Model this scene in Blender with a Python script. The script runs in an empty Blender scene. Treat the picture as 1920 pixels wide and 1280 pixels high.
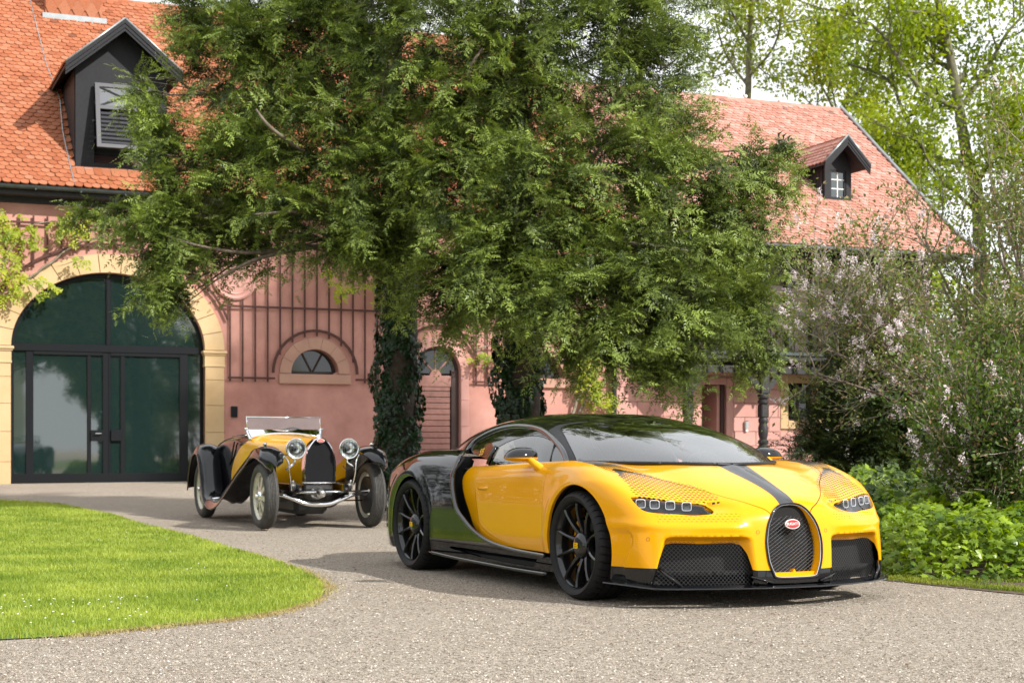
import bpy, math, random
import numpy as np
from mathutils import Vector, Matrix
R = math.radians
rng = np.random.default_rng(7)
random.seed(7)
SC = bpy.context.scene
COL = SC.collection

# ------------------------------------------------------------------ camera
cam_d = bpy.data.cameras.new('camera')
cam = bpy.data.objects.new('camera', cam_d)
COL.objects.link(cam)
cam.location = (0, 0, 0.937)
cam.rotation_euler = (R(90), 0, 0)
cam_d.sensor_width = 36
cam_d.lens = 2937 / 1920 * 36
cam_d.shift_y = 201 / 1920
cam_d.clip_start = 0.1
cam_d.clip_end = 3000
cam_d.dof.use_dof = True
cam_d.dof.focus_distance = 9.3
cam_d.dof.aperture_fstop = 6.0
SC.camera = cam

# ------------------------------------------------------------------ sky, sun, exposure
SUN = Vector((0.716, -0.481, 0.60)).normalized()
world = bpy.data.worlds.new('World')
SC.world = world
world.use_nodes = True
nt = world.node_tree
for n in list(nt.nodes):
    nt.nodes.remove(n)
w_out = nt.nodes.new('ShaderNodeOutputWorld')
w_bg = nt.nodes.new('ShaderNodeBackground')
w_bg.inputs['Strength'].default_value = 0.10
w_sky = nt.nodes.new('ShaderNodeTexSky')
w_sky.sky_type = 'NISHITA'
w_sky.sun_disc = False
w_sky.sun_elevation = math.asin(SUN.z)
w_sky.sun_rotation = math.atan2(SUN.x, SUN.y)
w_tc = nt.nodes.new('ShaderNodeTexCoord')
w_map = nt.nodes.new('ShaderNodeMapping')
w_map.inputs['Scale'].default_value = (1.0, 1.0, 2.6)
w_n = nt.nodes.new('ShaderNodeTexNoise')
w_n.inputs['Scale'].default_value = 2.2
w_n.inputs['Detail'].default_value = 7
w_n.inputs['Roughness'].default_value = 0.58
w_r = nt.nodes.new('ShaderNodeValToRGB')
w_r.color_ramp.elements[0].position = 0.20
w_r.color_ramp.elements[0].color = (0, 0, 0, 1)
w_r.color_ramp.elements[1].position = 0.40
w_r.color_ramp.elements[1].color = (1, 1, 1, 1)
w_mix = nt.nodes.new('ShaderNodeMix')
w_mix.data_type = 'RGBA'
w_mix.inputs['B'].default_value = (7.7, 7.9, 8.15, 1)
L = nt.links.new
L(w_tc.outputs['Generated'], w_map.inputs['Vector'])
L(w_map.outputs['Vector'], w_n.inputs['Vector'])
L(w_n.outputs['Fac'], w_r.inputs['Fac'])
L(w_r.outputs['Color'], w_mix.inputs['Factor'])
L(w_sky.outputs['Color'], w_mix.inputs['A'])
L(w_mix.outputs['Result'], w_bg.inputs['Color'])
L(w_bg.outputs['Background'], w_out.inputs['Surface'])

sun_d = bpy.data.lights.new('sun', 'SUN')
sun_d.energy = 3.8
sun_d.angle = R(1.0)
sun_d.color = (1.0, 0.96, 0.89)
sun = bpy.data.objects.new('sun', sun_d)
COL.objects.link(sun)
sun.location = SUN * 60
sun.rotation_euler = SUN.to_track_quat('Z', 'Y').to_euler()

SC.view_settings.view_transform = 'Standard'
SC.view_settings.look = 'None'
SC.view_settings.exposure = 0.82
SC.view_settings.gamma = 1.0
SC.view_settings.use_curve_mapping = False
SC.cycles.max_bounces = 8
SC.cycles.transparent_max_bounces = 12
SC.cycles.use_denoising = True

# ------------------------------------------------------------------ helpers
def props(o, label=None, cat=None, group=None, kind=None):
    if label: o['label'] = label
    if cat: o['category'] = cat
    if group: o['group'] = group
    if kind: o['kind'] = kind
    return o

def link(name, data, parent=None):
    o = bpy.data.objects.new(name, data)
    COL.objects.link(o)
    if parent is not None: o.parent = parent
    return o

def empty(name, loc=(0, 0, 0), rot=(0, 0, 0), label=None, cat=None, group=None, parent=None):
    o = link(name, None, parent)
    o.empty_display_size = 0.2
    o.location = loc
    o.rotation_euler = rot
    return props(o, label, cat, group)

def np_mesh(name, V, F, mat=None, smooth=True, normals=None):
    """V (n,3); F (m,k) array, or a list of faces"""
    me = bpy.data.meshes.new(name)
    V = np.asarray(V, float)
    if isinstance(F, np.ndarray) and F.ndim == 2:
        k = F.shape[1]
        me.vertices.add(len(V))
        me.vertices.foreach_set('co', V.ravel().astype(np.float32))
        me.loops.add(F.size)
        me.loops.foreach_set('vertex_index', F.ravel().astype(np.int32))
        me.polygons.add(len(F))
        me.polygons.foreach_set('loop_start', np.arange(0, F.size, k, dtype=np.int32))
        me.update(calc_edges=True)
    else:
        me.from_pydata([tuple(v) for v in V], [], [tuple(int(i) for i in f) for f in F])
        me.update()
    me.polygons.foreach_set('use_smooth', np.full(len(me.polygons), bool(smooth)))
    if normals is not None:
        me.normals_split_custom_set_from_vertices([tuple(n) for n in normals])
    if mat is not None: me.materials.append(mat)
    return me

class MB:
    """collects shapes, builds ONE mesh object"""
    def __init__(s): s.V = []; s.F = []; s.n = 0
    def add(s, V, F):
        V = np.asarray(V, float).reshape(-1, 3)
        s.V.append(V)
        for f in F: s.F.append([int(i) + s.n for i in f])
        s.n += len(V)
        return s
    def box(s, x0, x1, y0, y1, z0, z1, M=None, bev=0.0):
        if bev > 0:
            b = min(bev, (x1-x0)*.49, (y1-y0)*.49, (z1-z0)*.49)
            xs = (x0, x0+b, x1-b, x1); V = []; idx = {}
            def P(x, y, z):
                k = (round(x, 6), round(y, 6), round(z, 6))
                if k not in idx: idx[k] = len(V); V.append((x, y, z))
                return idx[k]
            X = (x0, x1); Y = (y0, y1); Z = (z0, z1); I = lambda a, d: a + (b if d == 0 else -b)
            F = []
            for d in (0, 1):
                F.append([P(X[d], I(Y[0],0), I(Z[0],0)), P(X[d], I(Y[1],1), I(Z[0],0)), P(X[d], I(Y[1],1), I(Z[1],1)), P(X[d], I(Y[0],0), I(Z[1],1))])
                F.append([P(I(X[0],0), Y[d], I(Z[0],0)), P(I(X[1],1), Y[d], I(Z[0],0)), P(I(X[1],1), Y[d], I(Z[1],1)), P(I(X[0],0), Y[d], I(Z[1],1))])
                F.append([P(I(X[0],0), I(Y[0],0), Z[d]), P(I(X[1],1), I(Y[0],0), Z[d]), P(I(X[1],1), I(Y[1],1), Z[d]), P(I(X[0],0), I(Y[1],1), Z[d])])
                if d == 0: F[-3].reverse(); F[-1].reverse()
                else: F[-2].reverse()
            for dx in (0, 1):
                for dy in (0, 1):
                    F.append([P(X[dx], I(Y[dy],dy), I(Z[0],0)), P(I(X[dx],dx), Y[dy], I(Z[0],0)), P(I(X[dx],dx), Y[dy], I(Z[1],1)), P(X[dx], I(Y[dy],dy), I(Z[1],1))])
                for dz in (0, 1):
                    F.append([P(X[dx], I(Y[0],0), I(Z[dz],dz)), P(I(X[dx],dx), I(Y[0],0), Z[dz]), P(I(X[dx],dx), I(Y[1],1), Z[dz]), P(X[dx], I(Y[1],1), I(Z[dz],dz))])
            for dy in (0, 1):
                for dz in (0, 1):
                    F.append([P(I(X[0],0), Y[dy], I(Z[dz],dz)), P(I(X[0],0), I(Y[dy],dy), Z[dz]), P(I(X[1],1), I(Y[dy],dy), Z[dz]), P(I(X[1],1), Y[dy], I(Z[dz],dz))])
            for dx in (0, 1):
                for dy in (0, 1):
                    for dz in (0, 1):
                        F.append([P(X[dx], I(Y[dy],dy), I(Z[dz],dz)), P(I(X[dx],dx), Y[dy], I(Z[dz],dz)), P(I(X[dx],dx), I(Y[dy],dy), Z[dz])])
            V = np.array(V)
        else:
            V = np.array([(x, y, z) for x in (x0, x1) for y in (y0, y1) for z in (z0, z1)], float)
            F = [(0,1,3,2), (4,6,7,5), (0,4,5,1), (2,3,7,6), (0,2,6,4), (1,5,7,3)]
        if M is not None: V = V @ np.array(M.to_3x3()).T + np.array(M.translation)
        return s.add(V, F)
    def tube(s, pts, r, n=8, caps=True):
        pts = np.asarray(pts, float)
        r = np.full(len(pts), r, float) if np.isscalar(r) else np.asarray(r, float)
        V, F = tube_mesh(pts, r, n, caps)
        return s.add(V, F)
    def lathe(s, prof, n=24, axis='z', c=(0, 0, 0), M=None, a0=0, a1=2*math.pi):
        """prof: list of (radius, height)"""
        prof = np.asarray(prof, float); m = len(prof)
        full = abs(a1 - a0 - 2*math.pi) < 1e-6
        k = n if full else n + 1
        a = a0 + (a1 - a0) * np.arange(k) / n
        ca, sa = np.cos(a), np.sin(a)
        V = np.zeros((k, m, 3))
        V[..., 0] = ca[:, None] * prof[None, :, 0]; V[..., 1] = sa[:, None] * prof[None, :, 0]; V[..., 2] = prof[None, :, 1]
        V = V.reshape(-1, 3)
        if axis == 'y': V = V[:, [0, 2, 1]] * np.array([1, 1, -1])
        if axis == 'x': V = V[:, [2, 1, 0]] * np.array([1, 1, -1])
        F = []
        for i in range(n):
            j = (i + 1) % k
            for q in range(m - 1):
                F.append((i*m+q, j*m+q, j*m+q+1, i*m+q+1))
        V = V + np.array(c)
        if M is not None: V = V @ np.array(M.to_3x3()).T + np.array(M.translation)
        return s.add(V, F)
    def prism(s, poly, z0, z1, ax=(0, 1, 2)):
        """poly in (a,b), extruded along c; ax maps (a,b,c) -> xyz index"""
        p = np.asarray(poly, float); n = len(p)
        V = np.zeros((2*n, 3))
        V[:n, ax[0]] = p[:, 0]; V[:n, ax[1]] = p[:, 1]; V[:n, ax[2]] = z0
        V[n:, ax[0]] = p[:, 0]; V[n:, ax[1]] = p[:, 1]; V[n:, ax[2]] = z1
        F = [list(range(n))[::-1], list(range(n, 2*n))] + [(i, (i+1) % n, n+(i+1) % n, n+i) for i in range(n)]
        return s.add(V, F)
    def build(s, name, mat, parent=None, smooth=False, **kw):
        me = bpy.data.meshes.new(name)
        V = np.concatenate(s.V) if s.V else np.zeros((0, 3))
        me.from_pydata(V.tolist(), [], s.F)
        me.validate()
        fixn(me)
        if smooth is True: me.polygons.foreach_set('use_smooth', [True]*len(me.polygons))
        elif smooth:
            me.polygons.foreach_set('use_smooth', [True]*len(me.polygons))
            me.set_sharp_from_angle(angle=R(smooth))
        if mat is not None: me.materials.append(mat)
        o = link(name, me, parent)
        return props(o, **kw)

import bmesh
def fixn(me):
    bm = bmesh.new(); bm.from_mesh(me)
    bmesh.ops.recalc_face_normals(bm, faces=bm.faces)
    bm.to_mesh(me); bm.free()

def frames_along(pts):
    t = np.gradient(pts, axis=0)
    t /= np.linalg.norm(t, axis=1, keepdims=True) + 1e-12
    up = np.array([0, 0, 1.0]) if abs(t[0, 2]) < .9 else np.array([1.0, 0, 0])
    N = np.zeros_like(pts); B = np.zeros_like(pts)
    n = up - t[0] * (up @ t[0]); n /= np.linalg.norm(n)
    for i in range(len(pts)):
        n = n - t[i] * (n @ t[i]); n /= np.linalg.norm(n) + 1e-12
        N[i] = n; B[i] = np.cross(t[i], n)
    return t, N, B

def tube_mesh(pts, r, n=8, caps=True):
    t, N, B = frames_along(pts)
    a = np.linspace(0, 2*math.pi, n, endpoint=False)
    ring = N[:, None, :] * np.cos(a)[None, :, None] + B[:, None, :] * np.sin(a)[None, :, None]
    V = (pts[:, None, :] + ring * r[:, None, None]).reshape(-1, 3)
    m = len(pts)
    F = [(i*n+j, i*n+(j+1) % n, (i+1)*n+(j+1) % n, (i+1)*n+j) for i in range(m-1) for j in range(n)]
    if caps: F += [list(range(n))[::-1], list(range((m-1)*n, m*n))]
    return V, F

def sweep(pts, prof, N, B, close_prof=True, caps=True):
    """prof (k,2) in N,B axes, per-point N,B given"""
    pts = np.asarray(pts, float); prof = np.asarray(prof, float)
    if prof.ndim == 2: prof = np.repeat(prof[None], len(pts), 0)
    k = prof.shape[1]; m = len(pts)
    V = (pts[:, None] + N[:, None] * prof[..., 0:1] + B[:, None] * prof[..., 1:2]).reshape(-1, 3)
    kk = k if close_prof else k - 1
    F = [(i*k+j, i*k+(j+1) % k, (i+1)*k+(j+1) % k, (i+1)*k+j) for i in range(m-1) for j in range(kk)]
    if caps and close_prof: F += [list(range(k))[::-1], list(range((m-1)*k, m*k))]
    return V, F

def catmull(P, n=8, closed=False):
    P = np.asarray(P, float)
    m = len(P); out = []
    segs = m if closed else m - 1
    for i in range(segs):
        if closed: p0, p1, p2, p3 = P[(i-1) % m], P[i], P[(i+1) % m], P[(i+2) % m]
        else: p0, p1, p2, p3 = P[max(i-1, 0)], P[i], P[i+1], P[min(i+2, m-1)]
        t = (np.arange(n) / n)[:, None]
        out.append(.5*((2*p1) + (-p0+p2)*t + (2*p0-5*p1+4*p2-p3)*t*t + (-p0+3*p1-3*p2+p3)*t**3))
    if not closed: out.append(P[-1:])
    return np.concatenate(out)

class pchip:
    def __init__(s, x, y):
        x = np.asarray(x, float); y = np.asarray(y, float); o = np.argsort(x); x = x[o]; y = y[o]
        h = np.diff(x); d = np.diff(y)/h; m = np.zeros_like(y)
        m[0], m[-1] = d[0], d[-1]
        for i in range(1, len(x)-1):
            if d[i-1]*d[i] > 0:
                w1, w2 = 2*h[i]+h[i-1], h[i]+2*h[i-1]
                m[i] = (w1+w2)/(w1/d[i-1]+w2/d[i])
        s.x, s.y, s.m, s.h = x, y, m, h
    def __call__(s, q):
        q = np.asarray(q, float); qc = np.clip(q, s.x[0], s.x[-1])
        i = np.clip(np.searchsorted(s.x, qc, side='right')-1, 0, len(s.h)-1)
        h = s.h[i]; t = (qc-s.x[i])/h
        return ((2*t**3-3*t*t+1)*s.y[i] + (t**3-2*t*t+t)*h*s.m[i] + (-2*t**3+3*t*t)*s.y[i+1] + (t**3-t*t)*h*s.m[i+1])

def sstep(a, b, x):
    t = np.clip((x-a)/(b-a), 0, 1); return t*t*(3-2*t)
def smax(a, b, k):
    h = np.clip(.5+.5*(a-b)/k, 0, 1); return b*(1-h)+a*h+k*h*(1-h)
def smin(a, b, k): return -smax(-a, -b, k)

def sdpoly(P, poly):
    """signed distance in 2D, negative inside"""
    P = np.asarray(P, float); poly = np.asarray(poly, float)
    d = np.full(len(P), 1e9); ins = np.zeros(len(P), bool)
    for i in range(len(poly)):
        a = poly[i]; b = poly[(i+1) % len(poly)]; e = b-a; w = P-a
        t = np.clip((w @ e)/(e @ e+1e-15), 0, 1)
        q = w - t[:, None]*e
        d = np.minimum(d, q[:, 0]**2+q[:, 1]**2)
        c = ((a[1] > P[:, 1]) != (b[1] > P[:, 1]))
        if c.any():
            with np.errstate(divide='ignore', invalid='ignore'):
                xi = (b[0]-a[0])*(P[:, 1]-a[1])/(b[1]-a[1]+1e-15)+a[0]
            ins ^= c & (P[:, 0] < xi)
    return np.where(ins, -1, 1)*np.sqrt(d)

def ndist(P, line):
    """unsigned distance of 2D points to a polyline"""
    P = np.asarray(P, float); d = np.full(len(P), 1e9)
    for a, b in zip(line[:-1], line[1:]):
        e = b-a; w = P-a; t = np.clip((w @ e)/(e @ e+1e-15), 0, 1); q = w-t[:, None]*e
        d = np.minimum(d, q[:, 0]**2+q[:, 1]**2)
    return np.sqrt(d)

# ---- implicit surfaces -> clean panels
def grad(f, P, e=1.5e-3):
    g = np.zeros_like(P)
    for i in range(3):
        d = np.zeros(3); d[i] = e
        A = P+d; B = P-d
        g[:, i] = (f(A[:, 0], A[:, 1], A[:, 2])-f(B[:, 0], B[:, 1], B[:, 2]))/(2*e)
    return g

def surfnet(f, lo, hi, h):
    ax = [np.arange(lo[i], hi[i]+h, h) for i in range(3)]
    X, Y, Z = ax[0][:, None, None], ax[1][None, :, None], ax[2][None, None, :]
    val = np.broadcast_to(f(X, Y, Z), (len(ax[0]), len(ax[1]), len(ax[2])))
    s = val < 0
    n = val.shape; c = tuple(q-1 for q in n)
    acc = np.zeros(c+(3,)); cnt = np.zeros(c)
    for a in range(3):
        sl0 = [slice(None)]*3; sl1 = [slice(None)]*3
        sl0[a] = slice(0, -1); sl1[a] = slice(1, None)
        v0 = val[tuple(sl0)]; v1 = val[tuple(sl1)]
        cr = s[tuple(sl0)] != s[tuple(sl1)]
        t = np.where(cr, v0/(v0-v1+1e-20), 0)
        o = [q for q in range(3) if q != a]
        for i in (0, 1):
            for j in (0, 1):
                sl = [slice(None)]*3
                sl[o[0]] = slice(i, i+c[o[0]]); sl[o[1]] = slice(j, j+c[o[1]])
                m = cr[tuple(sl)]; tt = t[tuple(sl)]
                cnt += m
                acc[..., a] += np.where(m, tt, 0)
                acc[..., o[0]] += m*i
                acc[..., o[1]] += m*j
    act = cnt > 0
    idx = -np.ones(c, int); idx[act] = np.arange(act.sum())
    ijk = np.argwhere(act)
    V = (ijk + acc[act]/cnt[act][:, None])*h + np.array(lo)
    Q = []
    for a in range(3):
        sl0 = [slice(1, -1)]*3; sl1 = [slice(1, -1)]*3
        sl0[a] = slice(0, -1); sl1[a] = slice(1, None)
        s0 = s[tuple(sl0)]; s1 = s[tuple(sl1)]
        e = np.argwhere(s0 != s1)
        if not len(e): continue
        flip = s0[tuple(e.T)]
        b = e.copy()
        for q in range(3):
            if q != a: b[:, q] += 1
        o1, o2 = (a+1) % 3, (a+2) % 3
        u = np.zeros(3, int); u[o1] = 1; w = np.zeros(3, int); w[o2] = 1
        q4 = [idx[tuple((b-u-w).T)], idx[tuple((b-w).T)], idx[tuple(b.T)], idx[tuple((b-u).T)]]
        q = np.stack(q4, 1)
        q[~flip] = q[~flip][:, ::-1]
        Q.append(q)
    Q = np.concatenate(Q)
    Q = Q[(Q >= 0).all(1)]
    for it in range(4):
        g = grad(f, V); v = f(V[:, 0], V[:, 1], V[:, 2])
        st = -(v/np.maximum((g*g).sum(1), .05))[:, None]*g
        l = np.linalg.norm(st, axis=1, keepdims=True)
        V = V + st*np.minimum(1, .6*h/np.maximum(l, 1e-9))
    T = np.concatenate([Q[:, [0, 1, 2]], Q[:, [0, 2, 3]]])
    return V, T

def clean(V, T):
    u, inv = np.unique(T.ravel(), return_inverse=True)
    return V[u], inv.reshape(-1, 3)

def cut(V, T, fld):
    """keep the side where fld < 0"""
    fld = np.where(np.abs(fld) < 1e-7, 1e-7, fld)
    ins = fld < 0
    k = ins[T].sum(1)
    keep = T[k == 3]
    new_t = [keep]; base = len(V); edges = {}
    newV = []
    def mid(a, b):
        key = np.where(a < b, a*10000000+b, b*10000000+a)
        return key
    t1 = T[k == 1]; t2 = T[k == 2]
    def rot(t, want):
        m = ins[t]
        if want == 1: r = np.argmax(m, 1)
        else: r = np.argmax(~m, 1)
        i = np.arange(3)
        return t[np.arange(len(t))[:, None], (r[:, None]+i[None]) % 3]
    t1 = rot(t1, 1) if len(t1) else t1; t2 = rot(t2, 2) if len(t2) else t2
    ks = []
    if len(t1): ks += [mid(t1[:, 0], t1[:, 1]), mid(t1[:, 0], t1[:, 2])]
    if len(t2): ks += [mid(t2[:, 0], t2[:, 1]), mid(t2[:, 0], t2[:, 2])]
    if not ks: return clean(V, keep) if len(keep) else (V[:0], keep)
    allk = np.concatenate(ks)
    u, inv = np.unique(allk, return_inverse=True)
    a = u//10000000; b = u % 10000000
    t = fld[a]/(fld[a]-fld[b])
    NV = V[a]+(V[b]-V[a])*t[:, None]
    inv = inv+base
    p = 0
    if len(t1):
        n = len(t1); e01 = inv[p:p+n]; e02 = inv[p+n:p+2*n]; p += 2*n
        new_t.append(np.stack([t1[:, 0], e01, e02], 1))
    if len(t2):
        n = len(t2); e01 = inv[p:p+n]; e02 = inv[p+n:p+2*n]
        new_t.append(np.stack([e01, t2[:, 1], t2[:, 2]], 1))
        new_t.append(np.stack([e01, t2[:, 2], e02], 1))
    T2 = np.concatenate(new_t)
    return clean(np.concatenate([V, NV]), T2)

def boundary(T):
    E = np.concatenate([T[:, [0, 1]], T[:, [1, 2]], T[:, [2, 0]]])
    k = np.minimum(E[:, 0], E[:, 1])*10000000+np.maximum(E[:, 0], E[:, 1])
    u, i, c = np.unique(k, return_index=True, return_counts=True)
    return E[i[c == 1]]

def panel(name, V, T, f, mat, parent, rim=.015, mirror=None, off=0.0, skip0=True, wind=1, **kw):
    """mesh object from a piece of an implicit surface with a rim turned inwards.
    mirror: None (as is, y>=0), 'flip' (only y<0), 'both' (welded over y=0)"""
    N = grad(f, V); N /= np.linalg.norm(N, axis=1, keepdims=True)+1e-12
    V = V+N*off
    if rim:
        E = boundary(T)
        if skip0: E = E[~((np.abs(V[E[:, 0], 1]) < 2e-3) & (np.abs(V[E[:, 1], 1]) < 2e-3))]
        n0 = len(V); m = len(E)
        if m:
            A = V[E[:, 0]]; B = V[E[:, 1]]
            An = N[E[:, 0]]; Bn = N[E[:, 1]]
            d = B-A
            side = np.cross(d, An+Bn); side /= np.linalg.norm(side, axis=1, keepdims=True)+1e-12
            ch = .0025
            A1 = A+side*0; B1 = B
            V = np.concatenate([V, A, B, A-An*rim, B-Bn*rim])
            N = np.concatenate([N, side, side, side, side])
            i = np.arange(m)
            q = np.stack([n0+i, n0+2*m+i, n0+3*m+i, n0+m+i], 1)
            T = np.concatenate([T, q[:, [0, 1, 2]], q[:, [0, 2, 3]]])
    if mirror in ('flip', 'both'):
        V2 = V*np.array([1, -1, 1]); N2 = N*np.array([1, -1, 1]); T2 = T[:, ::-1]
        if mirror == 'flip': V, N, T = V2, N2, T2
        else:
            z = np.abs(V[:, 1]) < 2e-3
            V[z, 1] = 0; V2[z, 1] = 0; N[z, 1] = 0; N2[z, 1] = 0
            mp = np.where(z, np.arange(len(V)), len(V)+np.arange(len(V)))
            T = np.concatenate([T, mp[T2]]); V = np.concatenate([V, V2]); N = np.concatenate([N, N2])
            V2u, T = clean(V, T)
            u = np.unique(mp[T2].ravel()) if False else None
            used = np.unique(np.concatenate([np.arange(len(z)), mp]))
            N = N[used] if len(used) == len(V2u) else None
            V = V2u
    me = np_mesh(name, V, T, mat, True, N)
    o = link(name, me, parent)
    return props(o, **kw)

# ------------------------------------------------------------------ materials
def new_mat(name):
    m = bpy.data.materials.new(name); m.use_nodes = True
    t = m.node_tree
    return m, t, t.nodes['Principled BSDF'], t.links.new

def mat(name, col, rough=.5, metal=0., coat=0., spec=.5, noise=0., nscale=30., bump=0., bscale=200., rvar=0., emit=None):
    m, t, b, Lk = new_mat(name)
    b.inputs['Base Color'].default_value = (*col, 1)
    b.inputs['Roughness'].default_value = rough
    b.inputs['Metallic'].default_value = metal
    b.inputs['Specular IOR Level'].default_value = spec
    b.inputs['Coat Weight'].default_value = coat
    b.inputs['Coat Roughness'].default_value = .02
    if noise or bump or rvar:
        tc = t.nodes.new('ShaderNodeTexCoord')
    if noise or rvar:
        n = t.nodes.new('ShaderNodeTexNoise'); n.inputs['Scale'].default_value = nscale; n.inputs['Detail'].default_value = 6
        Lk(tc.outputs['Object'], n.inputs['Vector'])
    if noise:
        mx = t.nodes.new('ShaderNodeMix'); mx.data_type = 'RGBA'
        lo = [max(0, c*(1-noise)) for c in col]; hi = [min(1, c*(1+noise)) for c in col]
        mx.inputs['A'].default_value = (*lo, 1); mx.inputs['B'].default_value = (*hi, 1)
        r = t.nodes.new('ShaderNodeMapRange'); r.inputs['From Min'].default_value = .3; r.inputs['From Max'].default_value = .7
        Lk(n.outputs['Fac'], r.inputs['Value']); Lk(r.outputs['Result'], mx.inputs['Factor']); Lk(mx.outputs['Result'], b.inputs['Base Color'])
    if rvar:
        r2 = t.nodes.new('ShaderNodeMapRange'); r2.inputs['From Min'].default_value = .3; r2.inputs['From Max'].default_value = .7
        r2.inputs['To Min'].default_value = max(0, rough-rvar); r2.inputs['To Max'].default_value = min(1, rough+rvar)
        Lk(n.outputs['Fac'], r2.inputs['Value']); Lk(r2.outputs['Result'], b.inputs['Roughness'])
    if bump:
        nb = t.nodes.new('ShaderNodeTexNoise'); nb.inputs['Scale'].default_value = bscale; nb.inputs['Detail'].default_value = 4
        Lk(tc.outputs['Object'], nb.inputs['Vector'])
        bp_ = t.nodes.new('ShaderNodeBump'); bp_.inputs['Strength'].default_value = bump; bp_.inputs['Distance'].default_value = .01
        Lk(nb.outputs['Fac'], bp_.inputs['Height']); Lk(bp_.outputs['Normal'], b.inputs['Normal'])
    return m

def leaf_mat(name, col, col2, trans=.35, rough=.45, nscale=1.2, attr=None):
    """leaf: two-tone by noise and per-leaf random, with light passing through"""
    m, t, b, Lk = new_mat(name)
    out = t.nodes['Material Output']
    geo = t.nodes.new('ShaderNodeNewGeometry')
    tc = t.nodes.new('ShaderNodeTexCoord')
    n = t.nodes.new('ShaderNodeTexNoise'); n.inputs['Scale'].default_value = nscale; n.inputs['Detail'].default_value = 4
    Lk(tc.outputs['Object'], n.inputs['Vector'])
    ad = t.nodes.new('ShaderNodeMath'); ad.operation = 'ADD'
    mr = t.nodes.new('ShaderNodeMapRange'); mr.inputs['From Min'].default_value = .3; mr.inputs['From Max'].default_value = .7
    mr.inputs['To Min'].default_value = -.15; mr.inputs['To Max'].default_value = .65; mr.clamp = False
    Lk(n.outputs['Fac'], mr.inputs['Value'])
    ml = t.nodes.new('ShaderNodeMath'); ml.operation = 'MULTIPLY'; ml.inputs[1].default_value = .5
    Lk(geo.outputs['Random Per Island'], ml.inputs[0])
    Lk(mr.outputs['Result'], ad.inputs[0]); Lk(ml.outputs[0], ad.inputs[1])
    ad.use_clamp = True
    mx = t.nodes.new('ShaderNodeMix'); mx.data_type = 'RGBA'
    mx.inputs['A'].default_value = (*col, 1); mx.inputs['B'].default_value = (*col2, 1)
    Lk(ad.outputs[0], mx.inputs['Factor'])
    Lk(mx.outputs['Result'], b.inputs['Base Color'])
    b.inputs['Roughness'].default_value = rough
    b.inputs['Specular IOR Level'].default_value = .35
    tr = t.nodes.new('ShaderNodeBsdfTranslucent')
    hs = t.nodes.new('ShaderNodeHueSaturation'); hs.inputs['Value'].default_value = 1.5; hs.inputs['Saturation'].default_value = 1.1; hs.inputs['Hue'].default_value = .49
    Lk(mx.outputs['Result'], hs.inputs['Color']); Lk(hs.outputs['Color'], tr.inputs['Color'])
    ms = t.nodes.new('ShaderNodeMixShader'); ms.inputs['Fac'].default_value = trans
    Lk(b.outputs['BSDF'], ms.inputs[1]); Lk(tr.outputs['BSDF'], ms.inputs[2])
    Lk(ms.outputs['Shader'], out.inputs['Surface'])
    return m

def glass_mat(name, tint=(.9, .95, .95), ior=1.55, rough=.0):
    """thin glazing: mirror-like reflection over a tinted see-through sheet"""
    m, t, b, Lk = new_mat(name)
    out = t.nodes['Material Output']
    t.nodes.remove(b)
    tr = t.nodes.new('ShaderNodeBsdfTransparent'); tr.inputs['Color'].default_value = (*tint, 1)
    gl = t.nodes.new('ShaderNodeBsdfGlossy'); gl.inputs['Roughness'].default_value = rough; gl.inputs['Color'].default_value = (1, 1, 1, 1)
    fr = t.nodes.new('ShaderNodeFresnel'); fr.inputs['IOR'].default_value = ior
    mm = t.nodes.new('ShaderNodeMath'); mm.operation = 'MULTIPLY_ADD'; mm.inputs[1].default_value = 1.25; mm.inputs[2].default_value = .02; mm.use_clamp = True
    Lk(fr.outputs['Fac'], mm.inputs[0])
    ms = t.nodes.new('ShaderNodeMixShader')
    Lk(mm.outputs[0], ms.inputs['Fac']); Lk(tr.outputs['BSDF'], ms.inputs[1]); Lk(gl.outputs['BSDF'], ms.inputs[2])
    Lk(ms.outputs['Shader'], out.inputs['Surface'])
    return m

def ground_h(d):
    """drive level: flat near the camera, rising gently to the buildings"""
    d = np.asarray(d, float)
    t = d-14.2
    return .0126*np.where(t > 2, t-1, np.where(t > 0, t*t/4, 0))

M_YEL = mat('yellow_paint', (.75, .33, .001), .28, coat=.65, spec=.1, noise=.02, nscale=2)
M_BLK = mat('black_gloss_paint', (.003, .003, .004), .06, coat=.35, spec=.45)
M_BLKS = mat('black_satin', (.013, .013, .016), .4, spec=.3, noise=.1)
M_GREYS = mat('grey_satin_metal', (.12, .12, .13), .3, metal=.7, rvar=.05)
M_RUB = mat('rubber', (.012, .012, .013), .62, spec=.25, noise=.25, nscale=40, bump=.15, bscale=300)
M_YEL.node_tree.nodes['Principled BSDF'].inputs['Coat IOR'].default_value = 1.38
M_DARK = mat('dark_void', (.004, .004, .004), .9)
M_CHR = mat('chrome', (.82, .83, .85), .06, metal=1., rvar=.03, nscale=15)
M_ALU = mat('aluminium', (.6, .6, .58), .28, metal=1., noise=.08)
M_WHT = mat('white_enamel', (.8, .8, .78), .3, noise=.03)
M_RED = mat('red_enamel', (.5, .02, .02), .25, noise=.05)
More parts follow.
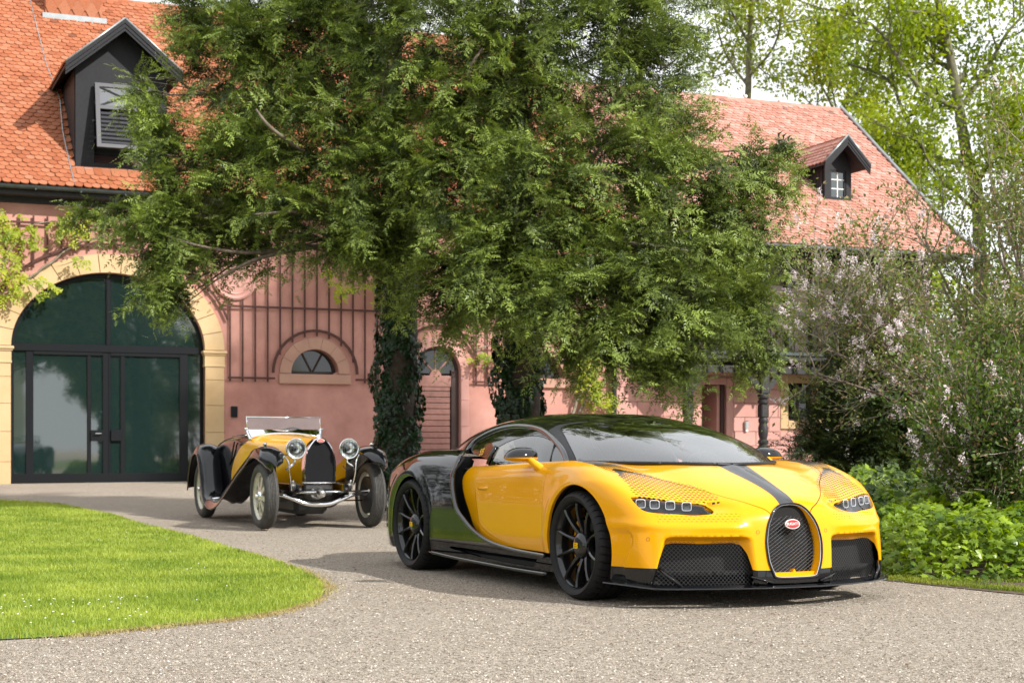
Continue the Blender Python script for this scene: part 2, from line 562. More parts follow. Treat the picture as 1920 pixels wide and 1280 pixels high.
# ================================================================== GROUND
def gravel_mat():
    m, t, b, Lk = new_mat('gravel')
    tc = t.nodes.new('ShaderNodeTexCoord')
    def N(ty, **kw):
        n = t.nodes.new(ty)
        for k, v in kw.items(): n.inputs[k].default_value = v
        return n
    v1 = N('ShaderNodeTexVoronoi', Scale=92); Lk(tc.outputs['Object'], v1.inputs['Vector'])
    v2 = N('ShaderNodeTexVoronoi', Scale=230); Lk(tc.outputs['Object'], v2.inputs['Vector'])
    n1 = N('ShaderNodeTexNoise', Scale=.55, Detail=6); Lk(tc.outputs['Object'], n1.inputs['Vector'])
    n2 = N('ShaderNodeTexNoise', Scale=6, Detail=5); Lk(tc.outputs['Object'], n2.inputs['Vector'])
    hs = t.nodes.new('ShaderNodeSeparateColor'); Lk(v1.outputs['Color'], hs.inputs['Color'])
    hs2 = t.nodes.new('ShaderNodeSeparateColor'); Lk(v2.outputs['Color'], hs2.inputs['Color'])
    mixv = t.nodes.new('ShaderNodeMix'); mixv.inputs['Factor'].default_value = .5
    Lk(hs.outputs['Red'], mixv.inputs['A']); Lk(hs2.outputs['Green'], mixv.inputs['B'])
    cr = t.nodes.new('ShaderNodeValToRGB'); e = cr.color_ramp.elements
    e[0].position = .16; e[0].color = (.075, .06, .045, 1); e[1].position = .9; e[1].color = (.84, .78, .70, 1)
    for p, c in ((.34, (.37, .305, .24, 1)), (.55, (.64, .56, .465, 1)), (.74, (.73, .65, .55, 1))):
        q = e.new(p); q.color = c
    Lk(mixv.outputs['Result'], cr.inputs['Fac'])
    mx = t.nodes.new('ShaderNodeMix'); mx.data_type = 'RGBA'; mx.blend_type = 'MULTIPLY'; mx.inputs['Factor'].default_value = 1
    r2 = t.nodes.new('ShaderNodeValToRGB'); r2.color_ramp.elements[0].position = .3; r2.color_ramp.elements[0].color = (.88, .85, .82, 1); r2.color_ramp.elements[1].position = .68; r2.color_ramp.elements[1].color = (1, .99, .97, 1)
    ad = t.nodes.new('ShaderNodeMix'); ad.inputs['Factor'].default_value = .35; Lk(n1.outputs['Fac'], ad.inputs['A']); Lk(n2.outputs['Fac'], ad.inputs['B'])
    Lk(ad.outputs['Result'], r2.inputs['Fac']); Lk(cr.outputs['Color'], mx.inputs['A']); Lk(r2.outputs['Color'], mx.inputs['B'])
    Lk(mx.outputs['Result'], b.inputs['Base Color'])
    b.inputs['Roughness'].default_value = .85
    b.inputs['Specular IOR Level'].default_value = .25
    sb = t.nodes.new('ShaderNodeMath'); sb.operation = 'ADD'; Lk(v1.outputs['Distance'], sb.inputs[0]); Lk(v2.outputs['Distance'], sb.inputs[1])
    bp_ = t.nodes.new('ShaderNodeBump'); bp_.invert = True; bp_.inputs['Strength'].default_value = 1.; bp_.inputs['Distance'].default_value = .016
    Lk(sb.outputs[0], bp_.inputs['Height']); Lk(bp_.outputs['Normal'], b.inputs['Normal'])
    return m
M_GRAVEL = gravel_mat()
M_SOIL = mat('bed_soil', (.075, .050, .032), .95, noise=.5, nscale=14, bump=1., bscale=60)
M_TURF = mat('turf_soil', (.10, .17, .018), .95, noise=.35, nscale=5, bump=.6, bscale=90)

def sheet(name, xs, ys, m, dz=0.0, **kw):
    X, Y = np.meshgrid(xs, ys)
    V = np.stack([X, Y, ground_h(Y)+dz], -1).reshape(-1, 3)
    nx = len(xs); ny = len(ys)
    F = np.array([(j*nx+i, j*nx+i+1, (j+1)*nx+i+1, (j+1)*nx+i) for j in range(ny-1) for i in range(nx-1)])
    return props(link(name, np_mesh(name, V, F, m, True)), **kw)

def fan_sheet(name, poly, m, dz, step=.5, **kw):
    """flat region with a free outline, following the ground"""
    poly = np.asarray(poly, float)
    lo, hi = poly.min(0)-step, poly.max(0)+step
    xs = np.arange(lo[0], hi[0]+step, step); ys = np.arange(lo[1], hi[1]+step, step)
    X, Y = np.meshgrid(xs, ys); nx = len(xs); ny = len(ys)
    V = np.stack([X, Y, 0*X], -1).reshape(-1, 3)
    i, j = np.meshgrid(np.arange(nx-1), np.arange(ny-1)); a = (j*nx+i).ravel()
    T = np.concatenate([np.stack([a, a+1, a+nx+1], 1), np.stack([a, a+nx+1, a+nx], 1)])
    for it in range(1):
        V, T = cut(V, T, sdpoly(V[:, :2], poly))
    V[:, 2] = ground_h(V[:, 1])+dz
    return props(link(name, np_mesh(name, V, T, m, True)), **kw)

ys_ = np.concatenate([np.linspace(-300, -20, 15), np.linspace(-15, 45, 61), np.linspace(60, 900, 15)])
g_ = sheet('gravel_drive', np.concatenate([np.linspace(-600, -30, 10), np.linspace(-25, 25, 26), np.linspace(30, 600, 10)]), np.clip(ys_, -300, 900), M_GRAVEL, kind='structure')

LAWN = np.array([(-5.90, 6.6), (-2.55, 7.66), (-2.06, 7.97), (-1.76, 8.31), (-1.45, 8.68), (-1.28, 9.17), (-1.20, 9.72), (-1.25, 10.38), (-1.33, 10.88), (-1.55, 11.76), (-2.02, 13.1), (-2.57, 14.48), (-2.94, 15.39), (-3.57, 16.82), (-4.50, 18.73), (-5.16, 20.33), (-5.9, 21.66), (-6.7, 23.2), (-7.5, 24.0), (-9.2, 25.0), (-15, 26), (-40, 26.5), (-40, 5.8), (-15, 6.0)])
def to_lawn():
    return catmull(LAWN, 5, True)
LAWNc = to_lawn()
fan_sheet('lawn_ground', LAWNc, M_TURF, .006, .35, kind='structure')
BED = np.array([(2.55, 11.6), (2.72, 11.05), (2.95, 10.6), (3.4, 9.85), (4.2, 8.9), (6, 7.6), (12, 5.5), (30, 5), (30, 38), (9.2, 40.5), (8.6, 37), (6.5, 30), (5.0, 24), (3.9, 18), (3.1, 14)])
BEDc = catmull(BED, 5, True)
fan_sheet('planting_bed', BEDc, M_SOIL, .005, .4, kind='structure')
# lawn beyond, behind the camera (mirrored in paint and glass)
fan_sheet('far_lawn', np.array([(-40, -40), (40, -40), (40, -9), (6, -7), (-6, -7), (-40, -9)]), M_TURF, .006, 2., kind='structure')

def blades(name, pts, h, w, m, lean=.35, **kw):
    """grass: each blade a bent strip of three triangles"""
    n = len(pts)
    a = rng.uniform(0, 2*math.pi, n); l = rng.uniform(0, lean, n)*h; az = rng.uniform(0, 2*math.pi, n)
    sx = np.cos(a)*w*.5; sy = np.sin(a)*w*.5
    z = ground_h(pts[:, 1])+.004
    P = np.zeros((n, 5, 3))
    P[:, 0] = np.stack([pts[:, 0]-sx, pts[:, 1]-sy, z], 1); P[:, 1] = np.stack([pts[:, 0]+sx, pts[:, 1]+sy, z], 1)
    mx = pts[:, 0]+np.cos(az)*l*.35; my_ = pts[:, 1]+np.sin(az)*l*.35
    P[:, 2] = np.stack([mx-sx*.8, my_-sy*.8, z+h*.55], 1); P[:, 3] = np.stack([mx+sx*.8, my_+sy*.8, z+h*.55], 1)
    P[:, 4] = np.stack([pts[:, 0]+np.cos(az)*l, pts[:, 1]+np.sin(az)*l, z+h*(1-.2*l/np.maximum(h, 1e-6))], 1)
    b = np.arange(n)[:, None]*5
    T = np.concatenate([b+[0, 1, 3], b+[0, 3, 2], b+[2, 3, 4]])
    return props(link(name, np_mesh(name, P.reshape(-1, 3), T, m, False)), **kw)

def scatter_poly(poly, n, dens=None):
    lo, hi = poly.min(0), poly.max(0); out = []
    tot = 0
    while tot < n:
        p = rng.uniform(lo, hi, (n, 2)); p = p[sdpoly(p, poly) < 0]
        if dens is not None: p = p[rng.uniform(0, 1, len(p)) < dens(p)]
        out.append(p); tot += len(p)
        if len(out) > 60: break
    return np.concatenate(out)[:n]

M_GRASS = leaf_mat('grass_blades', (.145, .225, .026), (.40, .46, .085), .42, .5, 1.3)
M_DRYG = leaf_mat('dry_grass', (.36, .26, .12), (.36, .34, .13), .2, .7, 3.)
M_DAISY = mat('daisy_white', (.8, .8, .76), .6)
view_l = np.array([(-.2, 6.0), (-3.2, 6.6), (-11.5, 28), (-11.5, 29), (0, 29)])
inview = lambda p: (p[:, 0] > -.345*p[:, 1]-.3)
dn = lambda p: np.where(inview(p), np.clip((9.5/p[:, 1])**1.6, .06, 1), .012)
sub = np.array([q for q in LAWNc if q[0] > -14])
sub = np.concatenate([sub])
pl = scatter_poly(LAWNc[(LAWNc[:, 0] > -13)], 105000, dn)
hh = rng.uniform(.018, .045, len(pl))*(1+.35*np.clip(pl[:, 1]/12-1, 0, 1))
blades('grass', pl, hh, np.clip(0.0060*pl[:, 1]/9, .0052, .016), M_GRASS, .9, kind='stuff', label='short mown lawn grass with a curved edge against the gravel')
# worn brown fringe along the edge
dl = 14000
seg = LAWNc[(LAWNc[:, 0] > -9) & (LAWNc[:, 0] < 0)]
k = rng.integers(0, len(seg)-1, dl); tq = rng.uniform(0, 1, dl)[:, None]
pe = seg[k]+(seg[(k+1) % len(seg)]-seg[k])*tq
ok = np.linalg.norm(seg[(k+1) % len(seg)]-seg[k], axis=1) < 2.5
pe = pe+rng.normal(0, .035, pe.shape)*np.array([1.2, 1.0]); pe = pe[ok]
nz = np.sin(pe[:, 0]*3.1)+np.sin(pe[:, 1]*2.3+1)+rng.normal(0, .5, len(pe)); pe = pe[nz > -.4]
blades('dry_grass', pe, rng.uniform(.008, .024, len(pe)), .005, M_DRYG, 2.2, kind='stuff', label='brown withered grass fringe along the edge of the lawn')
# moss and grass on the verge of the bed
vb = np.array([(2.62, 11.25), (2.90, 10.75), (3.45, 10.0), (4.3, 9.0), (5.0, 9.2), (4.2, 10.6), (3.7, 11.2), (2.95, 11.6)])
pv = scatter_poly(vb, 22000)
nz = np.sin(pv[:, 0]*9+pv[:, 1]*4)+np.sin(pv[:, 1]*11-2*pv[:, 0])+rng.normal(0, .6, len(pv))
edge = np.abs(sdpoly(pv, BEDc))
pv = pv[(nz > .2) | (edge < .10)]
M_MOSS = leaf_mat('verge_grass', (.09, .15, .012), (.24, .27, .03), .3, .6, 3.)
blades('verge_grass', pv, rng.uniform(.012, .035, len(pv)), .006, M_MOSS, 1.4, kind='stuff', label='thin mossy grass on the verge between gravel and ivy')
# daisies: tiny white heads low in the turf
def daisies(n):
    p = np.concatenate([scatter_poly(np.array([(-3.4, 8.1), (-1.9, 8.2), (-2.2, 9.6), (-3.4, 9.8)]), n*2//3), scatter_poly(np.array([(-6, 9), (-1.8, 9), (-2, 14), (-7, 22)]), n//3)])
    m = MB()
    a = np.linspace(0, 2*math.pi, 7)[:-1]
    for q in p:
        r = rng.uniform(.005, .008); z = float(ground_h(q[1]))+rng.uniform(.03, .045)
        V = [(q[0]+r*math.cos(t), q[1]+r*math.sin(t), z) for t in a]+[(q[0], q[1], z+.003)]
        m.add(V, [(i, (i+1) % 6, 6) for i in range(6)])
    m.build('daisies', M_DAISY, None, False, kind='stuff', label='tiny white daisies dotted in the lawn')
daisies(110)
# loose stones on the near drive
def pebbles(n):
    ico = np.array([(1, 0, 0), (-1, 0, 0), (0, 1, 0), (0, -1, 0), (0, 0, 1), (0, 0, -1)], float)
    T = np.array([(0, 2, 4), (2, 1, 4), (1, 3, 4), (3, 0, 4), (2, 0, 5), (1, 2, 5), (3, 1, 5), (0, 3, 5)])
    D = 6.1+5.5*rng.uniform(0, 1, n)**1.7; X = rng.uniform(-.36, .36, n)*D
    p = np.stack([X, D], 1); keep = (sdpoly(p, LAWNc) > .0) & (sdpoly(p, BEDc) > .0); p = p[keep]; n = len(p)
    r = rng.uniform(.0022, .0065, n)*(p[:, 1]/7)**.3
    sc = rng.uniform(.7, 1.3, (n, 1, 3))*np.array([1, 1, .6]); a = rng.uniform(0, 2*math.pi, n)
    V = ico[None]*sc*r[:, None, None]+rng.normal(0, .12, (n, 6, 3))*r[:, None, None]
    c, s = np.cos(a)[:, None], np.sin(a)[:, None]
    x = V[..., 0]*c-V[..., 1]*s; y = V[..., 0]*s+V[..., 1]*c
    V = np.stack([x+p[:, :1], y+p[:, 1:], V[..., 2]+ground_h(p[:, 1])[:, None]+r[:, None]*.25], -1)
    F = (np.arange(n)[:, None, None]*6+T[None]).reshape(-1, 3)
    m, t, b, Lk = new_mat('pebble')
    g = t.nodes.new('ShaderNodeNewGeometry'); cr = t.nodes.new('ShaderNodeValToRGB'); e = cr.color_ramp.elements
    e[0].color = (.10, .08, .06, 1); e[1].color = (.64, .58, .51, 1); q = e.new(.5); q.color = (.44, .38, .32, 1)
    Lk(g.outputs['Random Per Island'], cr.inputs['Fac']); Lk(cr.outputs['Color'], b.inputs['Base Color']); b.inputs['Roughness'].default_value = .8
    props(link('gravel_stones', np_mesh('gravel_stones', V.reshape(-1, 3), F, m, False)), kind='stuff', label='small loose stones of the gravel drive')
pebbles(16000)

def litter(n):
    # dry yew bits and small leaves lying on the drive
    p = np.concatenate([rng.uniform((-4, 9), (3.2, 24), (n*2, 2)), rng.uniform((-2.4, 6.3), (2.4, 9), (n//2, 2))])
    e = np.abs(sdpoly(p, LAWNc)); p = p[(sdpoly(p, LAWNc) > .0) & (sdpoly(p, BEDc) > 0) & (rng.uniform(0, 1, len(p)) < np.where(e < .6, 1, .25))]
    n = len(p); a = rng.uniform(0, 2*math.pi, n); l = rng.uniform(.012, .034, n)
    V = np.array([(0, 0, .004), (.45, .28, .012), (.45, -.28, .009), (1, 0, .005)]); V = np.repeat(V[None], n, 0)*np.stack([l, l, np.ones(n)], 1)[:, None]
    c, s_ = np.cos(a)[:, None], np.sin(a)[:, None]
    P = np.stack([V[..., 0]*c-V[..., 1]*s_+p[:, :1], V[..., 0]*s_+V[..., 1]*c+p[:, 1:], V[..., 2]+ground_h(p[:, 1])[:, None]+.003], -1)
    T = (np.arange(n)[:, None, None]*4+np.array([(0, 2, 1), (1, 2, 3)])[None]).reshape(-1, 3)
    props(link('leaf_litter', np_mesh('leaf_litter', P.reshape(-1, 3), T, mat('dry_leaf', (.12, .065, .03), .8, noise=.4, nscale=3), False)), kind='stuff', label='small dry leaves and twigs lying on the gravel')
litter(700)
# ================================================================== BUILDINGS (local x along the front, y into the building, z up)
BO = (-8.5393, 33.0, 0.0); BR = (0, 0, R(23))
def stucco(name, col, col2):
    m, t, b, Lk = new_mat(name)
    tc = t.nodes.new('ShaderNodeTexCoord')
    n1 = t.nodes.new('ShaderNodeTexNoise'); n1.inputs['Scale'].default_value = .75; n1.inputs['Detail'].default_value = 8; n1.inputs['Roughness'].default_value = .65
    n2 = t.nodes.new('ShaderNodeTexNoise'); n2.inputs['Scale'].default_value = 60; n2.inputs['Detail'].default_value = 4
    Lk(tc.outputs['Object'], n1.inputs['Vector']); Lk(tc.outputs['Object'], n2.inputs['Vector'])
    r = t.nodes.new('ShaderNodeMapRange'); r.inputs['From Min'].default_value = .32; r.inputs['From Max'].default_value = .68; Lk(n1.outputs['Fac'], r.inputs['Value'])
    mx = t.nodes.new('ShaderNodeMix'); mx.data_type = 'RGBA'; mx.inputs['A'].default_value = (*col, 1); mx.inputs['B'].default_value = (*col2, 1)
    Lk(r.outputs['Result'], mx.inputs['Factor']); Lk(mx.outputs['Result'], b.inputs['Base Color'])
    bp_ = t.nodes.new('ShaderNodeBump'); bp_.inputs['Strength'].default_value = .35; bp_.inputs['Distance'].default_value = .01
    Lk(n2.outputs['Fac'], bp_.inputs['Height']); Lk(bp_.outputs['Normal'], b.inputs['Normal'])
    b.inputs['Roughness'].default_value = .9; b.inputs['Specular IOR Level'].default_value = .2
    return m
def tile_mat(name, cols):
    m, t, b, Lk = new_mat(name)
    g = t.nodes.new('ShaderNodeNewGeometry'); oi = t.nodes.new('ShaderNodeObjectInfo')
    ad = t.nodes.new('ShaderNodeMath'); ad.operation = 'ADD'; Lk(g.outputs['Random Per Island'], ad.inputs[0]); Lk(oi.outputs['Random'], ad.inputs[1])
    fr = t.nodes.new('ShaderNodeMath'); fr.operation = 'FRACT'; Lk(ad.outputs[0], fr.inputs[0])
    cr = t.nodes.new('ShaderNodeValToRGB'); e = cr.color_ramp.elements
    e[0].color = (*cols[0], 1); e[1].color = (*cols[-1], 1)
    for i, c in enumerate(cols[1:-1]): q = e.new((i+1)/(len(cols)-1)); q.color = (*c, 1)
    q = e.new(.025); q.color = (*cols[0], 1); e[0].color = (cols[0][0]*.5, cols[0][1]*.62, cols[0][2]*.7, 1)
    Lk(fr.outputs[0], cr.inputs['Fac'])
    tc = t.nodes.new('ShaderNodeTexCoord'); n = t.nodes.new('ShaderNodeTexNoise'); n.inputs['Scale'].default_value = 25; n.inputs['Detail'].default_value = 5; Lk(tc.outputs['Object'], n.inputs['Vector'])
    mx = t.nodes.new('ShaderNodeMix'); mx.data_type = 'RGBA'; mx.blend_type = 'MULTIPLY'; mx.inputs['Factor'].default_value = .5
    r = t.nodes.new('ShaderNodeValToRGB'); r.color_ramp.elements[0].position = .3; r.color_ramp.elements[0].color = (.6, .58, .56, 1); r.color_ramp.elements[1].position = .65; r.color_ramp.elements[1].color = (1, 1, 1, 1)
    Lk(n.outputs['Fac'], r.inputs['Fac']); Lk(cr.outputs['Color'], mx.inputs['A']); Lk(r.outputs['Color'], mx.inputs['B']); Lk(mx.outputs['Result'], b.inputs['Base Color'])
    b.inputs['Roughness'].default_value = .75; b.inputs['Specular IOR Level'].default_value = .3
    return m
M_STUC = stucco('pink_render', (.35, .16, .128), (.55, .29, .24))
M_STON = stucco('pink_stone', (.46, .235, .20), (.56, .315, .275))
M_SAND = stucco('cream_sandstone', (.46, .31, .16), (.56, .41, .24))
M_BRST = stucco('brown_sandstone', (.36, .20, .15), (.46, .28, .21))
M_TILE = tile_mat('orange_roof_tile', [(.30, .092, .040), (.345, .114, .051), (.37, .128, .060), (.395, .160, .086), (.32, .102, .046)])
M_TILE2 = tile_mat('pale_red_roof_tile', [(.37, .165, .12), (.43, .195, .145), (.46, .22, .17), (.51, .30, .25), (.40, .18, .13)])
M_DTIM = mat('black_timber', (.016, .014, .015), .6, noise=.3, nscale=20, bump=.2, bscale=80)
M_GTIM = mat('grey_black_boards', (.013, .013, .016), .55, spec=.25, noise=.2, nscale=20)
M_ZINC = mat('zinc_sheet', (.32, .35, .36), .4, metal=.6, noise=.15, nscale=6)
M_GUT = mat('dark_gutter_metal', (.07, .085, .085), .4, metal=.5, noise=.2, nscale=8)
M_TREL = mat('red_brown_lath', (.060, .017, .011), .7, noise=.3, nscale=25)
M_WDOOR = mat('dusty_pink_boards', (.34, .165, .135), .65, noise=.12, nscale=12)
M_DBROWN = mat('dark_brown_paint', (.045, .022, .018), .5, noise=.2)
M_ANTH = mat('anthracite_frame', (.006, .007, .009), .4, spec=.22)
M_GRGL = None
def green_glass():
    m, t, b, Lk = new_mat('green_tinted_glass')
    b.inputs['Base Color'].default_value = (.010, .022, .020, 1); b.inputs['Roughness'].default_value = .03; b.inputs['Specular IOR Level'].default_value = 1.; b.inputs['IOR'].default_value = 1.8
    tc = t.nodes.new('ShaderNodeTexCoord'); n = t.nodes.new('ShaderNodeTexNoise'); n.inputs['Scale'].default_value = .7; Lk(tc.outputs['Object'], n.inputs['Vector'])
    bp_ = t.nodes.new('ShaderNodeBump'); bp_.inputs['Strength'].default_value = .05; bp_.inputs['Distance'].default_value = .05; Lk(n.outputs['Fac'], bp_.inputs['Height']); Lk(bp_.outputs['Normal'], b.inputs['Normal'])
    return m
M_GRGL = green_glass()
M_DKGL = mat('dark_window_glass', (.012, .014, .013), .05, spec=.9)

def tile_shape(w, l, th=.026):
    a = np.linspace(0, math.pi, 7)
    bot = np.stack([-w/2*np.cos(a), -.40*w*np.sin(a)], 1)
    out = np.concatenate([bot, [(w/2, l), (-w/2, l)]]); n = len(out)
    zt = np.where(out[:, 1] < l*.9, th*1.7, .003)
    V = np.concatenate([np.stack([out[:, 0], out[:, 1], zt], 1), np.stack([out[:n-2, 0], out[:n-2, 1], zt[:n-2]-th], 1)])
    F = [tuple(range(n))]+[(i, n+i, n+i+1, i+1) for i in range(n-3)]
    return V, F

def roof(parent, prof, s0, s1, m, w=.18, ex=.15, seen=None, holes=(), name='tile', nmax=300, seed=3):
    """overlapping rounded tiles on a slope given as (y, z) breakpoints from the eave upwards"""
    r_ = np.random.default_rng(seed)
    prof = np.array(prof, float)
    seg = np.diff(prof, axis=0); sl = np.linalg.norm(seg, axis=1); cum = np.concatenate([[0], np.cumsum(sl)])
    V0, F0 = tile_shape(w*.97, ex*1.9); V0 = np.array(V0)
    me = bpy.data.meshes.new(name); me.from_pydata(V0.tolist(), [], F0); me.materials.append(m); fixn(me)
    items = []
    rows = int(cum[-1]/ex)
    for k in range(rows):
        d = k*ex+.05
        i = min(np.searchsorted(cum, d, side='right')-1, len(seg)-1)
        p = prof[i]+seg[i]*((d-cum[i])/sl[i]); dr = seg[i]/sl[i]
        off = (k % 2)*w/2
        for c in range(int((s1-s0)/w)+1):
            s = s0+off+c*w
            if s > s1: continue
            if any(h(s, p[0], p[1]) for h in holes): continue
            items.append((s, p[0], p[1], dr[0], dr[1], r_.normal(0, .004), r_.normal(0, .016), r_.uniform(0, .011)))
    it = np.array(items)
    Mb = Matrix.Translation(BO) @ Matrix.Rotation(BR[2], 4, 'Z')
    c_, s_ = math.cos(BR[2]), math.sin(BR[2])
    wx = BO[0]+it[:, 0]*c_-it[:, 1]*s_; wy = BO[1]+it[:, 0]*s_+it[:, 1]*c_
    px = 960+2937*wx/wy; py = 841-2937*(it[:, 2]-.937)/wy
    vis = (px > -8) & (px < 1928) & (py > -5)
    if seen is not None: vis &= seen(px, py)
    rank = np.where(vis, wy, 1e6); order = np.argsort(rank)
    single = order[:nmax][rank[order[:nmax]] < 1e5]
    flag = np.zeros(len(it), bool); flag[single] = True
    for q in it[flag]:
        o = link(name, me, parent)
        M = Matrix(((1, 0, 0, q[0]+q[5]), (0, q[3], -q[4], q[1]), (0, q[4], q[3], q[2]), (0, 0, 0, 1))) @ Matrix.Rotation(q[6], 4, 'Z')
        M = M @ Matrix.Translation((0, 0, q[7]))
        o.matrix_local = M
    rest = it[~flag]; nv = len(V0)
    x = V0[None, :, 0]+rest[:, None, 0]+rest[:, None, 5]+rest[:, None, 6]*V0[None, :, 1]
    y = rest[:, None, 1]+rest[:, None, 3]*V0[None, :, 1]-rest[:, None, 4]*(V0[None, :, 2]+rest[:, None, 7])
    z = rest[:, None, 2]+rest[:, None, 4]*V0[None, :, 1]+rest[:, None, 3]*(V0[None, :, 2]+rest[:, None, 7])
    V = np.stack([x, y, z], -1).reshape(-1, 3)
    mesh = bpy.data.meshes.new('roof_tiles')
    tri = [(f[0], f[i], f[i+1]) for f in F0 for i in range(1, len(f)-1)]
    T = (np.arange(len(rest))[:, None, None]*nv+np.array(tri)[None]).reshape(-1, 3)
    o = link('roof_tiles', np_mesh('roof_tiles', V, T, m, False), parent); o['kind'] = 'stuff'

def arch_pts(cx, hw, z0, rise, n=24, a0=0, a1=math.pi):
    a = np.linspace(a0, a1, n)
    return np.stack([cx+hw*np.cos(a), z0+rise*np.sin(a)], 1)

def wall_with_holes(parent, name, s0, s1, z0, z1, y0, y1, holes, m):
    """wall slab as strips in front view with the openings left out and reveals built; holes: closed (s,z) outlines"""
    xs = np.arange(s0, s1+.12, .12); zs = np.arange(z0, z1+.12, .12); xs[-1] = s1; zs[-1] = z1
    X, Z = np.meshgrid(xs, zs); nx, nz = len(xs), len(zs)
    V = np.stack([X, 0*X+y0, Z], -1).reshape(-1, 3)
    i, j = np.meshgrid(np.arange(nx-1), np.arange(nz-1)); a = (j*nx+i).ravel()
    T = np.concatenate([np.stack([a, a+1, a+nx+1], 1), np.stack([a, a+nx+1, a+nx], 1)])
    for h in holes:
        V, T = cut(V, T, -sdpoly(V[:, [0, 2]], np.asarray(h)))
    mb = MB(); mb.add(V, T.tolist())
    for h in holes:
        h = np.asarray(h); n = len(h)
        A = np.stack([h[:, 0], np.full(n, y0), h[:, 1]], 1); B = A.copy(); B[:, 1] = y1
        mb.add(np.concatenate([A, B]), [(k, (k+1) % n, n+(k+1) % n, n+k) for k in range(n)])
    me = bpy.data.meshes.new(name); me.from_pydata(np.concatenate(mb.V).tolist(), [], mb.F); me.materials.append(m)
    return link(name, me, parent)

def ring_blocks(parent, cx, z0, hw_i, r_i, hw_o, r_o, y0, y1, n, m, name='arch_stone', a0=0, a1=math.pi):
    for k in range(n):
        t0 = a0+(a1-a0)*k/n+.004; t1 = a0+(a1-a0)*(k+1)/n-.004
        t = np.linspace(t0, t1, 5)
        ou = np.stack([cx+hw_o*np.cos(t), z0+r_o*np.sin(t)], 1); inn = np.stack([cx+hw_i*np.cos(t), z0+r_i*np.sin(t)], 1)[::-1]
        MB().prism(np.concatenate([ou, inn]), y0, y1+rng.uniform(-.003, .003), (0, 2, 1)).build(name, m, parent)

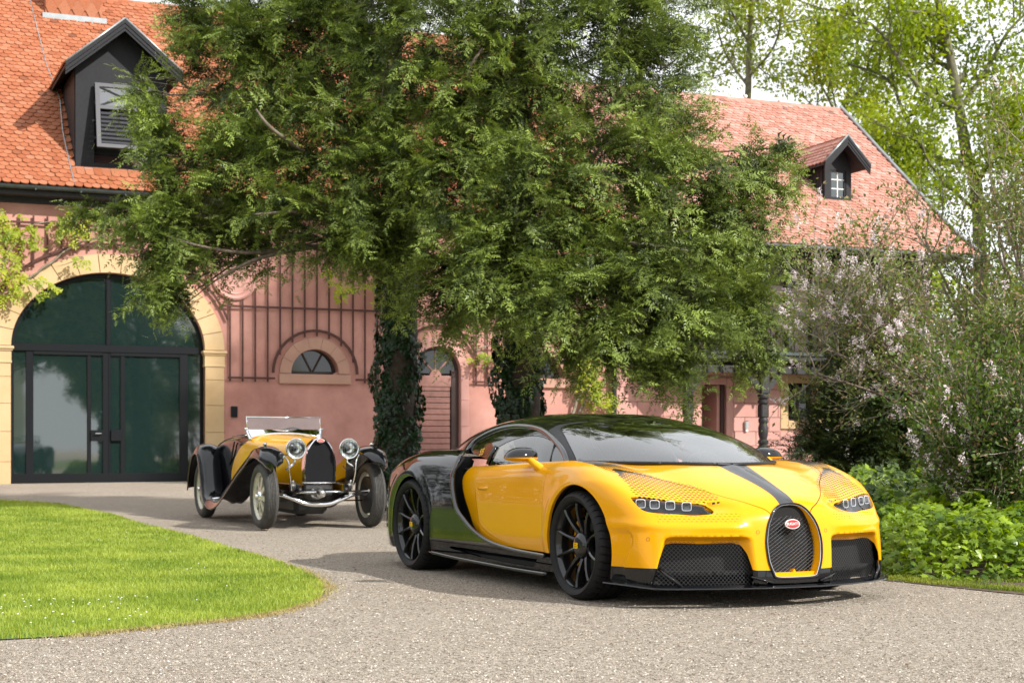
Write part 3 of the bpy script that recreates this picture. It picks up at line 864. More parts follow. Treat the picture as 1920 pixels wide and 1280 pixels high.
def dormer(parent, cx, zs, ze, za, hw, yf, yb, m_t, over=.32, name='dormer', big=True):
    d = empty(name, parent=parent) if False else None
    # cheeks and front wall
    front = MB()
    e = hw+.02
    fr = MB()
    pt = [(cx-hw, zs), (cx+hw, zs), (cx+hw, ze), (cx, ze+(za-ze)*hw/(hw+over)), (cx-hw, ze)]
    # front built as frame pieces so the window sits in an opening
    wl, wr, wb, wt = cx-hw*.60, cx+hw*.62, zs+.12, ze-.30 if big else ze-.12
    fr.box(cx-hw, wl, yf, yf+.10, zs, ze).box(wr, cx+hw, yf, yf+.10, zs, ze).box(wl, wr, yf, yf+.10, zs, wb).box(wl, wr, yf, yf+.10, wt, ze)
    fr.prism([(cx-hw, ze), (cx+hw, ze), (cx, ze+(za-ze)*.93)], yf, yf+.10, (0, 2, 1))
    body = fr.build(name, M_GTIM, parent)
    for sg in (-1, 1):
        x = cx+sg*hw
        for k in range(int((yb-yf)/.14)):
            y = yf+.10+k*.14
            MB().box(x-.015, x+.015, y+.006, y+.132, zs-.3, ze).build('cheek_board', M_DTIM, body)
    MB().box(cx-hw+.02, cx+hw-.02, yf+.35, yf+.4, zs, ze).build('dark_inside', M_DARK, body)
    # roof slopes with bargeboards
    ex = hw+over; sl = (za-ze)/ex; L_ = math.hypot(ex, za-ze)
    for sg in (-1, 1):
        A = MB(); n = 1
        x0, z0_, x1, z1_ = cx, za, cx+sg*ex, ze-.02
        A.add([(x0, yf-.42, z0_), (x1, yf-.42, z1_), (x1, yb+.3, z1_), (x0, yb+2.4, z0_), (x0, yf-.42, z0_-.07), (x1, yf-.42, z1_-.07), (x1, yb+.3, z1_-.07), (x0, yb+2.4, z0_-.07)], [(0, 1, 2, 3), (4, 7, 6, 5), (0, 4, 5, 1), (1, 5, 6, 2), (2, 6, 7, 3), (0, 3, 7, 4)])
        A.build('dormer_roof', M_DTIM, body)
        # bargeboards: stacked mouldings
        for (o_, hgt, yy, m) in ((0.0, .10, -.47, M_GTIM), (-.10, .09, -.455, M_GTIM), (-.19, .07, -.44, M_GTIM)):
            B = MB()
            B.add([(x0, yf+yy, z0_+o_+.02), (x1, yf+yy, z1_+o_+.02), (x1, yf+yy+.04, z1_+o_+.02), (x0, yf+yy+.04, z0_+o_+.02), (x0, yf+yy, z0_+o_-hgt+.03), (x1, yf+yy, z1_+o_-hgt+.03), (x1, yf+yy+.04, z1_+o_-hgt+.03), (x0, yf+yy+.04, z0_+o_-hgt+.03)], [(0, 1, 2, 3), (4, 7, 6, 5), (0, 4, 5, 1), (1, 5, 6, 2), (2, 6, 7, 3), (0, 3, 7, 4)]).build('bargeboard', m, body)
        # metal edging
        MB().tube(np.array([(x0, yf-.46, z0_+.035), (x1, yf-.46, z1_+.035)]), .022, 6).build('edge_flashing', M_ZINC, body, True)
        # tiles on the slope
        V0, F0 = tile_shape(.165, .27)
        mesh = []; nrow = int(L_/.15); ncol = int((yb+2.2-(yf-.4))/.17); allV = []; allF = []; nn_ = 0
        ux = np.array([-sg*ex, 0, za-ze+.02])/L_; vy = np.array([0, 1.0, 0])*(1 if sg < 0 else 1); nz = np.cross(ux, vy); nz = nz if nz[2] > 0 else -nz
        for r_ in range(nrow):
            for c in range(ncol):
                yy = yf-.36+c*.17+(r_ % 2)*.085
                frac = (r_+.3)*.15/L_
                if yy > yb+.3+2.1*frac: continue
                o_ = np.array([x1, yy, z1_])+ux*(r_*.15+.03)
                VV = o_+V0[:, 1:2]*ux+V0[:, 0:1]*vy+V0[:, 2:3]*nz
                allV.append(VV); allF += [tuple(i+nn_ for i in f) for f in F0]; nn_ += len(V0)
        if allV:
            q = MB(); q.V = allV; q.F = [list(f) for f in allF]; q.n = nn_
            q.build('roof_tiles', m_t, body, kind='stuff')
    MB().box(cx-hw-.15, cx+hw+.12, yf-.10, yf+.02, zs-.08, zs-.02).build('sill_flashing', M_ZINC, body)
    return body, (wl, wr, wb, wt)

def build_main():
    b = empty('stable_building', BO, BR, 'long pink rendered building with orange scalloped tile roof and glazed carriage arch', 'building')
    S0, S1 = -9.0, 11.93
    arch = np.concatenate([arch_pts(.07, 2.005, 3.05, 1.59), [(-1.935, .15), (2.075, .15)]])
    lun = [np.concatenate([arch_pts(c, .54, 2.60, .54), [(c-.54, 2.585), (c+.54, 2.585)]]) for c in (4.52, 10.05)]
    dor = np.concatenate([arch_pts(7.42, .56, 2.70, .58), [(6.86, .15), (7.98, .15)]])
    wall_with_holes(b, 'wall', S0, S1, -.2, 6.30, 0, .45, [arch]+lun+[dor], M_STUC)
    MB().box(S0, S1, .46, 9.0, -.2, 6.2).build('building_core', M_DBROWN, b) if False else None
    MB().box(S1-.35, S1, .0+.01, 9, -.2, 6.3).build('end_wall', M_STUC, b)
    # dark rooms behind the glazing
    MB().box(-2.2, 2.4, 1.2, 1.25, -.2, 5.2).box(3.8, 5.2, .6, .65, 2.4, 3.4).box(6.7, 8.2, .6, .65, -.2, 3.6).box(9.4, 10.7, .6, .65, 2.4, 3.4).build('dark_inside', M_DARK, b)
    # stone arch and piers of the carriage entrance
    ring_blocks(b, .07, 3.06, 2.0, 1.585, 2.42, 1.965, .30, -.045, 15, M_SAND)
    for sg in (-1, 1):
        cx = .07+sg*2.21
        z = .12
        for h in (.55, .62, .58, .55, .43):
            MB().box(cx-.205, cx+.205, -.045, .30, z+.003, z+h-.003, bev=.006).build('pier_stone', M_SAND, b); z += h
        m = MB().box(cx-.225, cx+.225, -.065, .30, 2.70, 2.75, bev=.01).box(cx-.215, cx+.215, -.055, .30, 2.75, 2.95).box(cx-.24, cx+.24, -.08, .30, 2.95, 2.985, bev=.01).box(cx-.265, cx+.265, -.105, .30, 2.985, 3.05, bev=.015)
        m.build('impost', M_SAND, b)
    # glazed door
    g = MB(); y0, y1 = .14, .20
    fr = [(-1.93, 2.07, 2.97, 3.13), (-1.93, -1.86, .18, 2.97), (2.0, 2.07, .18, 2.97), (-1.62, -1.47, .40, 2.97), (-.38, -.30, .40, 2.90), (-.06, .06, .20, 2.97), (.06, .10, .20, 2.97), (.31, .40, .40, 2.90), (1.56, 1.74, .20, 2.97), (-1.93, 2.07, .18, .42), (-1.47, -.06, 2.90, 2.97), (.10, 1.56, 2.90, 2.97), (.02, .10, 3.13, 4.62)]
    door = MB()
    for a_, b_, c_, d_ in fr[:1]: door.box(a_, b_, y0-.03, y1, c_, d_, bev=.008)
    dobj = door.build('glazed_door', M_ANTH, b)
    for i, (a_, b_, c_, d_) in enumerate(fr[1:]): MB().box(a_, b_, y0-.002*i, y1+.001*i, c_, d_, bev=.006).build('door_frame', M_ANTH, dobj)
    ap = arch_pts(.07, 1.985, 3.05, 1.57, 40); ap2 = arch_pts(.07, 1.925, 3.05, 1.51, 40)
    MB().prism(np.concatenate([ap, ap2[::-1]]), y0-.02, y1+.03, (0, 2, 1)).build('door_frame', M_ANTH, dobj)
    for (a_, b_, c_, d_) in [(-1.86, -1.62, .42, 2.97), (-1.47, -.38, .42, 2.90), (-.30, -.06, 1.33, 2.90), (-.30, -.06, .42, 1.10), (.10, .31, 1.33, 2.90), (.10, .31, .42, 1.10), (.40, 1.56, .42, 2.90), (1.74, 2.0, .42, 2.97)]:
        MB().box(a_-.01, b_+.01, .165, .175, c_-.01, d_+.01).build('pane', M_GRGL, dobj)
    for sgn, lo_, hi_ in ((0, .07, -1.0), ):
        A = arch_pts(.07, 1.93, 3.05, 1.52, 21, math.pi/2, math.pi); MB().prism(np.concatenate([A, [(.03, 3.12)]])[::-1] if False else np.concatenate([[(.06, 3.12)], [(.06, 4.57)], A[1:-1], [(-1.86, 3.12)]]), .165, .175, (0, 2, 1)).build('pane', M_GRGL, dobj)
        A = arch_pts(.07, 1.93, 3.05, 1.52, 21, 0, math.pi/2); MB().prism(np.concatenate([[(2.0, 3.12)], A[1:-1], [(.06, 4.57)], [(.06, 3.12)]]), .166, .176, (0, 2, 1)).build('pane', M_GRGL, dobj)
    MB().box(-.31, -.05, .10, .17, 1.10, 1.33).build('lock_plate', M_ANTH, dobj)
    MB().box(.10, .32, .09, .17, 1.10, 1.34, bev=.01).build('lock_box', M_ANTH, dobj)
    MB().tube(np.array([(-.10, .09, 1.26), (-.10, .04, 1.26), (-.23, .04, 1.26)]), .012, 8).build('door_handle', M_CHR, dobj, True)
    MB().lathe([(0, .02), (.02, .018), (.022, 0)], 12, 'y', (-.10, .10, 1.14)).build('lock_cylinder', M_CHR, dobj)
    # lunette windows
    for cx in (4.52, 10.05):
        ring_blocks(b, cx, 2.60, .545, .545, .80, .80, .25, -.05, 7, M_BRST, 'lunette_stone')
        MB().box(cx-.82, cx+.82, -.08, .25, 2.37, 2.585, bev=.01).build('lunette_sill', M_BRST, b)
        w = MB().prism(np.concatenate([arch_pts(cx, .54, 2.60, .54, 17), arch_pts(cx, .47, 2.65, .47, 17)[::-1]]), .20, .26, (0, 2, 1)).build('lunette_window', M_DBROWN, b)
        MB().box(cx-.54, cx+.54, .20, .27, 2.585, 2.66).build('window_rail', M_DBROWN, w)
        for a_ in (R(62), R(118)):
            MB().tube(np.array([(cx, .22, 2.62), (cx+.52*math.cos(a_), .22, 2.62+.52*math.sin(a_))]), .022, 5).build('glazing_bar', M_DBROWN, w)
        aa = (0, R(62), R(118), math.pi)
        for k in range(3):
            P = arch_pts(cx, .50, 2.62, .50, 8, aa[k]+.02, aa[k+1]-.02); MB().prism(np.concatenate([[(cx, 2.63)], P]), .235, .245, (0, 2, 1)).build('pane', M_DKGL, w)
    # boarded door with a fanlight
    ring_blocks(b, 7.42, 2.70, .565, .585, .77, .80, .25, -.04, 9, M_STON, 'door_arch_stone')
    for sg in (-1, 1):
        z = .1
        for h in (.65, .7, .6, .65):
            MB().box(7.42+sg*.667-.1, 7.42+sg*.667+.1, -.04, .25, z+.003, z+h-.003, bev=.006).build('door_jamb_stone', M_STON, b); z += h
    d = MB().box(6.86, 6.93, .12, .2, .15, 2.7).box(7.80, 7.98, .10, .2, .15, 2.75).build('boarded_door', M_DBROWN, b)
    z = .25
    while z < 2.30:
        MB().box(6.95, 7.78, .13, .17, z+.006, z+.128, bev=.008).build('plank', M_WDOOR, d); z += .134
    MB().box(6.90, 7.80, .11, .18, 2.36, 2.62, bev=.01).build('door_rail', M_WDOOR, d)
    fl = MB().prism(np.concatenate([arch_pts(7.42, .56, 2.70, .58, 17), arch_pts(7.42, .50, 2.70, .52, 17)[::-1]]), .12, .18, (0, 2, 1)).build('fanlight', M_DBROWN, d)
    for a_ in (R(45), R(90), R(135)): MB().tube(np.array([(7.42, .15, 2.66), (7.42+.52*math.cos(a_), .15, 2.66+.54*math.sin(a_))]), .016, 5).build('fanlight_bar', M_WDOOR, d)
    MB().prism(np.concatenate([arch_pts(7.42, .14, 2.62, .14, 9)]), .12, .18, (0, 2, 1)).build('fanlight_hub', M_WDOOR, d)
    for k in range(4):
        P = arch_pts(7.42, .52, 2.66, .54, 8, k*math.pi/4+.03, (k+1)*math.pi/4-.03); MB().prism(np.concatenate([[(7.42, 2.66)], P]), .16, .166, (0, 2, 1)).build('pane', M_DKGL, d)
    # round plaques
    for cx, cz in ((2.72, 4.66), (-2.26, 4.70)):
        MB().lathe([(.50, .0), (.50, -.05), (.46, -.075), (.42, -.06), (.40, -.035), (.36, -.05), (.33, -.02), (0, -.02)], 40, 'y', (cx, 0, cz)).build('round_plaque', M_STON, b, 30)
    # eaves
    MB().box(S0, S1+.15, -.42, .10, 6.12, 6.22).build('eaves_board', M_DTIM, b)
    MB().box(S0, S1+.15, -.05, .0, 6.0, 6.12).build('eaves_moulding', M_DTIM, b)
    gp = np.array([(x, -.52, 6.29-.0*x) for x in np.linspace(S0, S1+.2, 14)])
    a_ = np.linspace(math.pi, 2*math.pi, 9); prg = np.concatenate([np.stack([.075*np.sin(a_), .075*np.cos(a_)], 1), np.stack([.068*np.sin(a_), .068*np.cos(a_)], 1)[::-1]])
    VV, FF = sweep(gp, prg, np.tile([0, 0, 1.0], (14, 1)), np.tile([0, 1.0, 0], (14, 1)))
    MB().add(VV, FF).build('gutter', M_GUT, b, 40)
    for x in np.arange(S0+.3, S1, .9): MB().box(x-.012, x+.012, -.60, -.44, 6.20, 6.235).build('gutter_bracket', M_GUT, b)
    # roof
    sl = (11.95-6.30)/6.0
    MB().add([(S0, -.52, 6.26), (S1+.1, -.52, 6.26), (S1+.1, 5.5, 11.9), (S0, 5.5, 11.9), (S0, 11.5, 6.2), (S1+.1, 11.5, 6.2)], [(0, 1, 2, 3), (3, 2, 5, 4)]).build('roof_deck', M_DBROWN, b)
    hole = lambda s, y, z: (-.62 < s-.30 < .0+.0 and False) or (abs(s-.30) < 1.02 and 6.75 < z < 9.2-max(0, 0)) or (abs(s-.30) < 1.02*max(0, (9.95-z)/.8) and 9.1 < z < 9.9) or (-.72 < s < .6 and 11.12 < z < 11.95)
    roof(b, [(-.50, 6.31), (5.5, 11.93)], S0, S1+.1, M_TILE, .178, .150, seen=lambda px, py: (px < 330), holes=(hole,))
    for x in np.arange(S0, S1, .36):
        MB().lathe([(.10, 0), (.105, .18), (.10, .37)], 8, 'x', (x, 5.5, 11.88)).build('ridge_tile', M_TILE, b, True)
    # lightning wire down the roof
    MB().tube(np.array([(-1.05, 5.5, 12.0), (-.90, 3.0, 9.66), (-.72, 1.9, 8.62)]), .010, 5).build('roof_wire', M_ZINC, b)
    MB().tube(np.array([(-.72, 1.9, 8.62), (-.78, .95, 7.75), (-.74, -.1, 6.75), (-.72, -.45, 6.42)]), .012, 5).build('roof_wire', M_ZINC, b)
    # tile-hung chimney
    ch = MB().box(-.72, .60, 4.70, 5.8, 10.9, 13.6).build('chimney', M_TILE, b)
    for r_ in range(6):
        for c in range(6):
            cx = -.72+.126+c*.315+(r_ % 2)*-.157; cz = 11.40+r_*.23
            P = [(cx, cz-.26), (cx+.155, cz), (cx, cz+.25), (cx-.155, cz)]
            P = [(min(max(p_[0], -.715), .595), p_[1]) for p_ in P]
            if P[1][0]-P[3][0] < .05: continue
            MB().prism(P, 4.665+.012*(5-r_)/5, 4.695, (0, 2, 1)).build('cladding_tile', M_TILE, ch)
    MB().box(-.80, .68, 4.52, 4.69, 11.06, 11.20).build('chimney_flashing', M_ZINC, ch)
    # dormer with a tilted shutter
    body, (wl, wr, wb, wt) = dormer(b, .33, 6.84, 8.92, 9.92, .95, .12, 2.0, M_TILE, .26)
    sh = MB(); M = Matrix.Translation((0, .06, wt)) @ Matrix.Rotation(R(-13), 4, 'X') @ Matrix.Translation((0, 0, -wt))
    sb = wb+.22
    for (a_, b_, c_, d_) in ((wl, wl+.09, sb, wt), (wr-.09, wr, sb, wt), (wl+.09, wr-.09, sb, sb+.08), (wl+.09, wr-.09, wt-.08, wt), (wl+.09, wr-.09, wt-.58, wt-.50)):
        sh.box(a_, b_, -.05, .0, c_, d_, M)
    shut = sh.build('shutter', M_SHUT, body)
    z = sb+.09
    while z < wt-.62:
        MB().box(wl+.10, wr-.10, -.045, -.012, z, z+.078, M @ Matrix.Translation((0, -.03, z)) @ Matrix.Rotation(R(-30), 4, 'X') @ Matrix.Translation((0, .03, -z))).build('slat', M_SHUT, shut); z += .092
    MB().box(wl+.09, wr-.09, -.02, -.01, wt-.50, wt-.08, M).build('shutter_pane', M_PALEGL, shut)
    for s_ in (1, -1):
        p0 = M @ Vector((wl+.09 if s_ > 0 else wr-.09, -.035, wt-.50)); p1 = M @ Vector((wr-.09 if s_ > 0 else wl+.09, -.035, wt-.08))
        MB().tube(np.array([p0, p1]), .018, 5).build('cross_bar', M_SHUT, shut)
    # small wall fittings
    props(MB().box(2.64, 2.78, -.05, 0, 1.62, 1.86, bev=.01).build('intercom', M_ANTH, b))
    return b
M_SHUT = mat('grey_shutter_paint', (.042, .042, .050), .45, noise=.1)
M_PALEGL = mat('pale_window_glass', (.13, .135, .15), .1, spec=.9)

def build_trellis():
    t = empty('wall_trellis', BO, BR, 'red-brown wooden lath trellis fixed on the pink wall round the arches', 'trellis')
    W = .036
    n = 0
    def bar(s0, z0, s1, z1, y=-.055, w=W, th=.022):
        d = Vector((s1-s0, 0, z1-z0)); L_ = d.length
        M = Matrix.Translation((s0, y, z0)) @ d.to_track_quat('X', 'Z').to_matrix().to_4x4()
        MB().box(0, L_, -th/2, th/2, -w/2, w/2, M, bev=.003).build('lath', M_TREL, t)
    def arc(cx, z0, hw, r, a0, a1, y=-.075, w=.06):
        a = np.linspace(a0, a1, 20)
        ou = np.stack([cx+(hw+w/2)*np.cos(a), z0+(r+w/2)*np.sin(a)], 1); inn = np.stack([cx+(hw-w/2)*np.cos(a), z0+(r-w/2)*np.sin(a)], 1)[::-1]
        MB().prism(np.concatenate([ou, inn]), y-.012, y+.012, (0, 2, 1)).build('curved_lath', M_TREL, t)
    zt = 5.75
    for s in np.arange(2.61, 6.4, .278):
        lo = 2.40
        dx = abs(s-4.52)
        if dx < .95: lo = 2.60+math.sqrt(max(0, .95**2-dx**2))-.12
        hi = zt
        if abs(s-2.72) < .5: 
            bar(s, lo, s, 4.66-math.sqrt(.5**2-(s-2.72)**2)); bar(s, 4.66+math.sqrt(.5**2-(s-2.72)**2), s, hi)
        else: bar(s, lo, s, hi)
    arc(4.52, 2.60, .96, .95, 0, math.pi)
    for z in (4.03, 5.6): bar(2.36, z, 6.4, z, -.085, .045)
    bar(2.56, 2.48, 3.60, 2.48, -.085, .045); bar(5.44, 2.48, 6.4, 2.48, -.085, .045)
    for s in np.arange(-2.6, 2.4, .278):
        q = 1-((s-.07)/2.62)**2
        if q <= 0: continue
        lo = 3.05+2.17*math.sqrt(q)
        if lo < 5.6: bar(s, lo-.12, s, zt)
    arc(.07, 3.05, 2.62, 2.18, R(18), R(162), -.075, .05)
    bar(-2.6, 5.6, 2.3, 5.6, -.085, .045)
    for s in np.arange(8.35, 11.6, .278):
        lo = 2.40; dx = abs(s-10.05)
        if dx < .95: lo = 2.60+math.sqrt(max(0, .95**2-dx**2))-.12
        if s > 8.6 or True: bar(s, lo, s, zt)
    arc(10.05, 2.60, .96, .95, 0, math.pi)
    bar(8.25, 2.48, 9.1, 2.48, -.085, .045); bar(11.0, 2.48, 11.7, 2.48, -.085, .045); bar(8.25, 4.03, 11.7, 4.03, -.085, .045)
    arc(7.42, 2.70, 1.0, 1.05, .15, math.pi-.15)
    return t

def build_wing():
    b = empty('timber_gallery_wing', BO, BR, 'lower right wing with pink stone blocks, black timber gallery and pale red tile roof', 'building')
    S0, S1 = 11.95, 17.98
    door = np.array([(14.35, .1), (15.06, .1), (15.06, 2.53), (14.35, 2.53)]); win = np.array([(16.85, 1.65), (17.70, 1.65), (17.70, 2.60), (16.85, 2.60)])
    wall_with_holes(b, 'wall', S0, S1, -.2, 3.3, .02, .4, [door, win], M_BRST)
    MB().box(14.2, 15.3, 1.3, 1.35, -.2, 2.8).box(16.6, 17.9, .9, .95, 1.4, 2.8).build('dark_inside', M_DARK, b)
    MB().box(S1-.3, S1, .03, 6, -.2, 3.3).build('end_wall', M_STON, b)
    # blocks
    z = .30; k = 0
    while z < 3.1:
        s = S0-(.34 if k % 2 else 0)
        while s < S1:
            L_ = .66+.05*math.sin(s*5+k*2)
            a_, b_ = max(s, S0), min(s+L_, S1)
            parts = [(a_, b_)]
            for (h0, h1, g0, g1) in ((14.08, 15.24, 0, 2.70), (16.62, 17.92, 1.44, 2.80)):
                if z+.35 > g0+.05 and z < g1-.05:
                    new = []
                    for p in parts:
                        if p[1] <= h0 or p[0] >= h1: new.append(p); continue
                        if p[0] < h0: new.append((p[0], h0))
                        if p[1] > h1: new.append((h1, p[1]))
                    parts = new
            for p in parts:
                if p[1]-p[0] > .06: MB().box(p[0]+.005, p[1]-.005, -.018+rng.uniform(-.002, .002), .02, z+.005, z+.35, bev=.008).build('stone_block', M_STON, b)
            s += L_
        z += .355; k += 1
    MB().box(14.08, 14.35, -.02, .3, .1, 2.70, bev=.01).build('door_jamb', M_STON, b); MB().box(15.06, 15.24, -.02, .3, .1, 2.70, bev=.01).build('door_jamb', M_STON, b)
    MB().box(14.35, 15.06, -.02, .3, 2.53, 2.70, bev=.01).build('door_lintel', M_STON, b)
    MB().box(14.89, 14.97, .18, .9, .1, 2.53).build('door_leaf_edge', M_STON, b)
    MB().box(14.97, 15.06, .10, .16, .1, 2.53).build('door_post', M_DBROWN, b)
    for (a_, b_, c_, d_) in ((16.62, 16.85, 1.44, 2.80), (17.70, 17.92, 1.44, 2.80), (16.85, 17.70, 1.44, 1.65), (16.85, 17.70, 2.60, 2.80)):
        MB().box(a_+.003, b_-.003, -.03, .3, c_, d_, bev=.008).build('window_stone', M_SAND, b)
    w = MB().box(16.85, 16.93, .2, .26, 1.65, 2.6).box(17.62, 17.70, .2, .26, 1.65, 2.6).box(17.24, 17.31, .2, .26, 1.65, 2.6).box(16.93, 17.62, .2, .26, 1.65, 1.72).build('window', M_DBROWN, b)
    for a_ in (16.93, 17.31): MB().box(a_, a_+.31, .23, .24, 1.72, 2.6).build('pane', M_DKGL, w)
    # wall light by the door
    l = MB().box(15.55, 15.66, -.10, -.02, 1.42, 1.64, bev=.02).build('wall_light', M_ALU, b)
    MB().box(15.57, 15.64, -.085, -.03, 1.36, 1.42, bev=.01).build('light_glass', M_WHT, l)
    # gallery
    MB().box(12.9, 21.6, -1.05, .3, 3.10, 3.22).build('gallery_floor', M_DTIM, b)
    MB().box(12.9, 21.6, -1.10, -1.02, 3.22, 3.30).build('gallery_edge', M_GUT, b)
    for s in np.arange(13.0, 21.6, .42):
        MB().prism([(-1.02, 3.10), (.0, 3.10), (.0, 2.95), (-.85, 2.98), (-.98, 3.02)], s-.05, s+.05, (1, 2, 0)).build('joist', M_DTIM, b)
    MB().box(12.9, 21.6, -.92, -.76, 2.78, 2.95).build('gallery_beam', M_DTIM, b)
    # upper timber wall with frame and infill
    MB().box(12.3, 21.4, .10, .2, 3.2, 5.9).build('upper_wall', M_DBROWN, b)
    for s in np.arange(12.4, 21.4, .75): MB().box(s-.07, s+.07, -.02, .12, 3.22, 5.85).build('timber_stud', M_DTIM, b)
    for z in (3.3, 4.4, 5.75): MB().box(12.3, 21.4, -.03, .1, z-.07, z+.07).build('timber_rail', M_DTIM, b)
    for s in np.arange(13.0, 21.6, .17):
        MB().lathe([(.022, 3.3), (.03, 3.45), (.018, 3.6), (.03, 3.8), (.02, 4.1), (.024, 4.2)], 6, 'z', (s, -1.0, 0)).build('baluster', M_DTIM, b)
    MB().box(12.9, 21.6, -1.06, -.94, 4.2, 4.28).build('handrail', M_DTIM, b)
    # carved posts
    for s in (13.52, 15.62, 17.72, 20.4):
        p = MB()
        p.box(s-.14, s+.14, -.94, -.66, .15, .35, bev=.02).box(s-.11, s+.11, -.91, -.69, .35, .9, bev=.02)
        p.lathe([(.11, .9), (.13, .95), (.13, 1.0), (.10, 1.03), (.13, 1.08), (.13, 1.13), (.09, 1.17), (.12, 1.3), (.125, 1.45), (.10, 1.55), (.12, 1.60), (.12, 1.66), (.095, 1.7)], 14, 'z', (s, -.8, 0))
        p.box(s-.11, s+.11, -.91, -.69, 1.7, 2.02, bev=.025)
        p.lathe([(.10, 2.02), (.135, 2.06), (.135, 2.11), (.10, 2.14), (.14, 2.19), (.14, 2.25), (.10, 2.28)], 14, 'z', (s, -.8, 0))
        p.box(s-.12, s+.12, -.92, -.68, 2.28, 2.80, bev=.02)
        p.build('carved_post', M_DTIM, b, 35)
        for sg in (-1, 1):
            MB().prism([(s+sg*.11, 2.30), (s+sg*.55, 2.78), (s+sg*.40, 2.78), (s+sg*.25, 2.68), (s+sg*.11, 2.50)], -.86, -.74, (0, 2, 1)).build('post_brace', M_DTIM, b)
    for s in np.arange(13.1, 21.4, .42):
        MB().lathe([(.0, 2.62), (.03, 2.66), (.045, 2.74), (.03, 2.80), (.05, 2.84)], 8, 'z', (s, -1.0, .12)).build('pendant', M_DTIM, b, True)
    # roof with a flatter foot
    prof = [(-.78, 5.98), (.25, 6.66), (5.5, 11.05)]
    E0, E1 = 12.2, 22.25
    MB().add([(E0, -.80, 5.92), (E1, -.80, 5.92), (E1, .25, 6.61), (E0, .25, 6.61), (E1, 5.5, 11.0), (E0, 5.5, 11.0), (E1, 11, 6), (E0, 11, 6)], [(0, 1, 2, 3), (3, 2, 4, 5), (5, 4, 6, 7)]).build('roof_deck', M_DBROWN, b)
    hole = lambda s, y, z: (abs(s-19.25) < .44 and 7.45 < z < 8.5) or (abs(s-19.25) < .44*max(0, (9.15-z)/.7) and 8.4 < z < 9.1)
    roof(b, prof, E0, E1, M_TILE2, .178, .150, seen=lambda px, py: (px > 1330) & (py > 180), holes=(hole,), seed=5)
    for x in np.arange(E0, E1, .36): MB().lathe([(.10, 0), (.105, .18), (.10, .37)], 8, 'x', (x, 5.5, 11.0)).build('ridge_tile', M_TILE2, b, True)
    for x in np.arange(E0+1, E1, 1.15): MB().lathe([(0, .06), (.05, .03), (.05, -.03), (0, -.06)], 8, 'z', (x, 5.45, 11.14)).build('ridge_clip', M_WHT, b, True)
    # verge flashing and gable
    P = [(-.80, 5.98), (.25, 6.67), (5.5, 11.06)]
    v = MB(); v.prism([(-.80, 6.02), (.25, 6.72), (5.5, 11.12), (5.5, 10.90), (.25, 6.5), (-.80, 5.82)], E1, E1+.06, (1, 2, 0)); v.build('verge_board', M_GTIM, b)
    MB().tube(np.array([(E1+.02, y, z+.09) for y, z in P]), .05, 6).build('verge_flashing', M_ZINC, b)
    MB().prism([(.1, 3.2), (11, 3.2), (11, 6), (5.5, 10.9), (.3, 6.5), (.1, 6.0)], 21.3, 21.4, (1, 2, 0)).build('gable_wall', M_DBROWN, b)
    gp = np.array([(x, -.88, 5.96) for x in np.linspace(E0, E1, 14)])
    a_ = np.linspace(math.pi, 2*math.pi, 9); prg = np.concatenate([np.stack([.075*np.sin(a_), .075*np.cos(a_)], 1), np.stack([.068*np.sin(a_), .068*np.cos(a_)], 1)[::-1]])
    VV, FF = sweep(gp, prg, np.tile([0, 0, 1.0], (14, 1)), np.tile([0, 1.0, 0], (14, 1)))
    MB().add(VV, FF).build('gutter', M_ZINC, b, 40)
    MB().box(E0, E1-.6, -.80, .1, 5.84, 5.90).build('eaves_board', M_DTIM, b)
    body, (wl, wr, wb, wt) = dormer(b, 19.25, 7.46, 8.46, 9.17, .42, 1.28, 2.4, M_TILE2, .30, big=False)
    w = MB().box(wl, wl+.05, 1.30, 1.35, wb, wt).box(wr-.05, wr, 1.30, 1.35, wb, wt).box(wl+.05, wr-.05, 1.30, 1.35, wt-.05, wt).box(wl+.05, wr-.05, 1.30, 1.35, wb, wb+.05).build('window', M_GTIM, body)
    MB().box(wl+.05, wr-.05, 1.33, 1.338, wb+.05, wt-.05).build('pane', M_GRGL, w)
    cx = (wl+wr)/2
    MB().box(cx-.012, cx+.012, 1.315, 1.33, wb+.05, wt-.05).build('glazing_bar', M_WHT, w)
    for q in (.36, .68): MB().box(wl+.05, wr-.05, 1.318, 1.328, wb+(wt-wb)*q-.012, wb+(wt-wb)*q+.012).build('glazing_bar', M_WHT, w)
    return b

build_main(); build_trellis(); build_wing()
# downpipe in the corner between the buildings
dp = MB().tube(np.array([(11.88, -.13, .1), (11.88, -.13, 5.7), (11.88, -.3, 6.0), (11.88, -.5, 6.2)]), .065, 10).build('downpipe', M_GUT, None, True, label='grey metal downpipe where the pink building meets its lower wing', cat='downpipe')
for z in (1.4, 3.2, 5.0): MB().lathe([(.068, -.03), (.078, -.03), (.078, .03), (.068, .03)], 12, 'z', (11.88, -.13, z)).build('pipe_clip', M_GUT, dp)
dp.location = BO; dp.rotation_euler = BR
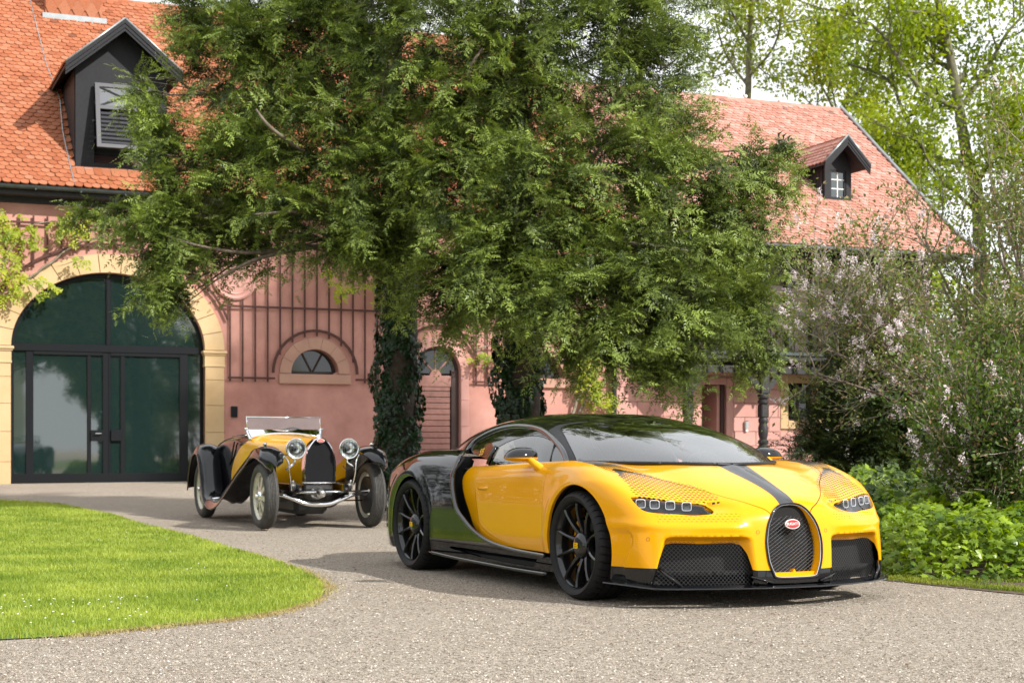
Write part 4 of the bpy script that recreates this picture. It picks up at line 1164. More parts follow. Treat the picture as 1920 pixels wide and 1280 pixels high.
# ================================================================== LOW SPORTS COUPE: shape functions (x forward, y left, z up; |y| symmetric)
_zc = pchip([-2.4, -1.0, -.5, -.2, 0, .25, .4, .55, .7, .85, .95, 1.1], [.85, .855, .855, .85, .845, .832, .79, .742, .688, .625, .57, .45])
_zs = pchip([-2.4, -1.8, -.8, -.45, -.3, 0, .2, .35, .5, .6, .68, .8, 1.1], [.80, .815, .848, .858, .862, .845, .80, .745, .665, .59, .50, .36, .1])
_px = pchip([-2.4, -1.9, -1.6, -1.2, -.8, -.5, -.3, 0, .25, .45, .6, 1.0], [.915, .926, .94, .952, .965, .978, .998, 1.012, 1.005, .985, .955, .80])
_pz = pchip([.05, .12, .25, .4, .55, .7, .8, .86, 1.0], [-.10, -.06, -.02, 0, 0, -.012, -.035, -.06, -.16])
_nose = pchip([0, .15, .3, .5, .7, .8, .88, .94, .99, 1.05], [.925, .918, .895, .845, .76, .70, .62, .51, .36, .0])
_lean = pchip([.05, .15, .3, .45, .6, .75, .9], [.03, .03, .02, 0, -.045, -.13, -.3])

def car_f(x, y, z):
    y = np.abs(y)
    u = np.clip(y/.86, 0, 1.3)
    zt = _zc(x)+(_zs(x)-_zc(x))*u**2.1
    fr = sstep(-.5, .1, x)*(1-sstep(.55, .9, x))
    zt = zt-.016*fr*np.exp(-((y-.56)/.13)**2)
    # raised bonnet spine
    sp = sstep(.1, .35, x)
    zt = zt+.010*sp*np.exp(-(y/.05)**2)
    sc = sstep(-1.05, -1.8, x)
    ys = _px(x)+_pz(z)-.012*sc
    ys = ys-.03*sc*sstep(0, .04, (-1.52-.30*np.clip(z-.35, 0, 1))-x)*(1-sstep(.42, .70, z))
    # wheel arch lip of the front wing
    ra = np.sqrt(x*x*1.02+(z-.325)**2)
    ys = ys+.012*np.exp(-((ra-.40)/.045)**2)
    f = smax(z-zt, y-ys, .10)
    xn = _nose(y)+_lean(z)
    f = smax(f, (x-xn)*.8, .07)
    # scoop beside the headlamp, running in towards the grille
    q = (z-.578)-(.62-y)*.06
    t = (y-.30)/.30
    f = f+.046*np.exp(-(q/.026)**2)*sstep(.0, .75, t)*(1-sstep(.45, .52, y))*sstep(.3, .5, x)
    # recess round the lower air intake
    f = f+.060*_isink(y, z)*sstep(.3, .5, x)
    # shoulder line across the bumper above the intakes
    f = f-.011*np.exp(-((z-.478-.025*(y-.5))/.028)**2)*sstep(.26, .40, y)*sstep(.25, .45, x)
    # crease at the corner of the bumper
    xc = .515+.062*sstep(.22, .40, z)-.03*sstep(.40, .47, z)
    f = f+.024*sstep(xc+.010, xc-.012, x)*(1-sstep(.425, .475, z))*sstep(.36, .50, x)*sstep(.7, .8, y)
    f = np.maximum(f, .14-z)
    return np.maximum(f, -2.3-x)

def _isink(y, z):
    a = sstep(.265, .34, y-.06*(z-.2))*(1-sstep(.735, .80, y+.25*(z-.36)))
    b = 1-sstep(.392, .425, z)
    return a*b

_gzc = pchip([-3.7, -3.3, -2.9, -2.5, -2.0, -1.7, -1.3, -.95, -.7, -.4, -.1, .1, .25, .4], [.87, .95, 1.04, 1.13, 1.187, 1.197, 1.19, 1.155, 1.11, 1.04, .95, .887, .834, .77])
_gw = pchip([-3.7, -3.2, -2.8, -2.2, -1.5, -.9, -.6, -.43, -.2, 0, .15, .25, .4], [.42, .55, .68, .80, .855, .855, .84, .82, .74, .62, .48, .34, .1])

def cab_f(x, y, z):
    y = np.abs(y); z0 = .52
    hh = np.maximum(_gzc(x)-z0, .05)
    a = (y/_gw(x)); b = np.maximum((z-z0)/hh, 0)
    r = (a**3+b**3)**(1/3)-1
    return np.maximum(r*.8*np.minimum(_gw(x), hh), x-.30)

_rz = pchip([-4.0, -3.7, -3.43, -3.28, -3.14, -2.92, -2.6, -2.2, -1.95, -1.7, -1.4, -.9, -.3], [.35, .47, .64, .735, .815, .885, .925, .93, .92, .895, .86, .80, .7])
_rp = pchip([-4.0, -3.75, -3.6, -3.35, -3.1, -2.7, -2.2, -1.9, -1.7, -1.4, -.9, -.3], [.55, .70, .82, .94, 1.0, 1.022, 1.008, .992, .98, .972, .972, .975])
_rd = pchip([-4.0, -3.6, -3.2, -2.8, -2.4, -2.0], [.80, .86, .885, .895, .89, .87])
_rv = pchip([.1, .2, .3, .45, .6, .75, .9, 1.0], [-.06, -.02, 0, .0, -.005, -.02, -.07, -.14])
_tail = pchip([0, .6, .8, .9, .97, 1.05], [-3.78, -3.7, -3.58, -3.45, -3.28, -3.0])

def tail_f(x, y, z):
    y = np.abs(y)
    zt = _rd(x)+(_rz(x)-_rd(x))*sstep(.35, .82, y)
    ra = np.sqrt((x+2.711)**2+(z-.345)**2)
    ys = _rp(x)+_rv(z)+.014*np.exp(-((ra-.415)/.05)**2)
    f = smax(z-zt, y-ys, .12)
    f = smax(f, (_tail(y)-.08*sstep(.5, .8, z)*-1-x)*.8, .06)
    return np.maximum(f, .14-z)
# ================================================================== LOW SPORTS COUPE
def build_coupe():
    root = empty('sports_car', (1.275, 10.149, 0), (0, 0, -R(64.21)),
                 'low yellow and black modern sports coupe with horseshoe grille parked on the gravel', 'car')
    mir = np.array([1, -1, 1.0])
    # --- print of small marks fading from black into the yellow wings
    my, t, b, Lk = new_mat('yellow_paint_printed')
    b.inputs['Roughness'].default_value = .28; b.inputs['Specular IOR Level'].default_value = .1; b.inputs['Coat Weight'].default_value = .65; b.inputs['Coat Roughness'].default_value = .02; b.inputs['Coat IOR'].default_value = 1.38
    at = t.nodes.new('ShaderNodeAttribute'); at.attribute_name = 'print'
    uv = t.nodes.new('ShaderNodeAttribute'); uv.attribute_name = 'mark'
    sx = t.nodes.new('ShaderNodeSeparateXYZ'); Lk(uv.outputs['Vector'], sx.inputs[0])
    def mth(op, a, c=None, d=None):
        n = t.nodes.new('ShaderNodeMath'); n.operation = op
        for i, q in enumerate((a, c, d)):
            if q is None: continue
            if isinstance(q, (int, float)): n.inputs[i].default_value = q
            else: Lk(q, n.inputs[i])
        return n.outputs[0]
    v = sx.outputs['Y']
    row = mth('FLOOR', v)
    off = mth('MULTIPLY', mth('MODULO', row, 2.0), .5)
    fu = mth('ABSOLUTE', mth('SUBTRACT', mth('FRACT', mth('ADD', sx.outputs['X'], off)), .5))
    fv = mth('ABSOLUTE', mth('SUBTRACT', mth('FRACT', v), .5))
    c = at.outputs['Fac']
    mu = mth('LESS_THAN', fu, mth('MULTIPLY_ADD', c, .35, .20))
    mv = mth('LESS_THAN', fv, mth('MULTIPLY_ADD', c, .48, .05))
    mm = mth('MULTIPLY', mth('MULTIPLY', mu, mv), mth('GREATER_THAN', c, .02))
    mx = t.nodes.new('ShaderNodeMix'); mx.data_type = 'RGBA'
    mx.inputs['A'].default_value = (.75, .33, .001, 1); mx.inputs['B'].default_value = (.010, .008, .006, 1)
    Lk(mm, mx.inputs['Factor']); Lk(mx.outputs['Result'], b.inputs['Base Color'])
    T1 = catmull([(.16, .80), (.26, .825), (.42, .838), (.535, .835), (.64, .64), (.75, .41), (.6, .42), (.42, .545), (.28, .69)], 5, True)
    T2 = np.array([(-.5, .76), (-.2, .86), (.05, .88), (.24, .84), (.42, .58), (.2, .67), (-.1, .745), (-.3, .75)])
    T3 = np.array([(.58, .86), (.66, .80), (.78, .52), (.86, .36), (.80, .36), (.70, .60), (.58, .83)])
    def add_print(o):
        me = o.data; n = len(me.vertices); co = np.zeros(n*3); me.vertices.foreach_get('co', co); co = co.reshape(-1, 3)
        p = np.stack([co[:, 0], np.abs(co[:, 1])], 1)
        d1 = sdpoly(p, T1); d2 = sdpoly(p, T2)
        along = (p[:, 0]-.16)/(.60+.25*(.83-p[:, 1])/.42-.16)
        c1 = np.where(d1 < 0, np.clip(.80-.62*along+.6*sstep(-.06, 0, d1)*sstep(.5, .0, along), .05, 1), 0)
        c2 = np.where(d2 < 0, np.clip(.55+(.16-p[:, 0])*3.2, .3, 1), 0)
        up = co[:, 2] > .60+.35*np.maximum(0, .60-p[:, 0])
        cov = np.where(co[:, 2] > .598+.10*(p[:, 1]-.5), np.maximum(c1, c2), 0)
        cov = np.where((co[:, 2] < .612) & (p[:, 1] < .52), 0, cov)
        low = (co[:, 2] < .556) & (co[:, 2] > .505) & (p[:, 1] > .33) & (p[:, 1] < .80) & (co[:, 0] > .55)
        cov = np.where(low, .08, cov)
        a = me.attributes.new('print', 'FLOAT', 'POINT'); a.data.foreach_set('value', cov.astype(np.float32))
        # rows follow the headlamp; coordinate in mark units
        r = np.where(low, co[:, 2]/.014, (p[:, 0]+.52*(p[:, 1]-.83))/.020)
        uvw = np.zeros((n, 3)); uvw[:, 0] = (p[:, 1]-.35*p[:, 0])/.030; uvw[:, 1] = r+40
        a = me.attributes.new('mark', 'FLOAT_VECTOR', 'POINT'); a.data.foreach_set('vector', uvw.ravel().astype(np.float32))

    # ---------------- yellow front body
    V, T = surfnet(car_f, (-2.32, -.03, .12), (1.0, 1.07, .92), .0135)
    V, T = cut(V, T, -V[:, 1]+1e-4)
    V[np.abs(V[:, 1]) < 2e-4, 1] = 0
    V, T = cut(V, T, .003-cab_f(V[:, 0], V[:, 1], V[:, 2]))
    arch = lambda V, r=.392: r-np.hypot((V[:, 0]-.037)*1.0, V[:, 2]-.325)
    V, T = cut(V, T, arch(V))
    wsb = np.array([(.26, -.2), (.26, 0), (.256, .09), (.211, .243), (.12, .384), (.002, .509), (-.145, .62), (-.405, .745), (-.5, .79)])
    cowl_in = np.concatenate([wsb, [(-3, .79), (-3, -.2)]])
    V, T = cut(V, T, -sdpoly(V[:, [0, 1]], cowl_in))
    # headlamp and intake openings, grille opening (seen from the front: y, z)
    HL = catmull([(.880, .640), (.866, .650), (.80, .648), (.70, .632), (.585, .619), (.495, .606), (.462, .592), (.455, .572), (.478, .556), (.53, .548), (.60, .545), (.68, .552), (.80, .560), (.855, .580)], 4, True)
    IN = np.array([(.36, .382), (.56, .378), (.70, .383), (.745, .375), (.775, .345), (.80, .29), (.812, .238), (.812, .10), (.28, .10), (.285, .225), (.305, .32), (.325, .368)])
    GR = catmull([(0, .612), (.068, .603), (.124, .566), (.172, .495), (.194, .42), (.199, .36), (.189, .27), (.160, .195), (.146, .178), (.10, .172), (0, .171)], 6)
    GRp = np.concatenate([GR, (GR[1:-1]*np.array([-1, 1]))[::-1]])
    yz = lambda V: V[:, [1, 2]]
    front = V[:, 0] > .25
    def fsd(V, poly):
        d = sdpoly(yz(V), poly)
        return np.where(V[:, 0] > .25, d, 1.0)
    lampV, lampT = cut(V, T, fsd(V, HL)+.004)
    pockV, pockT = cut(V, T, fsd(V, HL)-.004)
    V, T = cut(V, T, -fsd(V, HL))
    inV, inT = cut(V, T, fsd(V, IN)-.01)
    V, T = cut(V, T, -fsd(V, IN))
    V, T = cut(V, T, -fsd(V, GRp))
    # lower black part of the nose
    zb = lambda V: .238-.016*sstep(.85, .95, V[:, 0])
    lowV, lowT = cut(V, T, V[:, 2]-zb(V)+.002)
    lowV, lowT = cut(lowV, lowT, -.30-lowV[:, 0])
    V, T = cut(V, T, np.where(V[:, 0] > .1, zb(V)-V[:, 2], .27-V[:, 2]))
    # door and its edges in side view
    xz = lambda V: V[:, [0, 2]]
    DR = np.concatenate([catmull([(-.448, .70), (-.452, .50), (-.452, .262)], 4), catmull([(-.80, .266), (-1.195, .281), (-1.50, .316), (-1.60, .330), (-1.72, .385), (-1.80, .480), (-1.862, .600), (-1.890, .672), (-1.900, .730), (-1.885, .790), (-1.86, .95)], 6), [(-.43, .95)]])
    body = sdpoly(xz(V), np.concatenate([DR[:-2], [(-1.86, 1.2), (1.5, 1.2), (1.5, 0), (-.452, 0)]]))
    V, T = cut(V, T, body)
    dd = sdpoly(xz(V), DR)
    dV, dT = cut(V, T, dd+.0028)
    V, T = cut(V, T, -dd+.0022)
    seam = np.array([(-.60, .78), (-.2, .765), (.05, .75), (.2, .71), (.33, .645), (.46, .535), (.60, .435), (.72, .345), (.82, .245), (.872, .165), (.90, .13)])
    seam = catmull(seam, 6)
    bon = np.concatenate([seam, [(1.2, .1), (1.2, -.3), (-.6, -.3)]])
    bd = sdpoly(V[:, [0, 1]], bon)
    bd = np.where(V[:, 2] > .53, bd, 1)
    bV, bT = cut(V, T, bd+.0022)
    V, T = cut(V, T, -bd+.0018)
    stw = lambda V: .055+.050*sstep(.75, .2, V[:, 0])
    sV, sT = cut(bV, bT, np.abs(bV[:, 1])-stw(bV))
    bV, bT = cut(bV, bT, stw(bV)-np.abs(bV[:, 1]))
    V, T = cut(V, T, V[:, 1]*0-1)
    o = panel('front_body', V, T, car_f, my, root, .02, 'both'); add_print(o)
    bonnet = panel('bonnet', bV, bT, car_f, my, root, .012, 'both'); add_print(bonnet)
    panel('bonnet_stripe', sV, sT, car_f, M_GREYS_B, bonnet, 0, 'both', off=.001, label='dark grey stripe down the middle')
    for s in (None, 'flip'):
        d = panel('door', dV, dT, car_f, M_YEL, root, .02, s)
        sg = 1 if s is None else -1
        # handle: a grip in a shallow dish
        P = catmull([(-1.60, .884, .652), (-1.57, .914, .655), (-1.50, .926, .657), (-1.42, .930, .659), (-1.385, .920, .660)], 4)*np.array([1, sg, 1])
        m = MB().tube(P, .014, 8)
        m.build('door_handle', M_YEL, d, True)
        for o_, f_ in (('splitter', .5-lowV[:, 1]), ('splitter_centre', lowV[:, 1]-.5)):
            aV, aT = cut(lowV, lowT, f_)
            panel(o_, aV, aT, car_f, M_BLK, root, .02, s)
        m = panel('intake_back', inV, inT, car_f, M_DARK, root, 0, s, off=-.075)
        # mesh over the intake
        m = MB()
        zz = np.arange(.135, .40, .0125)
        for k, z0 in enumerate(zz):
            ys = np.arange(.26, .84, .0115); zz0 = z0+.0062*np.where(np.arange(len(ys)) % 2, 1, -1)*(1 if k % 2 else -1)
            m_ok = sdpoly(np.stack([ys, zz0], 1), IN) < .012
            xs = _nose(ys)+_lean(zz0)-.055
            run = []
            for q in range(len(ys)+1):
                if q < len(ys) and m_ok[q]: run.append((xs[q], ys[q]*sg, zz0[q]))
                else:
                    if len(run) > 1:
                        r = np.array(run); w = np.array([0, 0, .0016])
                        n0 = m.n
                        VV = np.concatenate([r+w, r-w]); L_ = len(r)
                        m.add(VV, [(i, i+1, L_+i+1, L_+i) for i in range(L_-1)])
                    run = []
        m.build('intake_mesh', M_INMESH, root, kind='stuff')
        # headlamp
        pk = panel('headlight', pockV, pockT, car_f, M_LAMPIN, root, 0, s, off=-.045)
        rim = boundary(pockT)
        for (y0, z0) in ((.836, .612), (.762, .607), (.675, .601), (.585, .594)):
            x0 = float(_nose(y0)+_lean(z0))
            # settle on the surface
            pt = np.array([[x0, y0, z0]])
            for it in range(8):
                g = grad(car_f, pt); fv = car_f(pt[:, 0], pt[:, 1], pt[:, 2]); pt[:, 0] -= (fv/np.maximum(g[:, 0], .2))
            ctr = pt[0]+np.array([-.024, 0, 0])
            fw = Vector((1, .42*sg, .10)).normalized()
            up = Vector((0, 0, 1)); side = up.cross(fw).normalized(); up = fw.cross(side)
            a = np.linspace(0, 2*math.pi, 33)
            e = .42
            cx = np.sign(np.cos(a))*np.abs(np.cos(a))**e*.0275; cz = np.sign(np.sin(a))*np.abs(np.sin(a))**e*.0245
            c3 = np.array([ctr[0], ctr[1]*sg, ctr[2]])
            P = c3+np.outer(cx, side)+np.outer(cz, up)
            MB().tube(P, .0023, 6, False).build('lamp_ring', M_DRL, pk, True)
            P2 = c3+np.outer(cx*.86, side)+np.outer(cz*.86, up)-np.array(fw)*.010
            MB().add(np.concatenate([P2[:-1], [c3-np.array(fw)*.02]]), [(i, (i+1) % 32, 32) for i in range(32)]).build('lamp_lens', M_LENS, pk, True)
        panel('headlight_glass', lampV, lampT, car_f, M_LGL, pk, 0, s, off=-.003)
    # ---------------- grille
    gx = lambda y, z: _nose(np.abs(y))+_lean(z)
    ring = np.stack([gx(GRp[:, 0], GRp[:, 1])+.004, GRp[:, 0], GRp[:, 1]], 1); ring = np.concatenate([ring, ring[:2]])
    gm = MB()
    for k, z0 in enumerate(np.arange(.174, .612, .0105)):
        ys = np.arange(-.204, .2041, .017); zz0 = z0+.0048*np.where(np.arange(len(ys)) % 2, 1, -1)*(1 if k % 2 else -1)
        ok = sdpoly(np.stack([ys, zz0], 1), GRp) < .004
        xs = gx(ys, zz0)-.045
        run = []
        for q in range(len(ys)+1):
            if q < len(ys) and ok[q]: run.append((xs[q], ys[q], zz0[q]))
            else:
                if len(run) > 1:
                    r = np.array(run); N_ = len(r)
                    gm.tube(r, .0013, 4)
                run = []
    g = gm.build('grille_mesh', M_GRILLE, root, kind='stuff')
    MB().tube(ring, .0068, 8, False).build('grille_frame', M_BLK, root, True)
    ring2 = ring.copy(); ctr = np.array([0, 0, .40])
    ring2[:, 1] *= .955; ring2[:, 2] = (ring2[:, 2]-.40)*.968+.40; ring2[:, 0] -= .002
    MB().tube(ring2, .0030, 6, False).build('grille_trim', M_CHR, root, True)
    # yellow inner wall of the grille and the bar along its foot
    yy = np.concatenate([GRp, GRp[:1]]); A = np.stack([gx(yy[:, 0], yy[:, 1]*.0+yy[:, 1])-.004, yy[:, 0]*.965, (yy[:, 1]-.39)*.97+.39], 1)
    Bq = A.copy(); Bq[:, 0] -= .05; Bq[:, 1] *= .93; Bq[:, 2] = (Bq[:, 2]-.39)*.94+.39
    n = len(A)
    MB().add(np.concatenate([A, Bq]), [(i, i+1, n+i+1, n+i) for i in range(n-1)]).build('grille_surround', M_YEL, root, True)
    bk = [(gx(0, .4)-.075, y, z) for y, z in GRp]
    MB().add(np.array(bk), [list(range(len(bk)))]).build('grille_back', M_DARK, root)
    mb = MB(); 
    mb.prism([(-.138, .180), (.138, .180), (.150, .206), (.012, .206), (0, .226), (-.012, .206), (-.150, .206)], .888, .928, (1, 2, 0))
    mb.build('grille_bar', M_YEL, root)
    badge(root, np.array([gx(0, .488)-.02, .004, .488]), (0, R(-10), 0), .052, .029)
    # stripe spine edge
    # parking sensors
    for y0, z0 in ((-.245, .447), (-.850, .408), (.245, .447), (.850, .408)):
        pt = np.array([[gx(y0, z0), y0, z0]])
        for it in range(8):
            gg = grad(car_f, pt); pt -= (car_f(pt[:, 0], pt[:, 1], pt[:, 2])/(gg*gg).sum(1))[:, None]*gg
        nrm = Vector(grad(car_f, pt)[0]).normalized(); s1 = nrm.cross(Vector((0, 0, 1))).normalized(); s2 = nrm.cross(s1)
        a = np.linspace(0, 2*math.pi, 17)
        P = pt[0]+.0105*np.outer(np.cos(a), s1)+.0105*np.outer(np.sin(a), s2)
        MB().tube(P, .0014, 5, False).build('parking_sensor', M_BROWN, root, True)
    # ---------------- black rear body
    V, T = surfnet(tail_f, (-3.85, -.03, .12), (-.28, 1.07, .98), .0150)
    V, T = cut(V, T, -V[:, 1]+1e-4)
    V[np.abs(V[:, 1]) < 2e-4, 1] = 0
    V, T = cut(V, T, .002-cab_f(V[:, 0], V[:, 1], V[:, 2]))
    V, T = cut(V, T, .393-np.hypot(V[:, 0]+2.640, V[:, 2]-.335))
    CL = catmull([(-.40, .243), (-.487, .246), (-.883, .256), (-1.27, .291), (-1.545, .359), (-1.706, .436), (-1.813, .505), (-1.881, .625), (-1.909, .722), (-1.906, .807), (-1.913, .874), (-1.99, .905)], 8)
    CP = np.concatenate([CL, [(-2.2, .935), (-2.37, .94), (-2.37, 1.3), (0, 1.3), (0, .243)]])
    cd = sdpoly(xz(V), CP)
    rcV, rcT = cut(V, T, cd-.01)
    rcV, rcT = cut(rcV, rcT, rcV[:, 0]+1.2)
    V, T = cut(V, T, -cd)
    skV, skT = cut(V, T, V[:, 2]-.252+.012*sstep(-1.5, -.4, V[:, 0])); skV, skT = cut(skV, skT, -2.32-skV[:, 0])
    V, T = cut(V, T, np.where(V[:, 0] > -2.32, .255-.012*sstep(-1.5, -.4, V[:, 0])-V[:, 2], .16-V[:, 2]))
    panel('rear_body', V, T, tail_f, M_BLK, root, .02, 'both')
    SL = np.array([(-1.98, .212), (-1.92, .226), (-1.4, .222), (-.9, .218), (-.56, .222), (-.66, .158), (-1.0, .160), (-1.5, .172)])
    for s in (None, 'flip'):
        sg = 1 if s is None else -1
        sl = sdpoly(xz(skV), SL)
        aV, aT = cut(skV, skT, -sl)
        panel('side_skirt', aV, aT, tail_f, M_BLK, root, .015, s)
        aV, aT = cut(skV, skT, sl-.006)
        panel('skirt_channel', aV, aT, tail_f, M_BLK, root, 0, s, off=-.045)
        P = np.array([(-2.28, 1.0, .165), (-1.8, 1.005, .150), (-1.2, 1.012, .142), (-.7, 1.018, .138), (-.32, 1.015, .138)])*np.array([1, sg, 1])
        P = catmull(P, 6)
        MB().tube(P, .012, 8).build('skirt_blade', M_BLK, root, True)
        panel('side_intake', rcV, rcT, tail_f, M_MESHDK, root, 0, s, off=-.13)
    # front lip
    ys = np.linspace(-1, 1, 61)*.985
    xs = _nose(np.abs(ys))+_lean(.15)
    P = np.stack([xs, ys, np.full_like(ys, .128)+.02*sstep(.8, 1, np.abs(ys))], 1)
    n2 = np.gradient(P, axis=0); n2 /= np.linalg.norm(n2, axis=1, keepdims=True)
    out = np.stack([n2[:, 1], -n2[:, 0], 0*ys], 1); upv = np.tile([0, 0, 1.0], (61, 1))
    VV, FF = sweep(P, [(-.06, .012), (.012, .006), (.035, -.002), (.038, -.008), (.03, -.012), (-.06, -.012)], out, upv)
    MB().add(VV, FF).build('front_lip', M_BLK, root, 40)
    # small winglets beside the grille foot
    for sg in (1, -1):
        m = MB()
        P = np.array([(.955, .17*sg, .150), (.945, .23*sg, .166), (.92, .30*sg, .186)])
        m.tube(P, .008, 6); m.build('splitter_fin', M_BLK, root, True)
        P = np.array([(.70, .80*sg, .235), (.755, .765*sg, .19), (.80, .70*sg, .132)])
        m = MB().tube(P, .010, 6); m.build('splitter_fin', M_BLK, root, True)
    # ---------------- cabin
    V, T = surfnet(cab_f, (-3.75, -.03, .72), (.36, .92, 1.24), .0150)
    V, T = cut(V, T, -V[:, 1]+1e-4)
    V[np.abs(V[:, 1]) < 2e-4, 1] = 0
    tt = np.minimum(car_f(V[:, 0], V[:, 1], V[:, 2]), tail_f(V[:, 0], V[:, 1], V[:, 2]))
    V, T = cut(V, T, -tt-.025)
    WS = catmull([(-.80, 0), (-.818, .139), (-.862, .34), (-.918, .47), (-.968, .53), (-.945, .59), (-.763, .650), (-.576, .705), (-.40, .75)], 5)
    WSp = np.concatenate([[(-.80, -.3)], WS, [(.5, .9), (.5, -.3)]])
    wd = np.where(V[:, 2] > .7, sdpoly(V[:, [0, 1]], WSp), 1)
    wV, wT = cut(V, T, wd+.003)
    V, T = cut(V, T, -wd)
    CI = catmull([(-.505, .845), (-.63, .91), (-.769, .968), (-.945, 1.023), (-1.109, 1.059), (-1.309, 1.082), (-1.563, 1.093), (-1.789, 1.082), (-1.968, 1.041), (-2.197, .956), (-2.34, .88)], 5)
    CIp = np.concatenate([CI, [(-2.34, .5), (-.505, .5)]])
    ci = np.where(V[:, 1] > .3, sdpoly(xz(V), CIp), 1)
    sV, sT = cut(V, T, ci)
    V, T = cut(V, T, -ci)
    GL = np.concatenate([catmull([(-.50, .84), (-.63, .908), (-.793, .975), (-.935, 1.008), (-1.103, 1.028), (-1.287, 1.022), (-1.445, .992), (-1.58, .945)], 5), [(-1.60, .94), (-1.60, .5), (-.50, .5)]])
    gl = sdpoly(xz(sV), GL)
    gV, gT = cut(sV, sT, gl+.002)
    qV, qT = cut(sV, sT, -gl)
    PL = np.array([(-.40, .6), (-.52, .71), (-.95, .60), (-1.0, .52), (-1.05, .50), (-1.0, .80), (-.2, 1.0)])
    pd = sdpoly(V[:, [0, 1]], np.array([(.5, .2), (-.3, .45), (-.90, .40), (-.99, .50), (-1.05, .56), (-1.0, 1.1), (.5, 1.1)]))
    pV, pT = cut(V, T, pd+.0015)
    V, T = cut(V, T, -pd+.0015)
    panel('roof', V, T, cab_f, M_BLK, root, .02, 'both')
    panel('windscreen', wV, wT, cab_f, M_GLASSW, root, 0, 'both')
    for s in (None, 'flip'):
        panel('pillar', pV, pT, cab_f, M_BLKS, root, .02, s)
        panel('side_window', gV, gT, cab_f, M_GLASSC, root, 0, s, off=-.004)
        panel('quarter_panel', qV, qT, cab_f, M_BLK, root, .01, s, off=-.002)
        sg = 1 if s is None else -1
        # the long curved line sweeping from the screen pillar over the door and back under it
        up3 = [(-.50, .775, .842), (-.617, .744, .915), (-.755, .715, .972), (-.93, .682, 1.027), (-1.14, .645, 1.074), (-1.36, .622, 1.099), (-1.61, .612, 1.108), (-1.83, .622, 1.094), (-2.01, .655, 1.055), (-2.15, .69, 1.00), (-2.16, .755, .93), (-2.03, .86, .895), (-1.935, .915, .875), (-1.910, .962, .807), (-1.913, .984, .722), (-1.885, .992, .625), (-1.817, .993, .506), (-1.71, .988, .436), (-1.549, .982, .360), (-1.274, .979, .291), (-.883, .974, .256), (-.487, .974, .246), (-.44, .974, .246)]
        P = catmull(np.array(up3), 6)
        t_ = np.gradient(P, axis=0); t_ /= np.linalg.norm(t_, axis=1, keepdims=True)
        o_ = np.array([-1.3, 0, .55]); 
        outn = P-np.array([-1.25, 0, .60]); outn[:, 0] *= .15; outn[:, 2] = np.where(P[:, 2] > .85, outn[:, 2]*.9, outn[:, 2]*.1)
        outn -= t_*(outn*t_).sum(1)[:, None]; outn /= np.linalg.norm(outn, axis=1, keepdims=True)
        bn = np.cross(t_, outn)
        w = .020-.006*sstep(.85, .5, P[:, 2])
        pr = np.array([(-.012, 1), (.001, 1), (.007, .6), (.008, 0), (.007, -.6), (.001, -1), (-.012, -1)])
        prf = np.repeat(pr[None], len(P), 0); prf[..., 1] *= w[:, None]
        if sg < 0: P = P*mir; outn = outn*mir; bn = bn*mir
        VV, FF = sweep(P, prf, outn, bn)
        MB().add(VV, FF).build('curved_side_trim', M_CLINE, root, 60)
        # window divider bars
        m = MB().tube(np.array([(-.793, .708*sg, .982), (-.70, .795*sg, .84)]), .009, 6); m.build('window_bar', M_BLKS, root, True)
        m = MB().tube(np.array([(-1.585, .772*sg, .955), (-1.598, .805*sg, .90), (-1.61, .83*sg, .825)]), .016, 8); m.build('window_bar', M_BLK, root, True)
        # mirror
        m = MB(); a = np.linspace(0, 2*math.pi, 25)[:-1]
        def shell(z_, x_, y_, n=7, up=True):
            m = MB(); rows = []
            for k in range(n):
                q = k/(n-1)*math.pi/2
                rr = math.cos(q)**.8; h_ = math.sin(q)
                ex = np.sign(np.cos(a))*np.abs(np.cos(a))**.8; ey = np.sign(np.sin(a))*np.abs(np.sin(a))**.85
                X_ = -.76+x_*ex*rr-.02*(1-rr); Y_ = .985+y_*ey*rr-.02*h_*(1 if up else .3)
                Z_ = .880+z_*h_+.012*(ey)*0
                rows.append(np.stack([X_, Y_*sg, np.full_like(X_, Z_)], 1))
            VV = np.concatenate(rows); N_ = 24
            FF = [(k*N_+i, k*N_+(i+1) % N_, (k+1)*N_+(i+1) % N_, (k+1)*N_+i) for k in range(n-1) for i in range(N_)]
            m.add(VV, FF); return m
        mir_o = shell(-.030, .085, .118, up=False).build('side_mirror', M_YEL, root, True)
        shell(.068, .082, .114).build('mirror_cap', M_BLK, mir_o, True)
        P = catmull(np.array([(-.60, .905, .800), (-.64, .935, .835), (-.70, .95, .865), (-.75, .96, .872)])*np.array([1, sg, 1]), 5)
        MB().tube(P, np.linspace(.030, .018, len(P)), 10).build('mirror_arm', M_YEL, mir_o, True)
    # number badge on the black quarter panel
    txt = text_mesh('55', .075, .0006)
    place_text(root, txt, 'number_emblem', M_YELT, np.array([-1.80, -.792, .912]), Vector((-.06, -1, .42)), Vector((1, -.1, .12)))
    # wipers
    for P in ([(-.33, -.70, .852), (-.12, -.60, .85), (.10, -.42, .845)], [(-.02, -.50, .846), (.13, -.36, .842), (.26, -.10, .842)]):
        MB().tube(catmull(np.array(P), 5), .009, 6).build('wiper', M_BLKS, root, True)
    wb = wsb[1:-1]; cp = np.concatenate([wb, (wb*np.array([1, -1]))[::-1]]); 
    P = np.stack([cp[:, 0]-.005, cp[:, 1], .838+.012*np.abs(cp[:, 1])/.75], 1); o_ = P[:, 1].argsort(); P = catmull(P[o_], 4)
    MB().tube(P, .012, 6).build('cowl_trim', M_BLKS, root, True)
    # ---------------- cabin interior
    m = MB().box(-2.2, .0, -.74, .74, .30, .55); m.build('cabin_floor', M_DARK, root)
